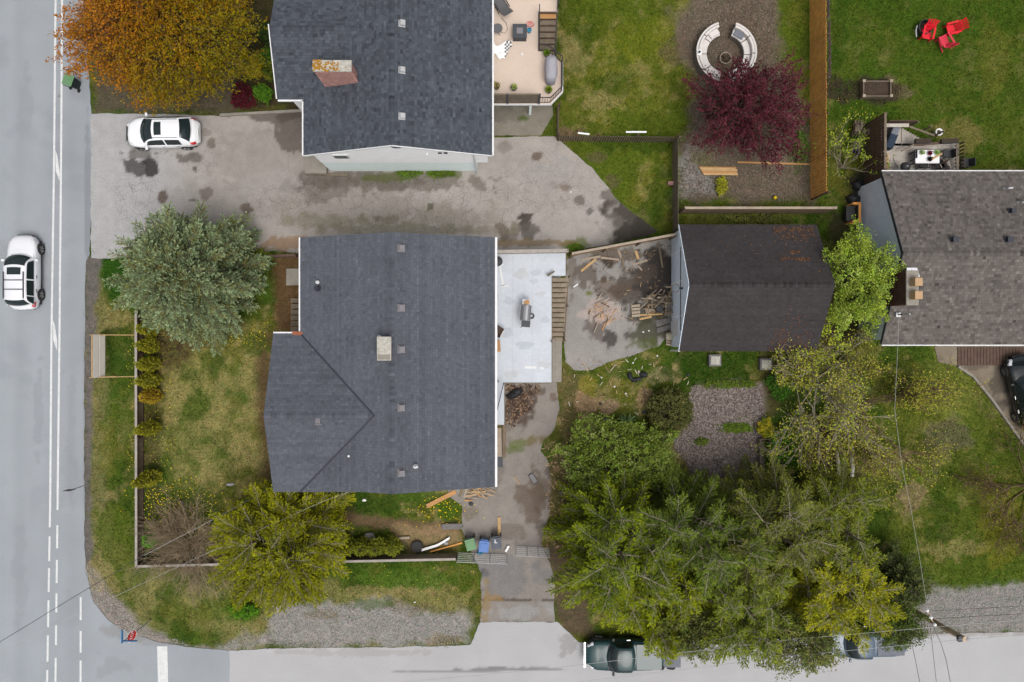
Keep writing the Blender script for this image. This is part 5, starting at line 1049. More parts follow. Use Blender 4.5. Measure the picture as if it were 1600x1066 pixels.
lump('hat', 'small dark cap on the lawn near the round shrub', 'cap', 1008,643,.22,.12,.12,'greymetal',.4,4); lump('cup', 'small dark can on the grass below the garage', 'can', 1075,586,.09,.09,.14,'greymetal',0,5); lump('bag', 'small blue bag lying at the hedge edge', 'bag', 920,686,.22,.13,.1,'bluebag',.1,6)
lump('tarp_bundle', 'dark bundled tarp at the top of the hedge', 'bundle', 951,660,.48,.26,.25,'greymetal',-.5,7); lump('rubbish_sack', 'black rubbish bags heaped under the white deck edge', 'sack', 804,615,.55,.28,.4,'tarp',.5,8); lump('pot', 'small grey can on the lawn beside the hedge', 'can', 938,631,.09,.08,.12,'greymetal',0,9)
lump('rag', 'dark cloth lying among the dandelions', 'rag', 282,785,.24,.16,.08,'tarp',-.4,10); lump('rag', 'white paper on the grass below the house eave', 'paper', 569,782,.13,.09,.05,'signwhite',0,11); lump('rag', 'pale bits lying in the grass by the yellow conifer', 'paper', 360,757,.25,.1,.06,'cover',0,12)
for i, (px, py) in enumerate(((1005,519),(1014,517),(989,567),(881,517),(960,604),(978,615),(940,590),(648,941),(892,300),(1027,556))):
    lump('litter', ('white pebble on the mossy slab edge','small white pebble beside the mossy slab one','white cup on the lawn below the slab','white scrap by the foot of the deck stairs','white scrap on the lawn left of the round shrub','white flake on the lawn beside the boots','white flake on the straw patch','white scrap on the bottom verge','white scrap on the upper driveway end','white scrap on the grass near the garage corner')[i], 'litter', px, py, .06,.05,.04,'signwhite',0,20+i)
# corner yard
def bin_(label, px, py, rz, lidm, bodym, tilt=0, extra=None):
    t = T('wheeled_bin', label, 'bin', W(px,py), rz); mb = MB(); P = []
    for z, w, d in ((.06,.20,.22),(.5,.245,.27),(.93,.275,.31)): P.append([Vector((sx*w, sy*d, z)) for sx, sy in ((-1,-1),(0,-1.02),(1,-1),(1.02,0),(1,1),(0,1.02),(-1,1),(-1.02,0))])
    mb.grid(P, True); mb.add(P[0], [tuple(range(7,-1,-1))]); mb.build('body', M[bodym], t, True)
    ld = MB(); ld.box((0,-.02,.965), (.6,.68,.05)); ld.box((0,-.04,1.0), (.44,.46,.04)); l_ = ld.build('lid', M[lidm], t, True, bevel=.02)
    MB().box((0,-.04,1.025), (.2,.2,.012)).build('lid_emboss', M[lidm], l_, True, bevel=.004)
    MB().bar((-.22,.37,.93), (.22,.37,.93), .04,.04).build('handle', M[bodym], t, True)
    for s in (-1,1): w = MB().lathe([(.11,-.03),(.125,-.02),(.125,.02),(.11,.03)], (s*.27,.27,.125), 14, Matrix.Rotation(RAD(90), 3, 'Y')).build('wheel', M['rubber'], t, True)
    return t
bin_('green lidded wheeled bin standing alone on the main road edge', 121,134, RAD(160), 'greenlid','binbody')
bin_('green lidded wheeled bin beside the side gate', 736.5,844, RAD(15), 'greenlid','binbody'); bb = bin_('blue wheeled bin beside the side gate', 757,847, RAD(-6), 'bluelid','bluelid'); bin_('dark grey wheeled bin with white mark beside the side gate', 776,842, RAD(4), 'greybin','greybin')
lump('bag', 'crumpled light blue bag on the ground in front of the blue bin', 'bag', 752,860,.3,.2,.5,'bluebag',.5,31)
mk = MB(); p = W(774.5,846,1.045); mk.box(p+Vector((-.04,0,0)), (.05,.2,.006)); mk.box(p+Vector((.03,-.09,0)), (.12,.04,.006)); o = mk.build('lid_mark', M['signwhite'], None); o.parent = bpy.data.objects['wheeled_bin.003']; o.matrix_parent_inverse = wm(o.parent).inverted()
def wheel_parts(parent, c, R_, w, ax, m='galv', local=True):
    A_ = Matrix.Rotation(RAD(90), 3, 'X') if ax == 'y' else (Matrix.Identity(3) if ax == 'z' else Matrix.Rotation(RAD(90), 3, 'Y'))
    ty = MB().lathe([(R_*.62,-w/2),(R_*.9,-w/2),(R_,-w*.32),(R_,w*.32),(R_*.9,w/2),(R_*.62,w/2)], c, 24, A_).build('wheel', M['rubber'], parent, local, smooth=False)
    rm = MB(); rm.lathe([(R_*.63,-w*.45),(R_*.63,w*.45),(R_*.56,w*.47),(R_*.5,w*.30),(R_*.16,w*.38),(R_*.05,w*.46)], c, 20, A_)
    r_ = rm.build('rim', M[m], ty, local); sp = MB()
    for i in range(6):
        a = i*1.0472; d = A_ @ Vector((math.cos(a), math.sin(a), 0)); nrm = A_ @ Vector((0,0,1))
        for sg in (1,-1): sp.bar(Vector(c)+d*R_*.15+nrm*sg*w*.43, Vector(c)+d*R_*.58+nrm*sg*w*.46, R_*.13, w*.06)
    sp.build('spoke', M[m], ty, local, kind='stuff'); return ty
sw = T('spare_wheel', 'old rusty wheel with tyre lying by the bottom fence', 'wheel', W(652,853)); wheel_parts(sw, (0,0,.14), .36, .22, 'z', 'rust')
bpR = T('car_bumper', 'curved white car bumper lying in the dirt by the old wheel', 'bumper', W(682,850)); mb = MB(); P = []
for i in range(13):
    f = i/12; x = 659+f*43; yv = 859-f*13-9*max(0, f-.55)**1.2*1.6; q = W(x,yv,.1); P.append([q+Vector((.02,.07,.0)), q+Vector((-.01,.07,.10)), q+Vector((.01,-.07,.12)), q+Vector((.03,-.08,.0))])
mb.grid(P, True); mb.build('shell', M['signwhite'], bpR); MB().box(W(697,849,.08), (.22,.14,.12)).build('bracket', M['cover'], bpR)
def gate(label, x0, x1, py, z, tilt):
    t = T('metal_gate', label, 'gate', W((x0+x1)/2,py)); a, b = W(x0,py), W(x1,py+tilt)
    for i, dz in enumerate((.08,.30,.52,.74,.96,1.15)):
        a2 = a+Z*dz; b2 = b+Z*dz; MB().tube([a2+Vector((0,-dz*.22,0)), b2+Vector((0,-dz*.22,0))], .02, 6).build('bar', M['galv'], t)
    for f in (0,.33,.66,1): p = a+(b-a)*f; MB().tube([p, p+Vector((0,-.27,1.2))], .022, 6).build('upright', M['galv'], t)
    for f in np.linspace(.04,.96,16): p = a+(b-a)*f; MB().tube([p, p+Vector((0,-.25,1.1))], .006, 4).build('mesh_wire', M['galv'], t)
    return t
gate('long metal tube gate leaning behind the wheeled bins', 716,792,863,0,3); gate('shorter metal tube gate on the hedge side of the drive', 806,858,853,0,3)
bt = MB().bar(W(790,862,.1), W(795,853,.1), .12,.12).build('bottle', M['signwhite']); tag(bt, 'white bottle lying between the two gates', 'bottle')
wf = T('window_frame', 'dark framed window pane lying on the side path', 'window', W(833,748)); q = W(833,748,.06); Mx = Matrix.Rotation(RAD(-58), 3, 'Z')
MB().box(q, (.58,.28,.04), M=Mx).build('pane', M['ventgrey'], wf)
for c_, d in (((0,.15,.01),(.64,.04,.05)),((0,-.15,.01),(.64,.04,.05)),((.31,0,.01),(.04,.26,.05)),((-.31,0,.01),(.04,.26,.05))): MB().box(q+Mx @ Vector(c_), d, M=Mx).build('frame_bar', M['blackplastic'], wf)
cbk = T('cinder_block', 'grey cinder block with two holes beside the hedge', 'block', W(880,769)); q = W(880,769,.1); Mx = Matrix.Rotation(RAD(60), 3, 'Z')
for c_, d in (((0,.08,0),(.4,.035,.19)),((0,-.08,0),(.4,.035,.19)),((-.18,0,0),(.04,.125,.19)),((0,0,0),(.04,.125,.19)),((.18,0,0),(.04,.125,.19))): MB().box(q+Mx @ Vector(c_), d, M=Mx).build('web', M['concrete'], cbk)
sp2_ = T('splintered_wood', 'splintered fresh timber pile at the house corner', 'wood pile', W(745,770))
for i in range(34):
    a = rr.gauss(0,.5); q = W(rr.gauss(746,7), rr.gauss(768,4), .04+.008*i); L = rr.uniform(.15,.45); d = Vector((math.cos(a), math.sin(a), rr.uniform(-.1,.2)))*L; MB().bar(q-d, q+d, rr.uniform(.03,.09), .02).build('splinter', M[rr.choice(('paleplank','orange','greyplank'))], sp2_)
lump('bag', 'small dark box on the path below the splintered timber', 'box', 736,787,.16,.14,.14,'greymetal',.3,41)
o = MB().prism(poly_px([(570,834),(582,833),(586,842),(581,852),(573,852),(568,844)], .3), .02, .3).build('stone_pad', M['rock'], bevel=.03); tag(o, 'flat grey stone among the small cedars by the bottom fence', 'stone')
o = MB().bar(W(690,823,.1), W(722,822,.1), .36,.16).build('log', M['rock'], bevel=.05); tag(o, 'flat grey slab lying between grass and side path', 'slab')
o = MB().bar(W(610,842,.1), W(640,840,.1), .14,.1).build('plank', M['greyplank']); tag(o, 'pale rotten board behind the small cedars', 'plank')
o = MB().prism(poly_px([(775,714),(785,714),(786,730),(776,730)], .05), .02, .06).build('door_mat', M['greymetal']); tag(o, 'dark doormat at the foot of the east wall', 'mat')
tp = T('trough_frame', 'weathered wooden trough edging beside the mulch bed', 'trough', W(1193,710)); q0 = [(1186,686),(1202,686),(1205,738),(1187,738)]
for a, b in zip(q0, q0[1:]+q0[:1]): MB().bar(W(*a,.2), W(*b,.2), .06,.4).build('side_board', M['oldwood'], tp)
for i, pts in enumerate((((1304,690),(1306,705),(1309,720),(1311,742)), ((1332,697),(1330,712),(1332,730),(1331,745)))):
    t = T('log_stack', ('left','right')[i]+' row of whitewashed logs edging the wild bed', 'logs', W(*pts[1]))
    for a, b in zip(pts[:-1], pts[1:]): MB().tube([W(*a,.2), W(*b,.22)], [.13,.11], 8).build('log', M['cap'], t)
# notice board on the verge
nb = T('notice_board', 'cream double panel notice board on timber struts by the main road', 'sign board', W(163,557)); xa, xb = W(163,0,.6).x, W(150,0,1.95).x; ya, yb_ = W(0,523,1.3).y, W(0,590,1.3).y; xc = W(157,0,1.2).x
MB().box((xc+.07,(ya+yb_)/2,1.15), (.04,ya-yb_,.42), M=Matrix.Rotation(RAD(-14),3,'Y')).build('lower_panel', M['signcream'], nb); MB().box((xc-.05,(ya+yb_)/2,1.62), (.04,ya-yb_,.44), M=Matrix.Rotation(RAD(-14),3,'Y')).build('upper_panel', M['signcream'], nb)
MB().bar((xc-.12,ya,1.87), (xc-.12,yb_,1.87), .05,.05).build('top_batten', M['paleplank'], nb)
for yv in (ya-.02, yb_+.02): MB().bar((xc-.19,yv,1.96), (xc+.26,yv,0), .045,.09).build('post', M['paleplank'], nb); MB().bar((xc-.10,yv,1.4), (W(218,0,.5).x,yv,.45), .045,.09).build('strut', M['paleplank'], nb)
# stop sign with street name blades
base = W(236,969); 
sg = T('stop_sign', 'red stop sign with two blue street name blades at the corner', 'sign', base)
MB().tube([base, base+Vector((0,0,3.0))], .035, 8).build('post', M['galv'], sg)
nrm = Vector((.95,-.12,.27)).normalized(); uax = Vector((0,0,1)).cross(nrm).normalized(); vax = nrm.cross(uax); Mx = Matrix((uax, vax, nrm)).transposed(); pc = base+Vector((.07,0,2.45))
def octo(r, z): return [pc+Mx @ Vector((r*math.cos(RAD(22.5+45*i)), r*math.sin(RAD(22.5+45*i)), z)) for i in range(8)]
mb = MB(); mb.add(octo(.38,0)+octo(.38,.02), [tuple(range(7,-1,-1)), tuple(range(8,16))]+[(i,(i+1)%8,8+(i+1)%8,8+i) for i in range(8)]); pl_ = mb.build('plate', M['signwhite'], sg)
mb = MB(); mb.add(octo(.345,.024), [tuple(range(8))]); mb.build('red_face', M['signred'], pl_)
cu = bpy.data.curves.new('stop_text', 'FONT'); cu.body = 'STOP'; cu.size = .30; cu.align_x = 'CENTER'; cu.align_y = 'CENTER'
to = bpy.data.objects.new('tmp', cu); col.objects.link(to); bpy.context.view_layer.update(); me = bpy.data.meshes.new_from_object(to.evaluated_get(bpy.context.evaluated_depsgraph_get())); bpy.data.objects.remove(to)
me.transform(Matrix.Translation(pc+nrm*.03) @ Mx.to_4x4()); me.materials.clear(); link('lettering', me, M['signwhite'], pl_)
p = base+Vector((0,0,3.0)); MB().box(p+Vector((.32,-.02,.10)), (.8,.03,.2)).build('name_blade', M['signblue'], sg); MB().box(p+Vector((-.02,.32,.31)), (.03,.75,.2)).build('name_blade', M['signblue'], sg)
base = W(140,756); t = T('road_sign', 'thin sign post with a small plate seen edge-on beside the main road', 'sign', base); MB().tube([base, base+Z*2.4], .03, 8).build('post', M['galv'], t); MB().box(base+Vector((0,.03,2.1)), (.45,.02,.6)).build('plate', M['ventgrey'], t)

# ------------------------------------------------------------------ vehicles
def lerpv(t, T_): 
    for (a, va), (b, vb) in zip(T_[:-1], T_[1:]):
        if t <= b: f = (t-a)/(b-a); f = f*f*(3-2*f); return va+(vb-va)*f
    return T_[-1][1]
def car(name, label, px, py, rz, L, wd, hood, zb, zr, cab, paint, kind, cat='car', roof_w=.80, sun=True, rails=False, bars=0, wr=.33, detail=None):
    t = T(name, label, cat, W(px,py), rz); hw = wd/2; N_ = 27; P = []
    x0 = -L/2
    def hwx(f): return hw*lerpv(f, [(0,.50),(.03,.72),(.10,.90),(.2,.98),(.5,1.0),(.82,.97),(.95,.86),(1,.62)])
    def top(f): return lerpv(f, hood)
    for i in range(N_):
        f = i/(N_-1); x = L/2-f*L; w = hwx(f); zt = top(f); b = .24+.12*(max(0,.06-f)+max(0,f-.94))/.06
        ring = [(-w*.86,b),(-w*.99,b+.16),(-w,b+.34),(-w*.985,zt-.16),(-w*.93,zt-.05),(-w*.72,zt+.0),(-w*.35,zt+.022),(0,zt+.03)]
        ring = ring+[(-a,c) for a, c in ring[-2::-1]]; P.append([Vector((x,a,c)) for a, c in ring])
    mb = MB(); mb.grid(P); mb.add(P[0], [tuple(range(len(P[0])))]); mb.add(P[-1], [tuple(range(len(P[0])-1,-1,-1))]); body = mb.build('body', M[paint], t, True, smooth=True)
    MB().box((0,0,.27), (L*.86,wd*.86,.2)).build('chassis', M['blackplastic'], t, True)
    xa, xb, xc, xd = cab       # windscreen foot, roof front, roof rear, rear glass foot (distance from the nose)
    def cabz(x): 
        if x < xb: return zb+(zr-zb)*math.sin((x-xa)/(xb-xa)*math.pi/2)**.92
        if x > xc: return zb+(zr-zb)*math.cos((x-xc)/(xd-xc)*math.pi/2)**.8
        return zr+.03*math.sin((x-xb)/(xc-xb)*math.pi)
    def wtop(x): f = (cabz(x)-zb)/(zr-zb); return hw*(.93+(roof_w-.93)*f)
    def wbase(x): return hw*.93*(1-.10*max(0,(xa+.25-x)/.25)-.06*max(0,(x-xd+.2)/.2))
    def surf(x, s):          # s -1..1 across the top
        w = min(wtop(x), wbase(x)); kf = .24*max(0, 1-(x-xa)/(xb+.5-xa))-.16*max(0, 1-(xd-x)/(xd-xc+.3)); return Vector((L/2-x-kf*s*s, w*s, cabz(x)+.035*(1-s*s)-.04*s**6))
    xs = np.linspace(xa, xd, 25); P = []
    for x in xs:
        r = [Vector((L/2-x, -wbase(x), zb-.04))]+[surf(x, s) for s in (-1,-.94,-.8,-.45,0,.45,.8,.94,1)]+[Vector((L/2-x, wbase(x), zb-.04))]; P.append(r)
    mb = MB(); mb.grid(P); mb.build('cabin', M[paint], t, True, smooth=True)
    def patch(nm, xa_, xb_, s0, s1, m, off=.012, n=8, taper=0):
        mb = MB(); G_ = []
        for x in np.linspace(xa_, xb_, n):
            f = (x-xa_)/(xb_-xa_); k = 1-taper*f if taper >= 0 else 1+taper*(1-f); G_.append([surf(x, s*k)+Z*off+Vector((off*(.8 if x < xb else (-.8 if x > xc else 0)),0,0)) for s in np.linspace(s0, s1, 9)])
        mb.grid(G_); return mb.build(nm, M[m], t, True, smooth=True)
    patch('windscreen', xa+.10, xb+.02, -.93, .93, 'glass'); 
    if xd-xc > .25: patch('rear_window', xc+.05, xd-.06, -.88, .88, 'glass')
    if sun: patch('sunroof', xb+.18, xb+.62, -.62, .62, 'glass', .014)
    def side(nm, xa_, xb_, sg_, slope0=0, slope1=0):
        G_ = []
        for x in np.linspace(xa_, xb_, 8):
            lo = Vector((L/2-x, sg_*wbase(x), zb-.02)); hi = surf(x, sg_*1.0); G_.append([lo+(hi-lo)*k+Vector((0,sg_*.014,.006)) for k in (.06,.5,.90)])
        mb = MB(); mb.grid(G_); mb.build(nm, M['glass'], t, True)
    for s in (-1,1):
        m1 = xa+(xd-xa)*.5 if kind != 'pickup' else xd-.2
        side('side_window', xa+.42, m1-.04, s)
        if kind != 'pickup': side('side_window', m1+.05, min(xd-.35, m1+.95), s)
        if kind == 'suv': side('side_window', min(xd-.3, m1+1.02), xd-.14, s)
        mr_ = MB().box((L/2-xa-.42, s*(hw+.10), zb+.02), (.14,.2,.13)).build('mirror', M[paint if paint != 'teal' else 'blackplastic'], t, True, bevel=.03)
        for fx in ((xa+.75, m1-.1), (m1+.1, m1+.75)):
            if kind != 'pickup' or fx[0] == xa+.75: MB().box((L/2-fx[1]+.1, s*(hw*.995), zb-.16), (.2,.05,.04)).build('door_handle', M['chrome'], t, True)
        for fx in (.185,.80): wheel_parts(t, (L/2-fx*L, s*(hw-.08), wr), wr, .2, 'y', 'lamp' if paint != 'blackpaint' else 'galv')
        h = MB(); G_ = []
        for i in range(6):
            f = .03+.075*i/5; x = L/2-f*L; w = hwx(f); G_.append([Vector((x, s*w*(.98), top(f)-.17)), Vector((x, s*w*.955, top(f)-.06)), Vector((x+.01, s*w*.78, top(f)+.012))])
        h.grid(G_); h.build('headlight', M['lamp'], t, True)
        G_ = []
        for i in range(6):
            f = .90+.075*i/5; x = L/2-f*L; w = hwx(f); zt = top(f); G_.append([Vector((x, s*(w+.008), zt-.26)), Vector((x, s*(w*.99+.008), zt-.12)), Vector((x, s*(w*.90), zt-.018))])
        h = MB(); h.grid(G_); h.build('tail_light', M['redlamp'], t, True)
        if rails: MB().bar((L/2-xb-.45, s*hw*roof_w*.88, zr+.09), (L/2-xc+.05, s*hw*roof_w*.88, zr+.09), .045,.045).build('roof_rail', M['blackplastic'], t, True)
        else: MB().bar((L/2-xb-.1, s*hw*roof_w*.86, zr+.035), (L/2-xc+.1, s*hw*roof_w*.86, zr+.03), .025,.03).build('roof_trim', M['blackplastic'], t, True)
    for i in range(bars): x = L/2-xb-.95-.55*i; MB().bar((x,-hw*roof_w*.88,zr+.09), (x,hw*roof_w*.88,zr+.09), .05,.035).build('cross_bar', M['blackplastic'], t, True)
    MB().box((L/2-.02,0,.52), (.06,wd*.42,.14)).build('grille', M['blackplastic'], t, True); MB().box((-L/2+.03,0,.46), (.08,wd*.66,.12)).build('rear_bumper', M['blackplastic' if kind == 'suv' else paint], t, True, bevel=.03)
    MB().box((-L/2-.005,0,.72), (.02,.4,.11)).build('number_plate', M['signwhite'], t, True); MB().tube([(L/2-xa-.03,-.05,zb+.03),(L/2-xa-.10,.5,zb+.06)], .012, 4).build('wiper', M['blackplastic'], t, True)
    return t
car('parked_car', 'silver suv with roof rack driving on the main road', 48,427, RAD(90), 4.5, 1.80, [(0,.58),(.04,.82),(.12,.90),(.3,.96),(.95,.97),(1,.74)], .98, 1.50, (1.15,1.85,3.95,4.36), 'silver', 'suv', roof_w=.74, rails=True, bars=2, wr=.36)
car('parked_car', 'white hatchback with sunroof parked under the golden tree', 262,212, RAD(181), 4.35, 1.82, [(0,.52),(.05,.74),(.2,.92),(.3,.98),(.9,1.02),(.97,.95),(1,.60)], .96, 1.46, (.95,1.85,3.5,4.12), 'carwhite', 'hatch', roof_w=.70)
dk = car('parked_car', 'dark teal pickup truck parked under the conifers on the side road', 972,1015, RAD(180), 4.7, 1.85, [(0,.66),(.04,.92),(.12,1.0),(.3,1.06),(.9,1.06),(1,.95)], 1.05, 1.62, (1.25,1.85,2.75,3.0), 'teal', 'pickup', 'truck', roof_w=.78, sun=False, wr=.38)
MB().box((-1.45,0,1.10), (1.5,1.5,.06)).build('bed_cover', M['teal'], dk, True); MB().bar((2.36,-.75,.72), (2.36,.75,.72), .08,.16).build('bull_bar', M['chrome'], dk, True); MB().box((.95,0,1.075), (.12,1.5,.03)).build('cowl', M['blackplastic'], dk, True)
sv = car('parked_car', 'silver pickup truck mostly hidden by leaves on the side road, near the pole', 1341,994, RAD(180), 4.9, 1.85, [(0,.66),(.04,.92),(.12,1.0),(.3,1.06),(.9,1.06),(1,.95)], 1.05, 1.66, (1.05,1.75,2.6,2.85), 'bluesilver', 'pickup', 'truck', roof_w=.80, sun=False, wr=.36)
MB().box((-1.45,0,1.09), (1.6,1.45,.05)).build('bed_cover', M['greyfabric'], sv, True)
car('parked_car', 'shiny black car at the right edge below the house', 1594,612, RAD(103), 4.6, 1.84, [(0,.52),(.05,.76),(.2,.93),(.3,.98),(.9,1.03),(.97,.97),(1,.62)], .98, 1.46, (1.15,1.95,3.2,4.1), 'blackpaint', 'sedan', roof_w=.72)
tr = T('trailer', 'small grey flat trailer behind the teal truck under the branches', 'trailer', W(1040,1018)); q = W(1044,1018); MB().box(q+Z*.5, (1.3,1.5,.08)).build('bed', M['greyfabric'], tr); MB().bar(q+Vector((-1.0,0,.45)), q+Vector((-.6,0,.45)), .08,.08).build('drawbar', M['black'], tr)
for s in (-1,1): wheel_parts(tr, q+Vector((.1,s*.82,.28)), .28, .16, 'y', 'galv', False)
torus(q+Vector((-.55,-.72,.66)), .13, .06, ax=Matrix.Rotation(RAD(35),3,'X')).build('spare_tyre', M['rubber'], tr)

# ------------------------------------------------------------------ utility pole and wires
pb0 = W(1424,953); ptop = W(1512,1000,5.6)
up = T('utility_pole', 'leaning weathered utility pole with crossarm at the gravel shoulder', 'utility pole', pb0); tip = Vector((pb0.x+.9, pb0.y-.2, 6.4)); tip = W(1508,999,5.4)
MB().tube([pb0, (pb0+tip)/2, tip], [.19,.165,.14], 12).build('shaft', M['pole'], up); MB().lathe([(.07,0),(.10,.03),(.10,.1),(.05,.12)], tip+Vector((.16,-.02,-.08)), 12).build('lamp_head', M['cover'], up)
MB().box(tip+Vector((-.25,.0,-.1)), (.2,.3,.2)).build('bracket', M['greymetal'], up)
m1 = W(1453,963,4.0); ca = MB().bar(W(1447,953,4.2), W(1459,975,4.2), .07,.09).build('crossarm', M['pole'], up)
for f in (0,.5,1): p = W(1447+12*f,953+22*f,4.3); MB().lathe([(.05,0),(.09,.06),(.05,.12),(.08,.16),(.03,.2)], p, 10).build('insulator', M['signwhite'], up)
MB().bar(W(1418,985,3.6), W(1437,991,3.6), .04,.04).build('bracket', M['darkwire'], up); MB().bar(W(1435,980,3.6), W(1436,1002,3.6), .04,.04).build('bracket', M['darkwire'], up)
for i in range(3): MB().bar(W(1432,984+8*i,3.6), W(1440,984+8*i,3.6), .03,.03).build('pin', M['darkwire'], up)
def wire(label, pts, r=.016, m='wire', seg=10, sag=.0):
    P = []
    for a, b in zip(pts[:-1], pts[1:]):
        a3, b3 = W(*a), W(*b)
        for i in range(seg+1): f = i/seg; p = a3*(1-f)+b3*f; P.append(p-Z*sag*4*f*(1-f))
    o = MB().tube(P, r, 5).build('overhead_wire', M[m]); return tag(o, label, 'wire')
wire('upper pale cable crossing over the side road trees to the right edge', [(300,1095,6),(840,1047,5.6),(1240,999,5.4),(1450,981,5.4),(1700,960,5.6)], .011)
wire('lower pale cable crossing over the parked trucks to the right edge', [(700,1092,6),(903,1066,5.6),(1240,1025,5.4),(1508,999,5.4),(1700,985,5.5)], .011)
wire('dark line crossing the road corner and lawn to the middle house', [(-60,1038,6.5),(0,1003,6.4),(140,918,6.0),(225,868,5.6)], .016, 'darkwire'); wire('pale line over the brown shrub ending at the middle house eave', [(225,868,5.6),(300,829,4.9),(335,811,4.2),(432,757,3.2)], .011)
wire('thin pale line crossing the road corner below the dark one', [(-60,1045,6.4),(0,1018,6.3),(150,946,5.8),(316,868,5.2),(504,784,4.9),(549,767,5.0)], .008)
wire('twisted pale service cable from the pole to the right house mast', [(1450,955,4.4),(1438,880,4.5),(1424,800,4.6),(1409,725,4.6),(1398,640,4.6),(1402,560,4.7),(1405,492,5.2)], .009)
wire('dark wire dropping from the pole towards the bottom edge, left one', [(1424,1003,3.8),(1430,1030,3.9),(1437,1066,4),(1446,1110,4)], .014, 'darkwire'); wire('dark wire dropping from the pole towards the bottom edge, middle one', [(1453,975,4.3),(1459,1030,4.4),(1463,1066,4.4),(1468,1110,4.4)], .012, 'darkwire'); wire('dark curved wire dropping from the pole towards the bottom edge, right one', [(1456,975,4.3),(1470,1005,4.4),(1478,1030,4.4),(1485,1066,4.4),(1488,1110,4.4)], .014, 'darkwire')
wire('black upper wire from the crossarm to the right edge', [(1455,955,4.3),(1600,947,4.3),(1700,942,4.3)], .012, 'darkwire'); wire('second black wire from the crossarm to the right edge', [(1458,967,4.3),(1600,959,4.3),(1700,953,4.3)], .012, 'darkwire')

# ------------------------------------------------------------------ trees and shrubs
FK = 1.55
def nrmz(a): return a/(np.linalg.norm(a, axis=-1, keepdims=True)+1e-9)
def quads(Pc, a, b):              # rhombus-ish leaves: centre, half axis along, half axis across
    return np.stack([Pc-a, Pc+b-a*.1, Pc+a, Pc-b-a*.1], 1)
def sticks(A, B, r0, r1):         # three-sided tapered sticks
    d = nrmz(B-A); u = nrmz(np.cross(d, np.array([.31,.17,.94]))); w = np.cross(d, u); V = []
    r0 = np.broadcast_to(np.asarray(r0, float), (len(A),)); r1 = np.broadcast_to(np.asarray(r1, float), (len(A),))
    for P_, r in ((A, r0), (B, r1)):
        for k in range(3): c, s = math.cos(k*2.0944), math.sin(k*2.0944); V.append(P_+(u*c+w*s)*r[:, None])
    V = np.stack(V, 1); i = np.arange(len(A))[:, None]*6; f = np.concatenate([i+np.array([[0,1,4,3]]), i+np.array([[1,2,5,4]]), i+np.array([[2,0,3,5]])])
    return V.reshape(-1, 3), f
def stick_obj(name, segs, m, parent):
    A = np.concatenate([s[0] for s in segs]); B_ = np.concatenate([s[1] for s in segs]); r0 = np.concatenate([np.broadcast_to(s[2], (len(s[0]),)) for s in segs]); r1 = np.concatenate([np.broadcast_to(s[3], (len(s[0]),)) for s in segs])
    V, f = sticks(A, B_, r0, r1); return link(name, npmesh(name, V, f), M[m], parent)
def leaf_obj(name, Q, C, parent):
    n = len(Q); return link(name, npmesh(name, Q.reshape(-1, 3), np.arange(n*4).reshape(-1, 4), np.repeat(np.clip(C, .004, .75), 4, 0)), M['leaf'], parent)
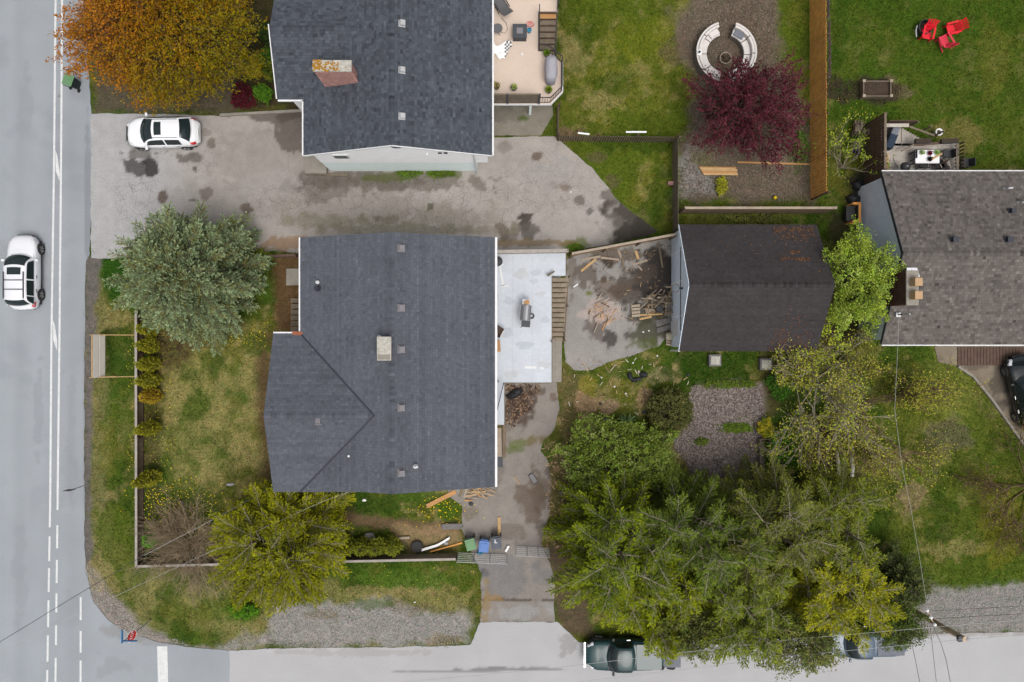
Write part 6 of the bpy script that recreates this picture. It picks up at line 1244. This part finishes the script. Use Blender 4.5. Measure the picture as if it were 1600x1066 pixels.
def conifer(name, label, px, py, h, prof, nb, pal, tip, seed, step=.16, bl=.42, blmax=1.0, needle=(.15,.035), ns=.055, rise=(-.12,.7), sag=.12, ang=(62,28), wood='bark', lump=.25, dens=1.0, zlow=.06, lean=(0,0), cat='tree', cv=.12, nj=.5, leaders=None, fk=1.0, tipr=.16):
    r = np.random.default_rng(seed); base = np.array(W(px, py)); t = T(name, label, cat, Vector(base))
    i = np.arange(nb); hf = zlow+(1-zlow)*((i+.5)/nb)**1.08; az = i*2.39996+r.normal(0, .15, nb)
    Lb = np.interp(hf, [p[0] for p in prof], [p[1] for p in prof])*r.uniform(.72, 1.1, nb)*(1+lump*np.sin(az*3+seed)*np.sin(hf*9+seed))
    rs = rise[0]+(rise[1]-rise[0])*hf+r.normal(0, .07, nb); out = np.stack([np.cos(az), np.sin(az), np.zeros(nb)], 1)
    ax = base+np.stack([lean[0]*hf, lean[1]*hf, hf*h], 1)
    if leaders:           # several stems rising from one foot
        nl_, sp_, sc_ = leaders; li = r.integers(0, nl_, nb); la = np.arange(nl_)*6.283/nl_+r.uniform(-.5, .5, nl_)+seed; lr = sp_*r.uniform(.55, 1.1, nl_); lr[0] *= .25; lh = r.uniform(.62, 1.0, nl_); lh[0] = 1
        ax = base+np.stack([np.cos(la)[li]*lr[li]*(.35+.65*hf), np.sin(la)[li]*lr[li]*(.35+.65*hf), hf*h*lh[li]], 1); Lb = Lb*sc_*r.uniform(.8, 1.15, nl_)[li]
        toc = np.cos(az-la[li]); Lb = Lb*(1+.28*toc)
    def bp(b, s): return ax[b]+out[b]*(Lb[b]*s)[:, None]+np.stack([np.zeros(len(b)), np.zeros(len(b)), Lb[b]*(rs[b]*s-sag*s*s)], 1)
    k = np.maximum(2, np.ceil(Lb/step*dens)).astype(int); b = np.repeat(i, k*2); q = np.concatenate([np.arange(2*x) for x in k]); s = .10+.90*((q//2)+r.uniform(.2, 1, len(q)))/np.repeat(k, k*2); s = np.minimum(s, 1.02)
    side = np.where(q % 2 == 0, 1., -1.); P0 = bp(b, s)
    an = np.radians(ang[0]+(ang[1]-ang[0])*s+r.normal(0, 8, len(s)))*side; ca, sa = np.cos(an), np.sin(an); o = out[b]
    d = np.stack([o[:,0]*ca-o[:,1]*sa, o[:,0]*sa+o[:,1]*ca, rs[b]-2*sag*s+r.normal(0, .14, len(s))], 1); d = nrmz(d)
    ln = np.minimum(bl*Lb[b]*(1.05-s)+tipr, blmax)*r.uniform(.7, 1.15, len(s))
    m_ = np.maximum(2, np.ceil(ln/ns)).astype(int); bi = np.repeat(np.arange(len(s)), m_); u = (np.concatenate([np.arange(x) for x in m_])+r.random(len(bi)))/m_[bi]
    Pn = P0[bi]+d[bi]*(ln[bi]*u)[:, None]; Pn[:,2] -= .12*ln[bi]*u*u
    nd = nrmz(d[bi]+r.normal(0, nj, (len(bi), 3))*np.array([1,1,.7])); nl = needle[0]*r.uniform(.7, 1.3, len(bi)); up = nrmz(np.array([0,0,1.])+r.normal(0, .45, (len(bi), 3))); sd_ = nrmz(np.cross(nd, up))
    Pc = Pn+nd*(nl*.4)[:, None]; Q_ = quads(Pc, nd*(nl*.5)[:, None], sd_*(needle[1]*r.uniform(.7, 1.3, len(bi)))[:, None]); Pal = np.array([S(*c, FK*fk) for c in pal]); Tp = np.array(S(*tip, FK*fk*1.12))
    wgt = r.random(nb); cb = Pal[0]*(1-wgt[:, None])+Pal[1]*wgt[:, None]; c = cb[b][bi]
    if len(pal) > 2: x = (r.random(len(s)) < .22)[bi]; c = np.where(x[:, None], Pal[2], c)
    tw = np.clip(u*.55+s[bi]*.4-.25, 0, .85)*r.uniform(.3, 1.1, len(bi)); c = c*(1-tw[:, None])+Tp*tw[:, None]; c = c*(1+r.normal(0, cv, (len(bi), 1)))*(1+r.normal(0, .10, (nb, 1)))[b][bi]
    leaf_obj('crown', Q_, c, t)
    MB().tube([base, base+np.array([lean[0]*.5, lean[1]*.5, h*.5]), base+np.array([lean[0], lean[1], h*.98])], [.035*h*.6, .02*h*.6, .02], 8).build('trunk', M['bark'], t)
    segs = []
    for a_, b_ in ((0,.35),(.35,.7),(.7,1.0)): segs.append((bp(i, np.full(nb, a_)), bp(i, np.full(nb, b_)), (.05-.036*a_)*np.minimum(1, Lb/2), (.05-.036*b_)*np.minimum(1, Lb/2)))
    segs.append((P0, P0+d*(ln*.8)[:, None], .010, .004)); stick_obj('branches', segs, wood, t)
    return t
def broadleaf(name, label, px, py, hc, rx, ry, rz, ntw, lpt, leaf, pal, seed, twl=(.5,1.1), spread=.12, nlimb=9, wood='bark', cat='tree', zmin=-.35, shell=.55, lump=.35, mix=None, trunk=.16, twr=.008, fork=.35, upb=.25, lk=1.0, cfun=None, offs=(0,0)):
    r = np.random.default_rng(seed); base = np.array(W(px, py)); t = T(name, label, cat, Vector(base)); cen = base+np.array([offs[0], offs[1], hc])
    d = nrmz(r.normal(0, 1, (ntw*3, 3))); d = d[d[:,2] > zmin][:ntw]; ntw = len(d)
    lum = 1+lump*(np.sin(d[:,0]*4.1+seed)*np.sin(d[:,1]*4.7+seed*2)+.6*np.sin(d[:,0]*9+d[:,2]*7+seed)*np.sin(d[:,1]*8.3+seed*1.7)); rad = (shell+(1-shell)*r.random(ntw)**.6)*np.clip(lum, .45, 1.4)
    P0 = cen+d*np.array([rx, ry, rz])*rad[:, None]; dd = nrmz(nrmz(P0-cen)*np.array([1,1,.7])+np.array([0,0,upb])+r.normal(0, .35, (ntw, 3))); L = r.uniform(*twl, ntw); st = P0-dd*(L*.75)[:, None]; en = P0+dd*(L*.25)[:, None]
    bi = np.repeat(np.arange(ntw), lpt); u = r.random(len(bi))**.8; Pc = st[bi]+(en-st)[bi]*u[:, None]+r.normal(0, spread, (len(bi), 3))*(.5+.6*(1-u))[:, None]
    a = nrmz(dd[bi]*.6+r.normal(0, .6, (len(bi), 3))); up = nrmz(np.array([0,0,1.0])+r.normal(0, .55, (len(bi), 3))); b = nrmz(np.cross(a, up)); ll = leaf*r.uniform(.65, 1.35, len(bi))
    Q_ = quads(Pc, a*(ll*.55)[:, None], b*(ll*.36)[:, None]); Pal = np.array([S(*c, FK*lk) for c in pal]); g = r.random(ntw); 
    if cfun is not None: g = np.clip(cfun(P0)+r.normal(0, .14, ntw), 0, 1)
    x = g*(len(Pal)-1); i0 = np.clip(x.astype(int), 0, len(Pal)-2); f = (x-i0)[:, None]; c = (Pal[i0]*(1-f)+Pal[i0+1]*f)*(1+r.normal(0, .09, (ntw, 1))); c = c[bi]*(1+r.normal(0, .13, (len(bi), 1)))*(1+r.normal(0, .05, (len(bi), 3)))
    leaf_obj('crown', Q_, c, t)
    fk = base*(1-fork)+cen*fork; MB().tube([base, (base+fk)/2+np.array([.05,.03,0]), fk], [trunk, trunk*.8, trunk*.7], 8).build('trunk', M[wood], t)
    le = cen+nrmz(r.normal(0, 1, (nlimb, 3))*np.array([1,1,.5])+np.array([0,0,.4]))*np.array([rx, ry, rz])*.5; F_ = np.repeat(fk[None], nlimb, 0); md = (F_+le)/2+r.normal(0, .12, (nlimb, 3))
    near = np.argmin(((st[:, None]-le[None])**2).sum(-1), 1); j = le[near]*.7+F_[near]*.3; mid = (j+st)/2+r.normal(0, .1, (ntw, 3))
    segs = [(F_, md, trunk*.5, trunk*.38), (md, le, trunk*.38, trunk*.22), (j, mid, twr*2.2, twr*1.6), (mid, st, twr*1.6, twr), (st, en, twr, twr*.5)]
    stick_obj('branches', segs, wood, t); return t
def twiggy(base, n0, L0, spread, up, levels, kids, shrink, seed, r0=.03, bias=(0,0,0), sp2=.55, up2=.12):
    r = np.random.default_rng(seed); A = np.repeat(np.array(base)[None], n0, 0)+r.normal(0, .08, (n0, 3))*np.array([1,1,0]); D_ = nrmz(r.normal(0, spread, (n0, 3))*np.array([1,1,.3])+np.array([0,0,up])+np.array(bias)); L = L0*r.uniform(.7, 1.15, n0); segs = []; rad = r0
    for lv in range(levels):
        mid = A+D_*(L*.5)[:, None]+r.normal(0, .04, A.shape)*L[:, None]; B_ = A+D_*L[:, None]; segs += [(A, mid, rad, rad*.8), (mid, B_, rad*.8, rad*.55)]
        if lv == levels-1: break
        k = kids[lv]; i = np.repeat(np.arange(len(A)), k); u = r.uniform(.35, 1, len(i)); A2 = np.where((u < .5)[:, None], A[i]+(mid-A)[i]*(u*2)[:, None], mid[i]+(B_-mid)[i]*((u-.5)*2)[:, None])
        D2 = nrmz(D_[i]+r.normal(0, sp2, (len(i), 3))+np.array([0,0,up2])); L = L[i]*shrink*r.uniform(.6, 1.25, len(i)); A, D_ = A2, D2; rad *= .62
    return segs, B_, D_
def ends_leaves(E, D_, n, size, pal, seed, spread=.10, parent=None, name='crown'):
    r = np.random.default_rng(seed); i = np.repeat(np.arange(len(E)), n); Pc = E[i]-D_[i]*(r.random(len(i))*.35)[:, None]+r.normal(0, spread, (len(i), 3)); a = nrmz(D_[i]+r.normal(0, .8, (len(i), 3))); b = nrmz(np.cross(a, nrmz(np.array([0,0,1.])+r.normal(0, .5, (len(i), 3))))); l = size*r.uniform(.6, 1.3, len(i))
    Pal = np.array([S(*c, FK) for c in pal]); g = r.integers(0, len(Pal), len(E)); c = Pal[g][i]*(1+r.normal(0, .15, (len(i), 1))); return leaf_obj(name, quads(Pc, a*(l*.55)[:, None], b*(l*.36)[:, None]), c, parent)

# golden maple, top left: orange towards the road, yellow-green to the right
broadleaf('maple_tree', 'large golden orange leafed tree overhanging the road and white hatchback', 318,99, 5.0, 5.0, 4.4, 3.4, 3000, 26, .105, [(176,112,36),(164,112,26),(142,116,20),(126,116,22)], 5, twl=(.8,1.7), spread=.13, nlimb=14, trunk=.26, lump=.22, shell=.42, cfun=lambda P: (P[:,0]+21)/9.0+.14-(P[:,1]-17)/12, upb=.12, offs=(.0,.6), lk=.80)
# blue spruce
conifer('spruce_tree', 'blue grey spruce spreading over the front lawn corner', 338,437, 7.6, [(0,3.2),(.15,3.9),(.4,3.65),(.65,2.9),(.85,1.7),(1,.35)], 185, [(82,96,60),(106,120,82),(104,100,38)], (144,160,126), 3, step=.135, bl=.36, blmax=.95, needle=(.13,.034), ns=.04, rise=(.05,.85), sag=.10, nj=.7, lump=.10, ang=(64,36), tipr=.26, cv=.18)
# yellow-green conifer by the corner
conifer('cypress_tree', 'yellow green feathery conifer beside the bottom of the middle house', 466,827, 6.6, [(0,2.9),(.2,4.2),(.45,3.9),(.7,2.8),(.9,1.5),(1,.4)], 420, [(106,112,18),(138,140,22),(80,92,18)], (164,162,32), 8, step=.13, bl=.36, blmax=.9, needle=(.14,.032), ns=.045, rise=(.1,.9), sag=.06, wood='paletwig', nj=.42, lump=.05, leaders=(11,1.9,.70), tipr=.24, fk=.82)
# purple plum
broadleaf('plum_tree', 'dark purple leafed plum tree beside the round sofa', 1138,205, 3.4, 3.1, 2.7, 2.2, 620, 30, .11, [(82,36,48),(104,50,62),(70,30,38),(116,62,72)], 12, twl=(.8,1.7), spread=.11, nlimb=10, lump=.42, trunk=.14, offs=(.1,.1), lk=.82)
# lime tree between garage and right house
broadleaf('birch_tree', 'bright lime green leafy tree between the garage and the blue gable', 1292,452, 3.9, 1.75, 2.7, 2.3, 560, 38, .085, [(132,156,48),(154,172,66),(112,138,42),(166,182,92)], 14, twl=(.5,1.2), spread=.13, lump=.34, trunk=.12)
# pruned tree with bare limbs below the garage
def open_tree(name, label, px, py, n0, L0, spread, up, levels, kids, shrink, seed, nl, size, pal, wood='paletwig', r0=.07, bias=(0,0,0), cat='tree', sp2=.5, up2=.1, lsp=.10, trunk=None):
    base = W(px, py); t = T(name, label, cat, base); segs, E, D_ = twiggy(base, n0, L0, spread, up, levels, kids, shrink, seed, r0, bias, sp2, up2); stick_obj('trunk', segs, wood, t)
    if nl: ends_leaves(E, D_, nl, size, pal, seed, lsp, t)
    return t
open_tree('fruit_tree', 'open spring tree with pale limbs and fresh yellow green leaves below the garage', 1274,596, 12, 3.2, .8, .5, 4, (5,5,5), .62, 21, 6, .10, [(140,150,46),(162,164,58),(122,138,42),(166,156,72)], r0=.07, up2=.12, lsp=.16)
open_tree('fruit_tree', 'second sparse yellowing spring tree right of the pale limbed one', 1345,632, 11, 3.2, .8, .45, 4, (5,5,5), .62, 22, 6, .09, [(146,148,50),(164,154,66),(126,136,46)], r0=.05, bias=(.25,-.1,0), lsp=.18, wood='browntwig')
open_tree('lilac_bush', 'straggly shrub with pale limbs reaching over the garage roof edge', 1262,520, 8, 1.9, .7, .6, 3, (4,4), .6, 23, 12, .14, [(150,164,48),(166,172,60)], r0=.035, bias=(-.15,.15,0), lsp=.12)
open_tree('bramble', 'tangle of grey bare brush beside the logs', 1270,690, 60, 1.1, .9, .35, 3, (4,4), .6, 24, 0, .1, [], 'browntwig', r0=.014, cat='shrub')
open_tree('sapling', 'leafless sapling with few lime leaves arching over the cedar fence', 1315,262, 10, 1.9, .75, .5, 3, (3,3), .62, 25, 7, .13, [(138,150,52),(120,138,46)], r0=.03, lsp=.11)
open_tree('bare_tree', 'bare dark branched tree with faint buds at the right edge', 1606,762, 11, 3.0, .9, .35, 5, (4,4,4,4), .64, 26, 1, .07, [(146,136,44),(124,118,46)], 'browntwig', r0=.06, bias=(-.25,-.1,0), lsp=.2)
open_tree('bare_shrub', 'bare brown thicket in the fence corner beside the yellow green conifer', 306,848, 80, 2.0, .95, .5, 3, (7,6), .62, 27, 0, .1, [], 'palebrown', r0=.022, bias=(-.12,.0,0), cat='shrub')
open_tree('bare_shrub', 'small brown thorny shrub beside the front fence below the spruce', 282,545, 40, 1.1, .95, .5, 3, (5,4), .6, 28, 2, .06, [(110,96,50)], 'browntwig', r0=.012, cat='shrub')
# round dark shrub
broadleaf('round_shrub', 'rounded dark olive shrub at the edge of the mulch bed', 1041,640, .95, 1.35, 1.35, 1.15, 520, 26, .085, [(78,82,44),(104,104,58),(62,68,36)], 31, twl=(.25,.5), spread=.07, lump=.06, trunk=.06, cat='shrub', zmin=-.5, shell=.75)
# the grove over the side road
broadleaf('hedge_shrub', 'light green leafy shrub at the top of the grove', 965,704, 1.9, 3.5, 2.2, 1.7, 900, 24, .10, [(98,120,42),(124,142,58),(84,104,32),(140,150,84)], 32, twl=(.4,.9), spread=.12, lump=.25, cat='shrub', trunk=.08)
GP = dict(step=.12, blmax=1.0, ns=.048, cv=.2, leaders=(9,2.1,.64), fk=.88, tipr=.2)
conifer('cedar_tree', 'dark green cedar with bright tips nearest the side drive', 948,822, 9.0, [(0,3.6),(.15,4.4),(.4,4.0),(.65,3.0),(.85,1.7),(1,.6)], 260, [(66,92,16),(94,114,20),(46,70,16)], (146,150,34), 41, bl=.34, needle=(.15,.030), rise=(.0,.55), sag=.14, wood='paletwig', nj=.42, **GP)
conifer('cedar_tree', 'blue green cedar standing in the middle of the grove', 1062,806, 9.5, [(0,3.0),(.15,3.6),(.4,3.3),(.7,2.2),(1,.6)], 210, [(70,92,26),(92,112,36),(56,80,26)], (126,140,52), 42, bl=.36, needle=(.16,.028), rise=(.05,.75), sag=.12, wood='paletwig', nj=.38, **GP)
conifer('cedar_tree', 'grey olive conifer right of the blue green cedar', 1168,800, 9.5, [(0,3.4),(.15,4.0),(.4,3.6),(.7,2.4),(1,.6)], 210, [(86,98,32),(108,114,44),(66,84,24)], (136,138,62), 43, bl=.36, needle=(.14,.027), rise=(.0,.6), sag=.16, wood='paletwig', nj=.6, **GP)
conifer('cedar_tree', 'olive green conifer at the right side of the grove by the lawn', 1266,800, 7.6, [(0,3.0),(.2,3.6),(.5,2.9),(.8,1.6),(1,.6)], 190, [(86,104,28),(108,120,36),(64,86,22)], (142,146,48), 44, bl=.36, needle=(.15,.028), rise=(.0,.6), sag=.12, wood='paletwig', nj=.5, **GP)
conifer('cedar_tree', 'yellow green conifer at the bottom right of the grove', 1262,884, 7.4, [(0,3.0),(.2,3.7),(.5,3.1),(.8,1.8),(1,.6)], 200, [(112,122,22),(144,144,28),(84,100,22)], (176,170,38), 45, bl=.34, needle=(.18,.028), rise=(.0,.6), sag=.16, wood='paletwig', nj=.5, **GP)
conifer('cedar_tree', 'mixed green conifer above the hidden trailer at the bottom of the grove', 1122,900, 7.6, [(0,3.2),(.2,3.9),(.5,3.3),(.8,1.9),(1,.6)], 210, [(86,106,30),(110,124,36),(68,90,28)], (146,152,50), 46, bl=.34, needle=(.15,.028), rise=(.0,.55), sag=.18, wood='paletwig', nj=.48, **GP)
conifer('cedar_tree', 'bright yellow green conifer over the teal truck', 1003,900, 6.4, [(0,3.0),(.2,3.5),(.5,3.0),(.8,1.8),(1,.6)], 200, [(92,112,18),(120,132,24),(74,94,18)], (164,164,34), 47, bl=.34, needle=(.18,.028), rise=(.0,.6), sag=.16, wood='paletwig', nj=.48, **GP)
conifer('cedar_shrub', 'small bright yellow cypress bush near the silver truck', 1338,922, 3.0, [(0,1.0),(.3,1.3),(.7,.9),(1,.2)], 70, [(140,142,34),(164,158,40),(120,126,32)], (182,172,52), 48, bl=.4, needle=(.15,.03), ns=.05, step=.12, cat='shrub')
conifer('juniper_bush', 'dark green bush beside the foot of the utility pole', 1372,890, 4.2, [(0,1.3),(.3,1.75),(.7,1.3),(1,.3)], 90, [(48,62,32),(66,80,40),(80,88,46)], (98,104,58), 49, bl=.4, needle=(.17,.03), ns=.05, step=.13, cat='shrub')
for (px, py, hc, rx, ry, rz, n, sd_, lb) in ((1208,958,4.2,2.5,1.7,1.8,430,51,'drooping small leaved tree hanging over the side road, middle one'),(1052,950,3.6,1.9,1.5,1.4,280,52,'drooping small leaved branches hanging behind the teal truck'),(1358,944,3.4,1.6,1.2,1.0,260,53,'leafy dark branch hanging over the silver truck')):
    broadleaf('willow_tree', lb, px, py, hc, rx, ry, rz, n, 20, .10, [(92,104,48),(112,120,60),(76,90,42),(130,128,66)] if sd_ != 53 else [(70,88,36),(88,104,44)], sd_, twl=(.4,1.0), spread=.13, lump=.3, trunk=.1, zmin=-.6, upb=-.25)
# small cedars along the front fence
for k_, (py, hh, lb) in enumerate(((512,2.3,'in the shade of the spruce'),(537,2.4,'level with the top edge of the notice board'),(566,2.4,'level with the middle of the notice board'),(591,2.5,'level with the bottom strut of the notice board'),(615,1.9,'smallest and brownish, just below the notice board'),(664,2.6,'standing alone in the gap halfway along the fence'),(741,2.9,'largest and last, level with the lower house corner'))):
    conifer('cedar_shrub', 'young cedar by the front fence, '+lb, 246,py+2, hh*.95, [(0,.36),(.2,.42),(.6,.28),(1,.06)], 75, [(112,118,28),(130,130,34),(92,102,28)] if py != 615 else [(140,110,30),(150,118,34)], (160,150,44), 60+k_, step=.09, bl=.5, blmax=.3, needle=(.12,.03), ns=.05, rise=(.5,1.2), sag=0, cat='shrub', lump=.1)
for k_, (px, lb) in enumerate(((546,'nearest the big yellow green conifer'),(570,'second from the big yellow green conifer'),(592,'third from the big yellow green conifer'),(617,'nearest the old wheel'))):
    conifer('cedar_shrub', 'young cedar inside the bottom fence, '+lb, px,848, 1.5, [(0,.42),(.25,.48),(.7,.34),(1,.1)], 60, [(86,100,28),(110,116,34)], (134,134,44), 80+k_, step=.09, bl=.5, blmax=.3, needle=(.12,.03), ns=.05, rise=(.4,1.1), sag=0, cat='shrub', lump=.1)
SH = [('round bright green shrub in the bed left of the top house',416,152,.6,.55,.55,.55,(92,132,36),(70,110,30)),('dark red leafed shrub under the golden tree edge',388,156,.6,.8,.8,.5,(92,30,40),(70,26,34)),('yellow flowering shrub in the bed by the top house',403,110,.5,.5,.7,.5,(190,164,30),(120,130,40)),('green shrub against the west wall of the top house',424,96,.6,.5,.6,.5,(74,112,40),(96,128,44)),
('small green shrub near the corner of the top house wing',428,120,.5,.45,.5,.45,(60,86,34),(120,124,44)),('bushy dark green shrub by the top house, uppermost',424,60,.7,.5,.7,.5,(52,72,34),(66,88,40)),('bright green weed clump in the fence corner',238,843,.3,.45,.35,.35,(96,160,40),(80,140,34)),('bright green weed clump below the yellow green conifer',385,950,.35,.8,.5,.35,(92,140,34),(74,116,30)),
('wild green undergrowth beside the trough edging',1225,700,.4,1.1,1.5,.5,(70,116,36),(92,134,40)),('lush green undergrowth left of the open spring tree',1215,600,.4,.8,1.0,.5,(78,122,38),(60,100,32)),('green weeds spilling along the garage bottom wall',1250,660,.35,.9,.8,.4,(64,104,34),(96,130,42)),('yellow flowering weeds by the mulch bed',1193,668,.35,.5,.6,.3,(112,136,36),(200,176,50)),
('low green weeds creeping across the middle of the mulch bed',1150,668,.06,1.0,.28,.1,(92,120,40),(110,130,44)),('small weeds on the left part of the mulch bed',1095,690,.05,.4,.16,.08,(92,112,44),(104,118,46)),('ragged green weeds along the top edge of the mulch bed',1140,600,.06,1.7,.22,.1,(84,108,38),(104,120,44)),('mossy bush at the end of the driveway grass by the spruce',412,402,.4,.7,.35,.35,(112,122,40),(90,104,34)),('yellow green tuft on the purple tree yard',1126,291,.2,.3,.5,.2,(138,140,36),(150,148,50)),('small green bush against the fence in the bare yard',1248,232,.3,.45,.9,.35,(74,100,42),(96,116,50)),('low yellow shrub at the right edge by the black car',1596,648,.5,.5,.8,.5,(150,140,50),(120,110,50)),
('grey green weeds inside the capped fence above the garage',1180,342,.2,1.8,.3,.2,(92,104,44),(110,112,56)),('weeds along the foot of the white gable wall',690,272,.05,.9,.16,.06,(96,116,40),(80,104,36)),('moss and weeds in the middle of the white gable wall foot',640,271,.05,.7,.12,.05,(84,120,40),(100,112,44)),('weedy tuft in the corner where the deck rail meets the slanting fence',899,388,.15,.45,.2,.15,(104,128,44),(88,112,40))]
for k_, (lb, px, py, hc, rx, ry, rz, c1, c2) in enumerate(SH):
    broadleaf('shrub', lb, px, py, hc, rx, ry, rz, int(90+120*rx*ry), 16, .085, [c1, c2, c1], 100+k_, twl=(.2,.4), spread=.07, lump=.25, cat='shrub', zmin=-.2, trunk=.03, nlimb=5, twr=.005)
# spiky yucca-like plant and potted plants
def rosette(name, label, q, n, L, w, c, up, pot=None, cat='plant'):
    t = T(name, label, cat, q); r = np.random.default_rng(int(q.x*100) % 9999); az = r.uniform(0, 6.283, n); el = r.uniform(.15, up, n); d = np.stack([np.cos(az)*np.cos(el), np.sin(az)*np.cos(el), np.sin(el)], 1); z0 = .3 if pot else .05
    b = nrmz(np.cross(d, np.array([0,0,1.]))); Pc = np.array(q)+np.array([0,0,z0])+d*L*.5; l = r.uniform(.7,1.1,n)[:, None]; leaf_obj('leaves', quads(Pc, d*L*.5*l, b*w), np.array(S(*c, FK))*r.uniform(.8,1.25,(n,1)), t)
    if pot: MB().lathe([(.14,0),(.19,.28),(.2,.3),(.16,.3),(.15,.24)], q, 14).build('pot', M[pot], t); MB().lathe([(.155,.24),(.15,.26)], q, 12).build('soil', M['soil'], t)
    return t
rosette('yucca', 'spiky grey green rosette plant at the top of the grove', W(979,660), 60, .75, .03, (120,146,98), .8)
rosette('potted_plant', 'green potted plant above the covered barbecue', W(854,86,hb), 90, .28, .03, (96,120,40), 1.4, 'blackplastic'); rosette('potted_plant', 'green potted plant below the covered barbecue', W(857,143,hb), 90, .28, .03, (112,128,40), 1.4, 'blackplastic')
rosette('potted_plant', 'dry plant in a brown basket by the house wall on the beige deck', W(776,137,hb), 40, .34, .015, (150,140,90), 1.2, 'brownwicker'); rosette('potted_plant', 'pale green cactus like plant behind the deck screen', W(803,139,hb), 80, .22, .04, (150,160,90), 1.3, 'greymetal')
for (px,py,c,lb) in ((1440,239,(140,160,110),'pale leafed plant on the left of the white table'),(1452,240,(110,40,60),'dark red leafed plant in the middle of the white table'),(1463,239,(130,160,80),'light green leafed plant on the right of the white table'),(1452,249,(40,36,34),'small dark plant at the lower edge of the white table')): rosette('table_plant', lb, W(px,py,hg+.78), 60, .2, .03, c, 1.2)
o = MB().bar(W(1455,250,hg+.85), W(1472,240,hg+.85), .09,.03).build('plank', M['paleplank']); tag(o, 'short pale board lying across the white table', 'board')
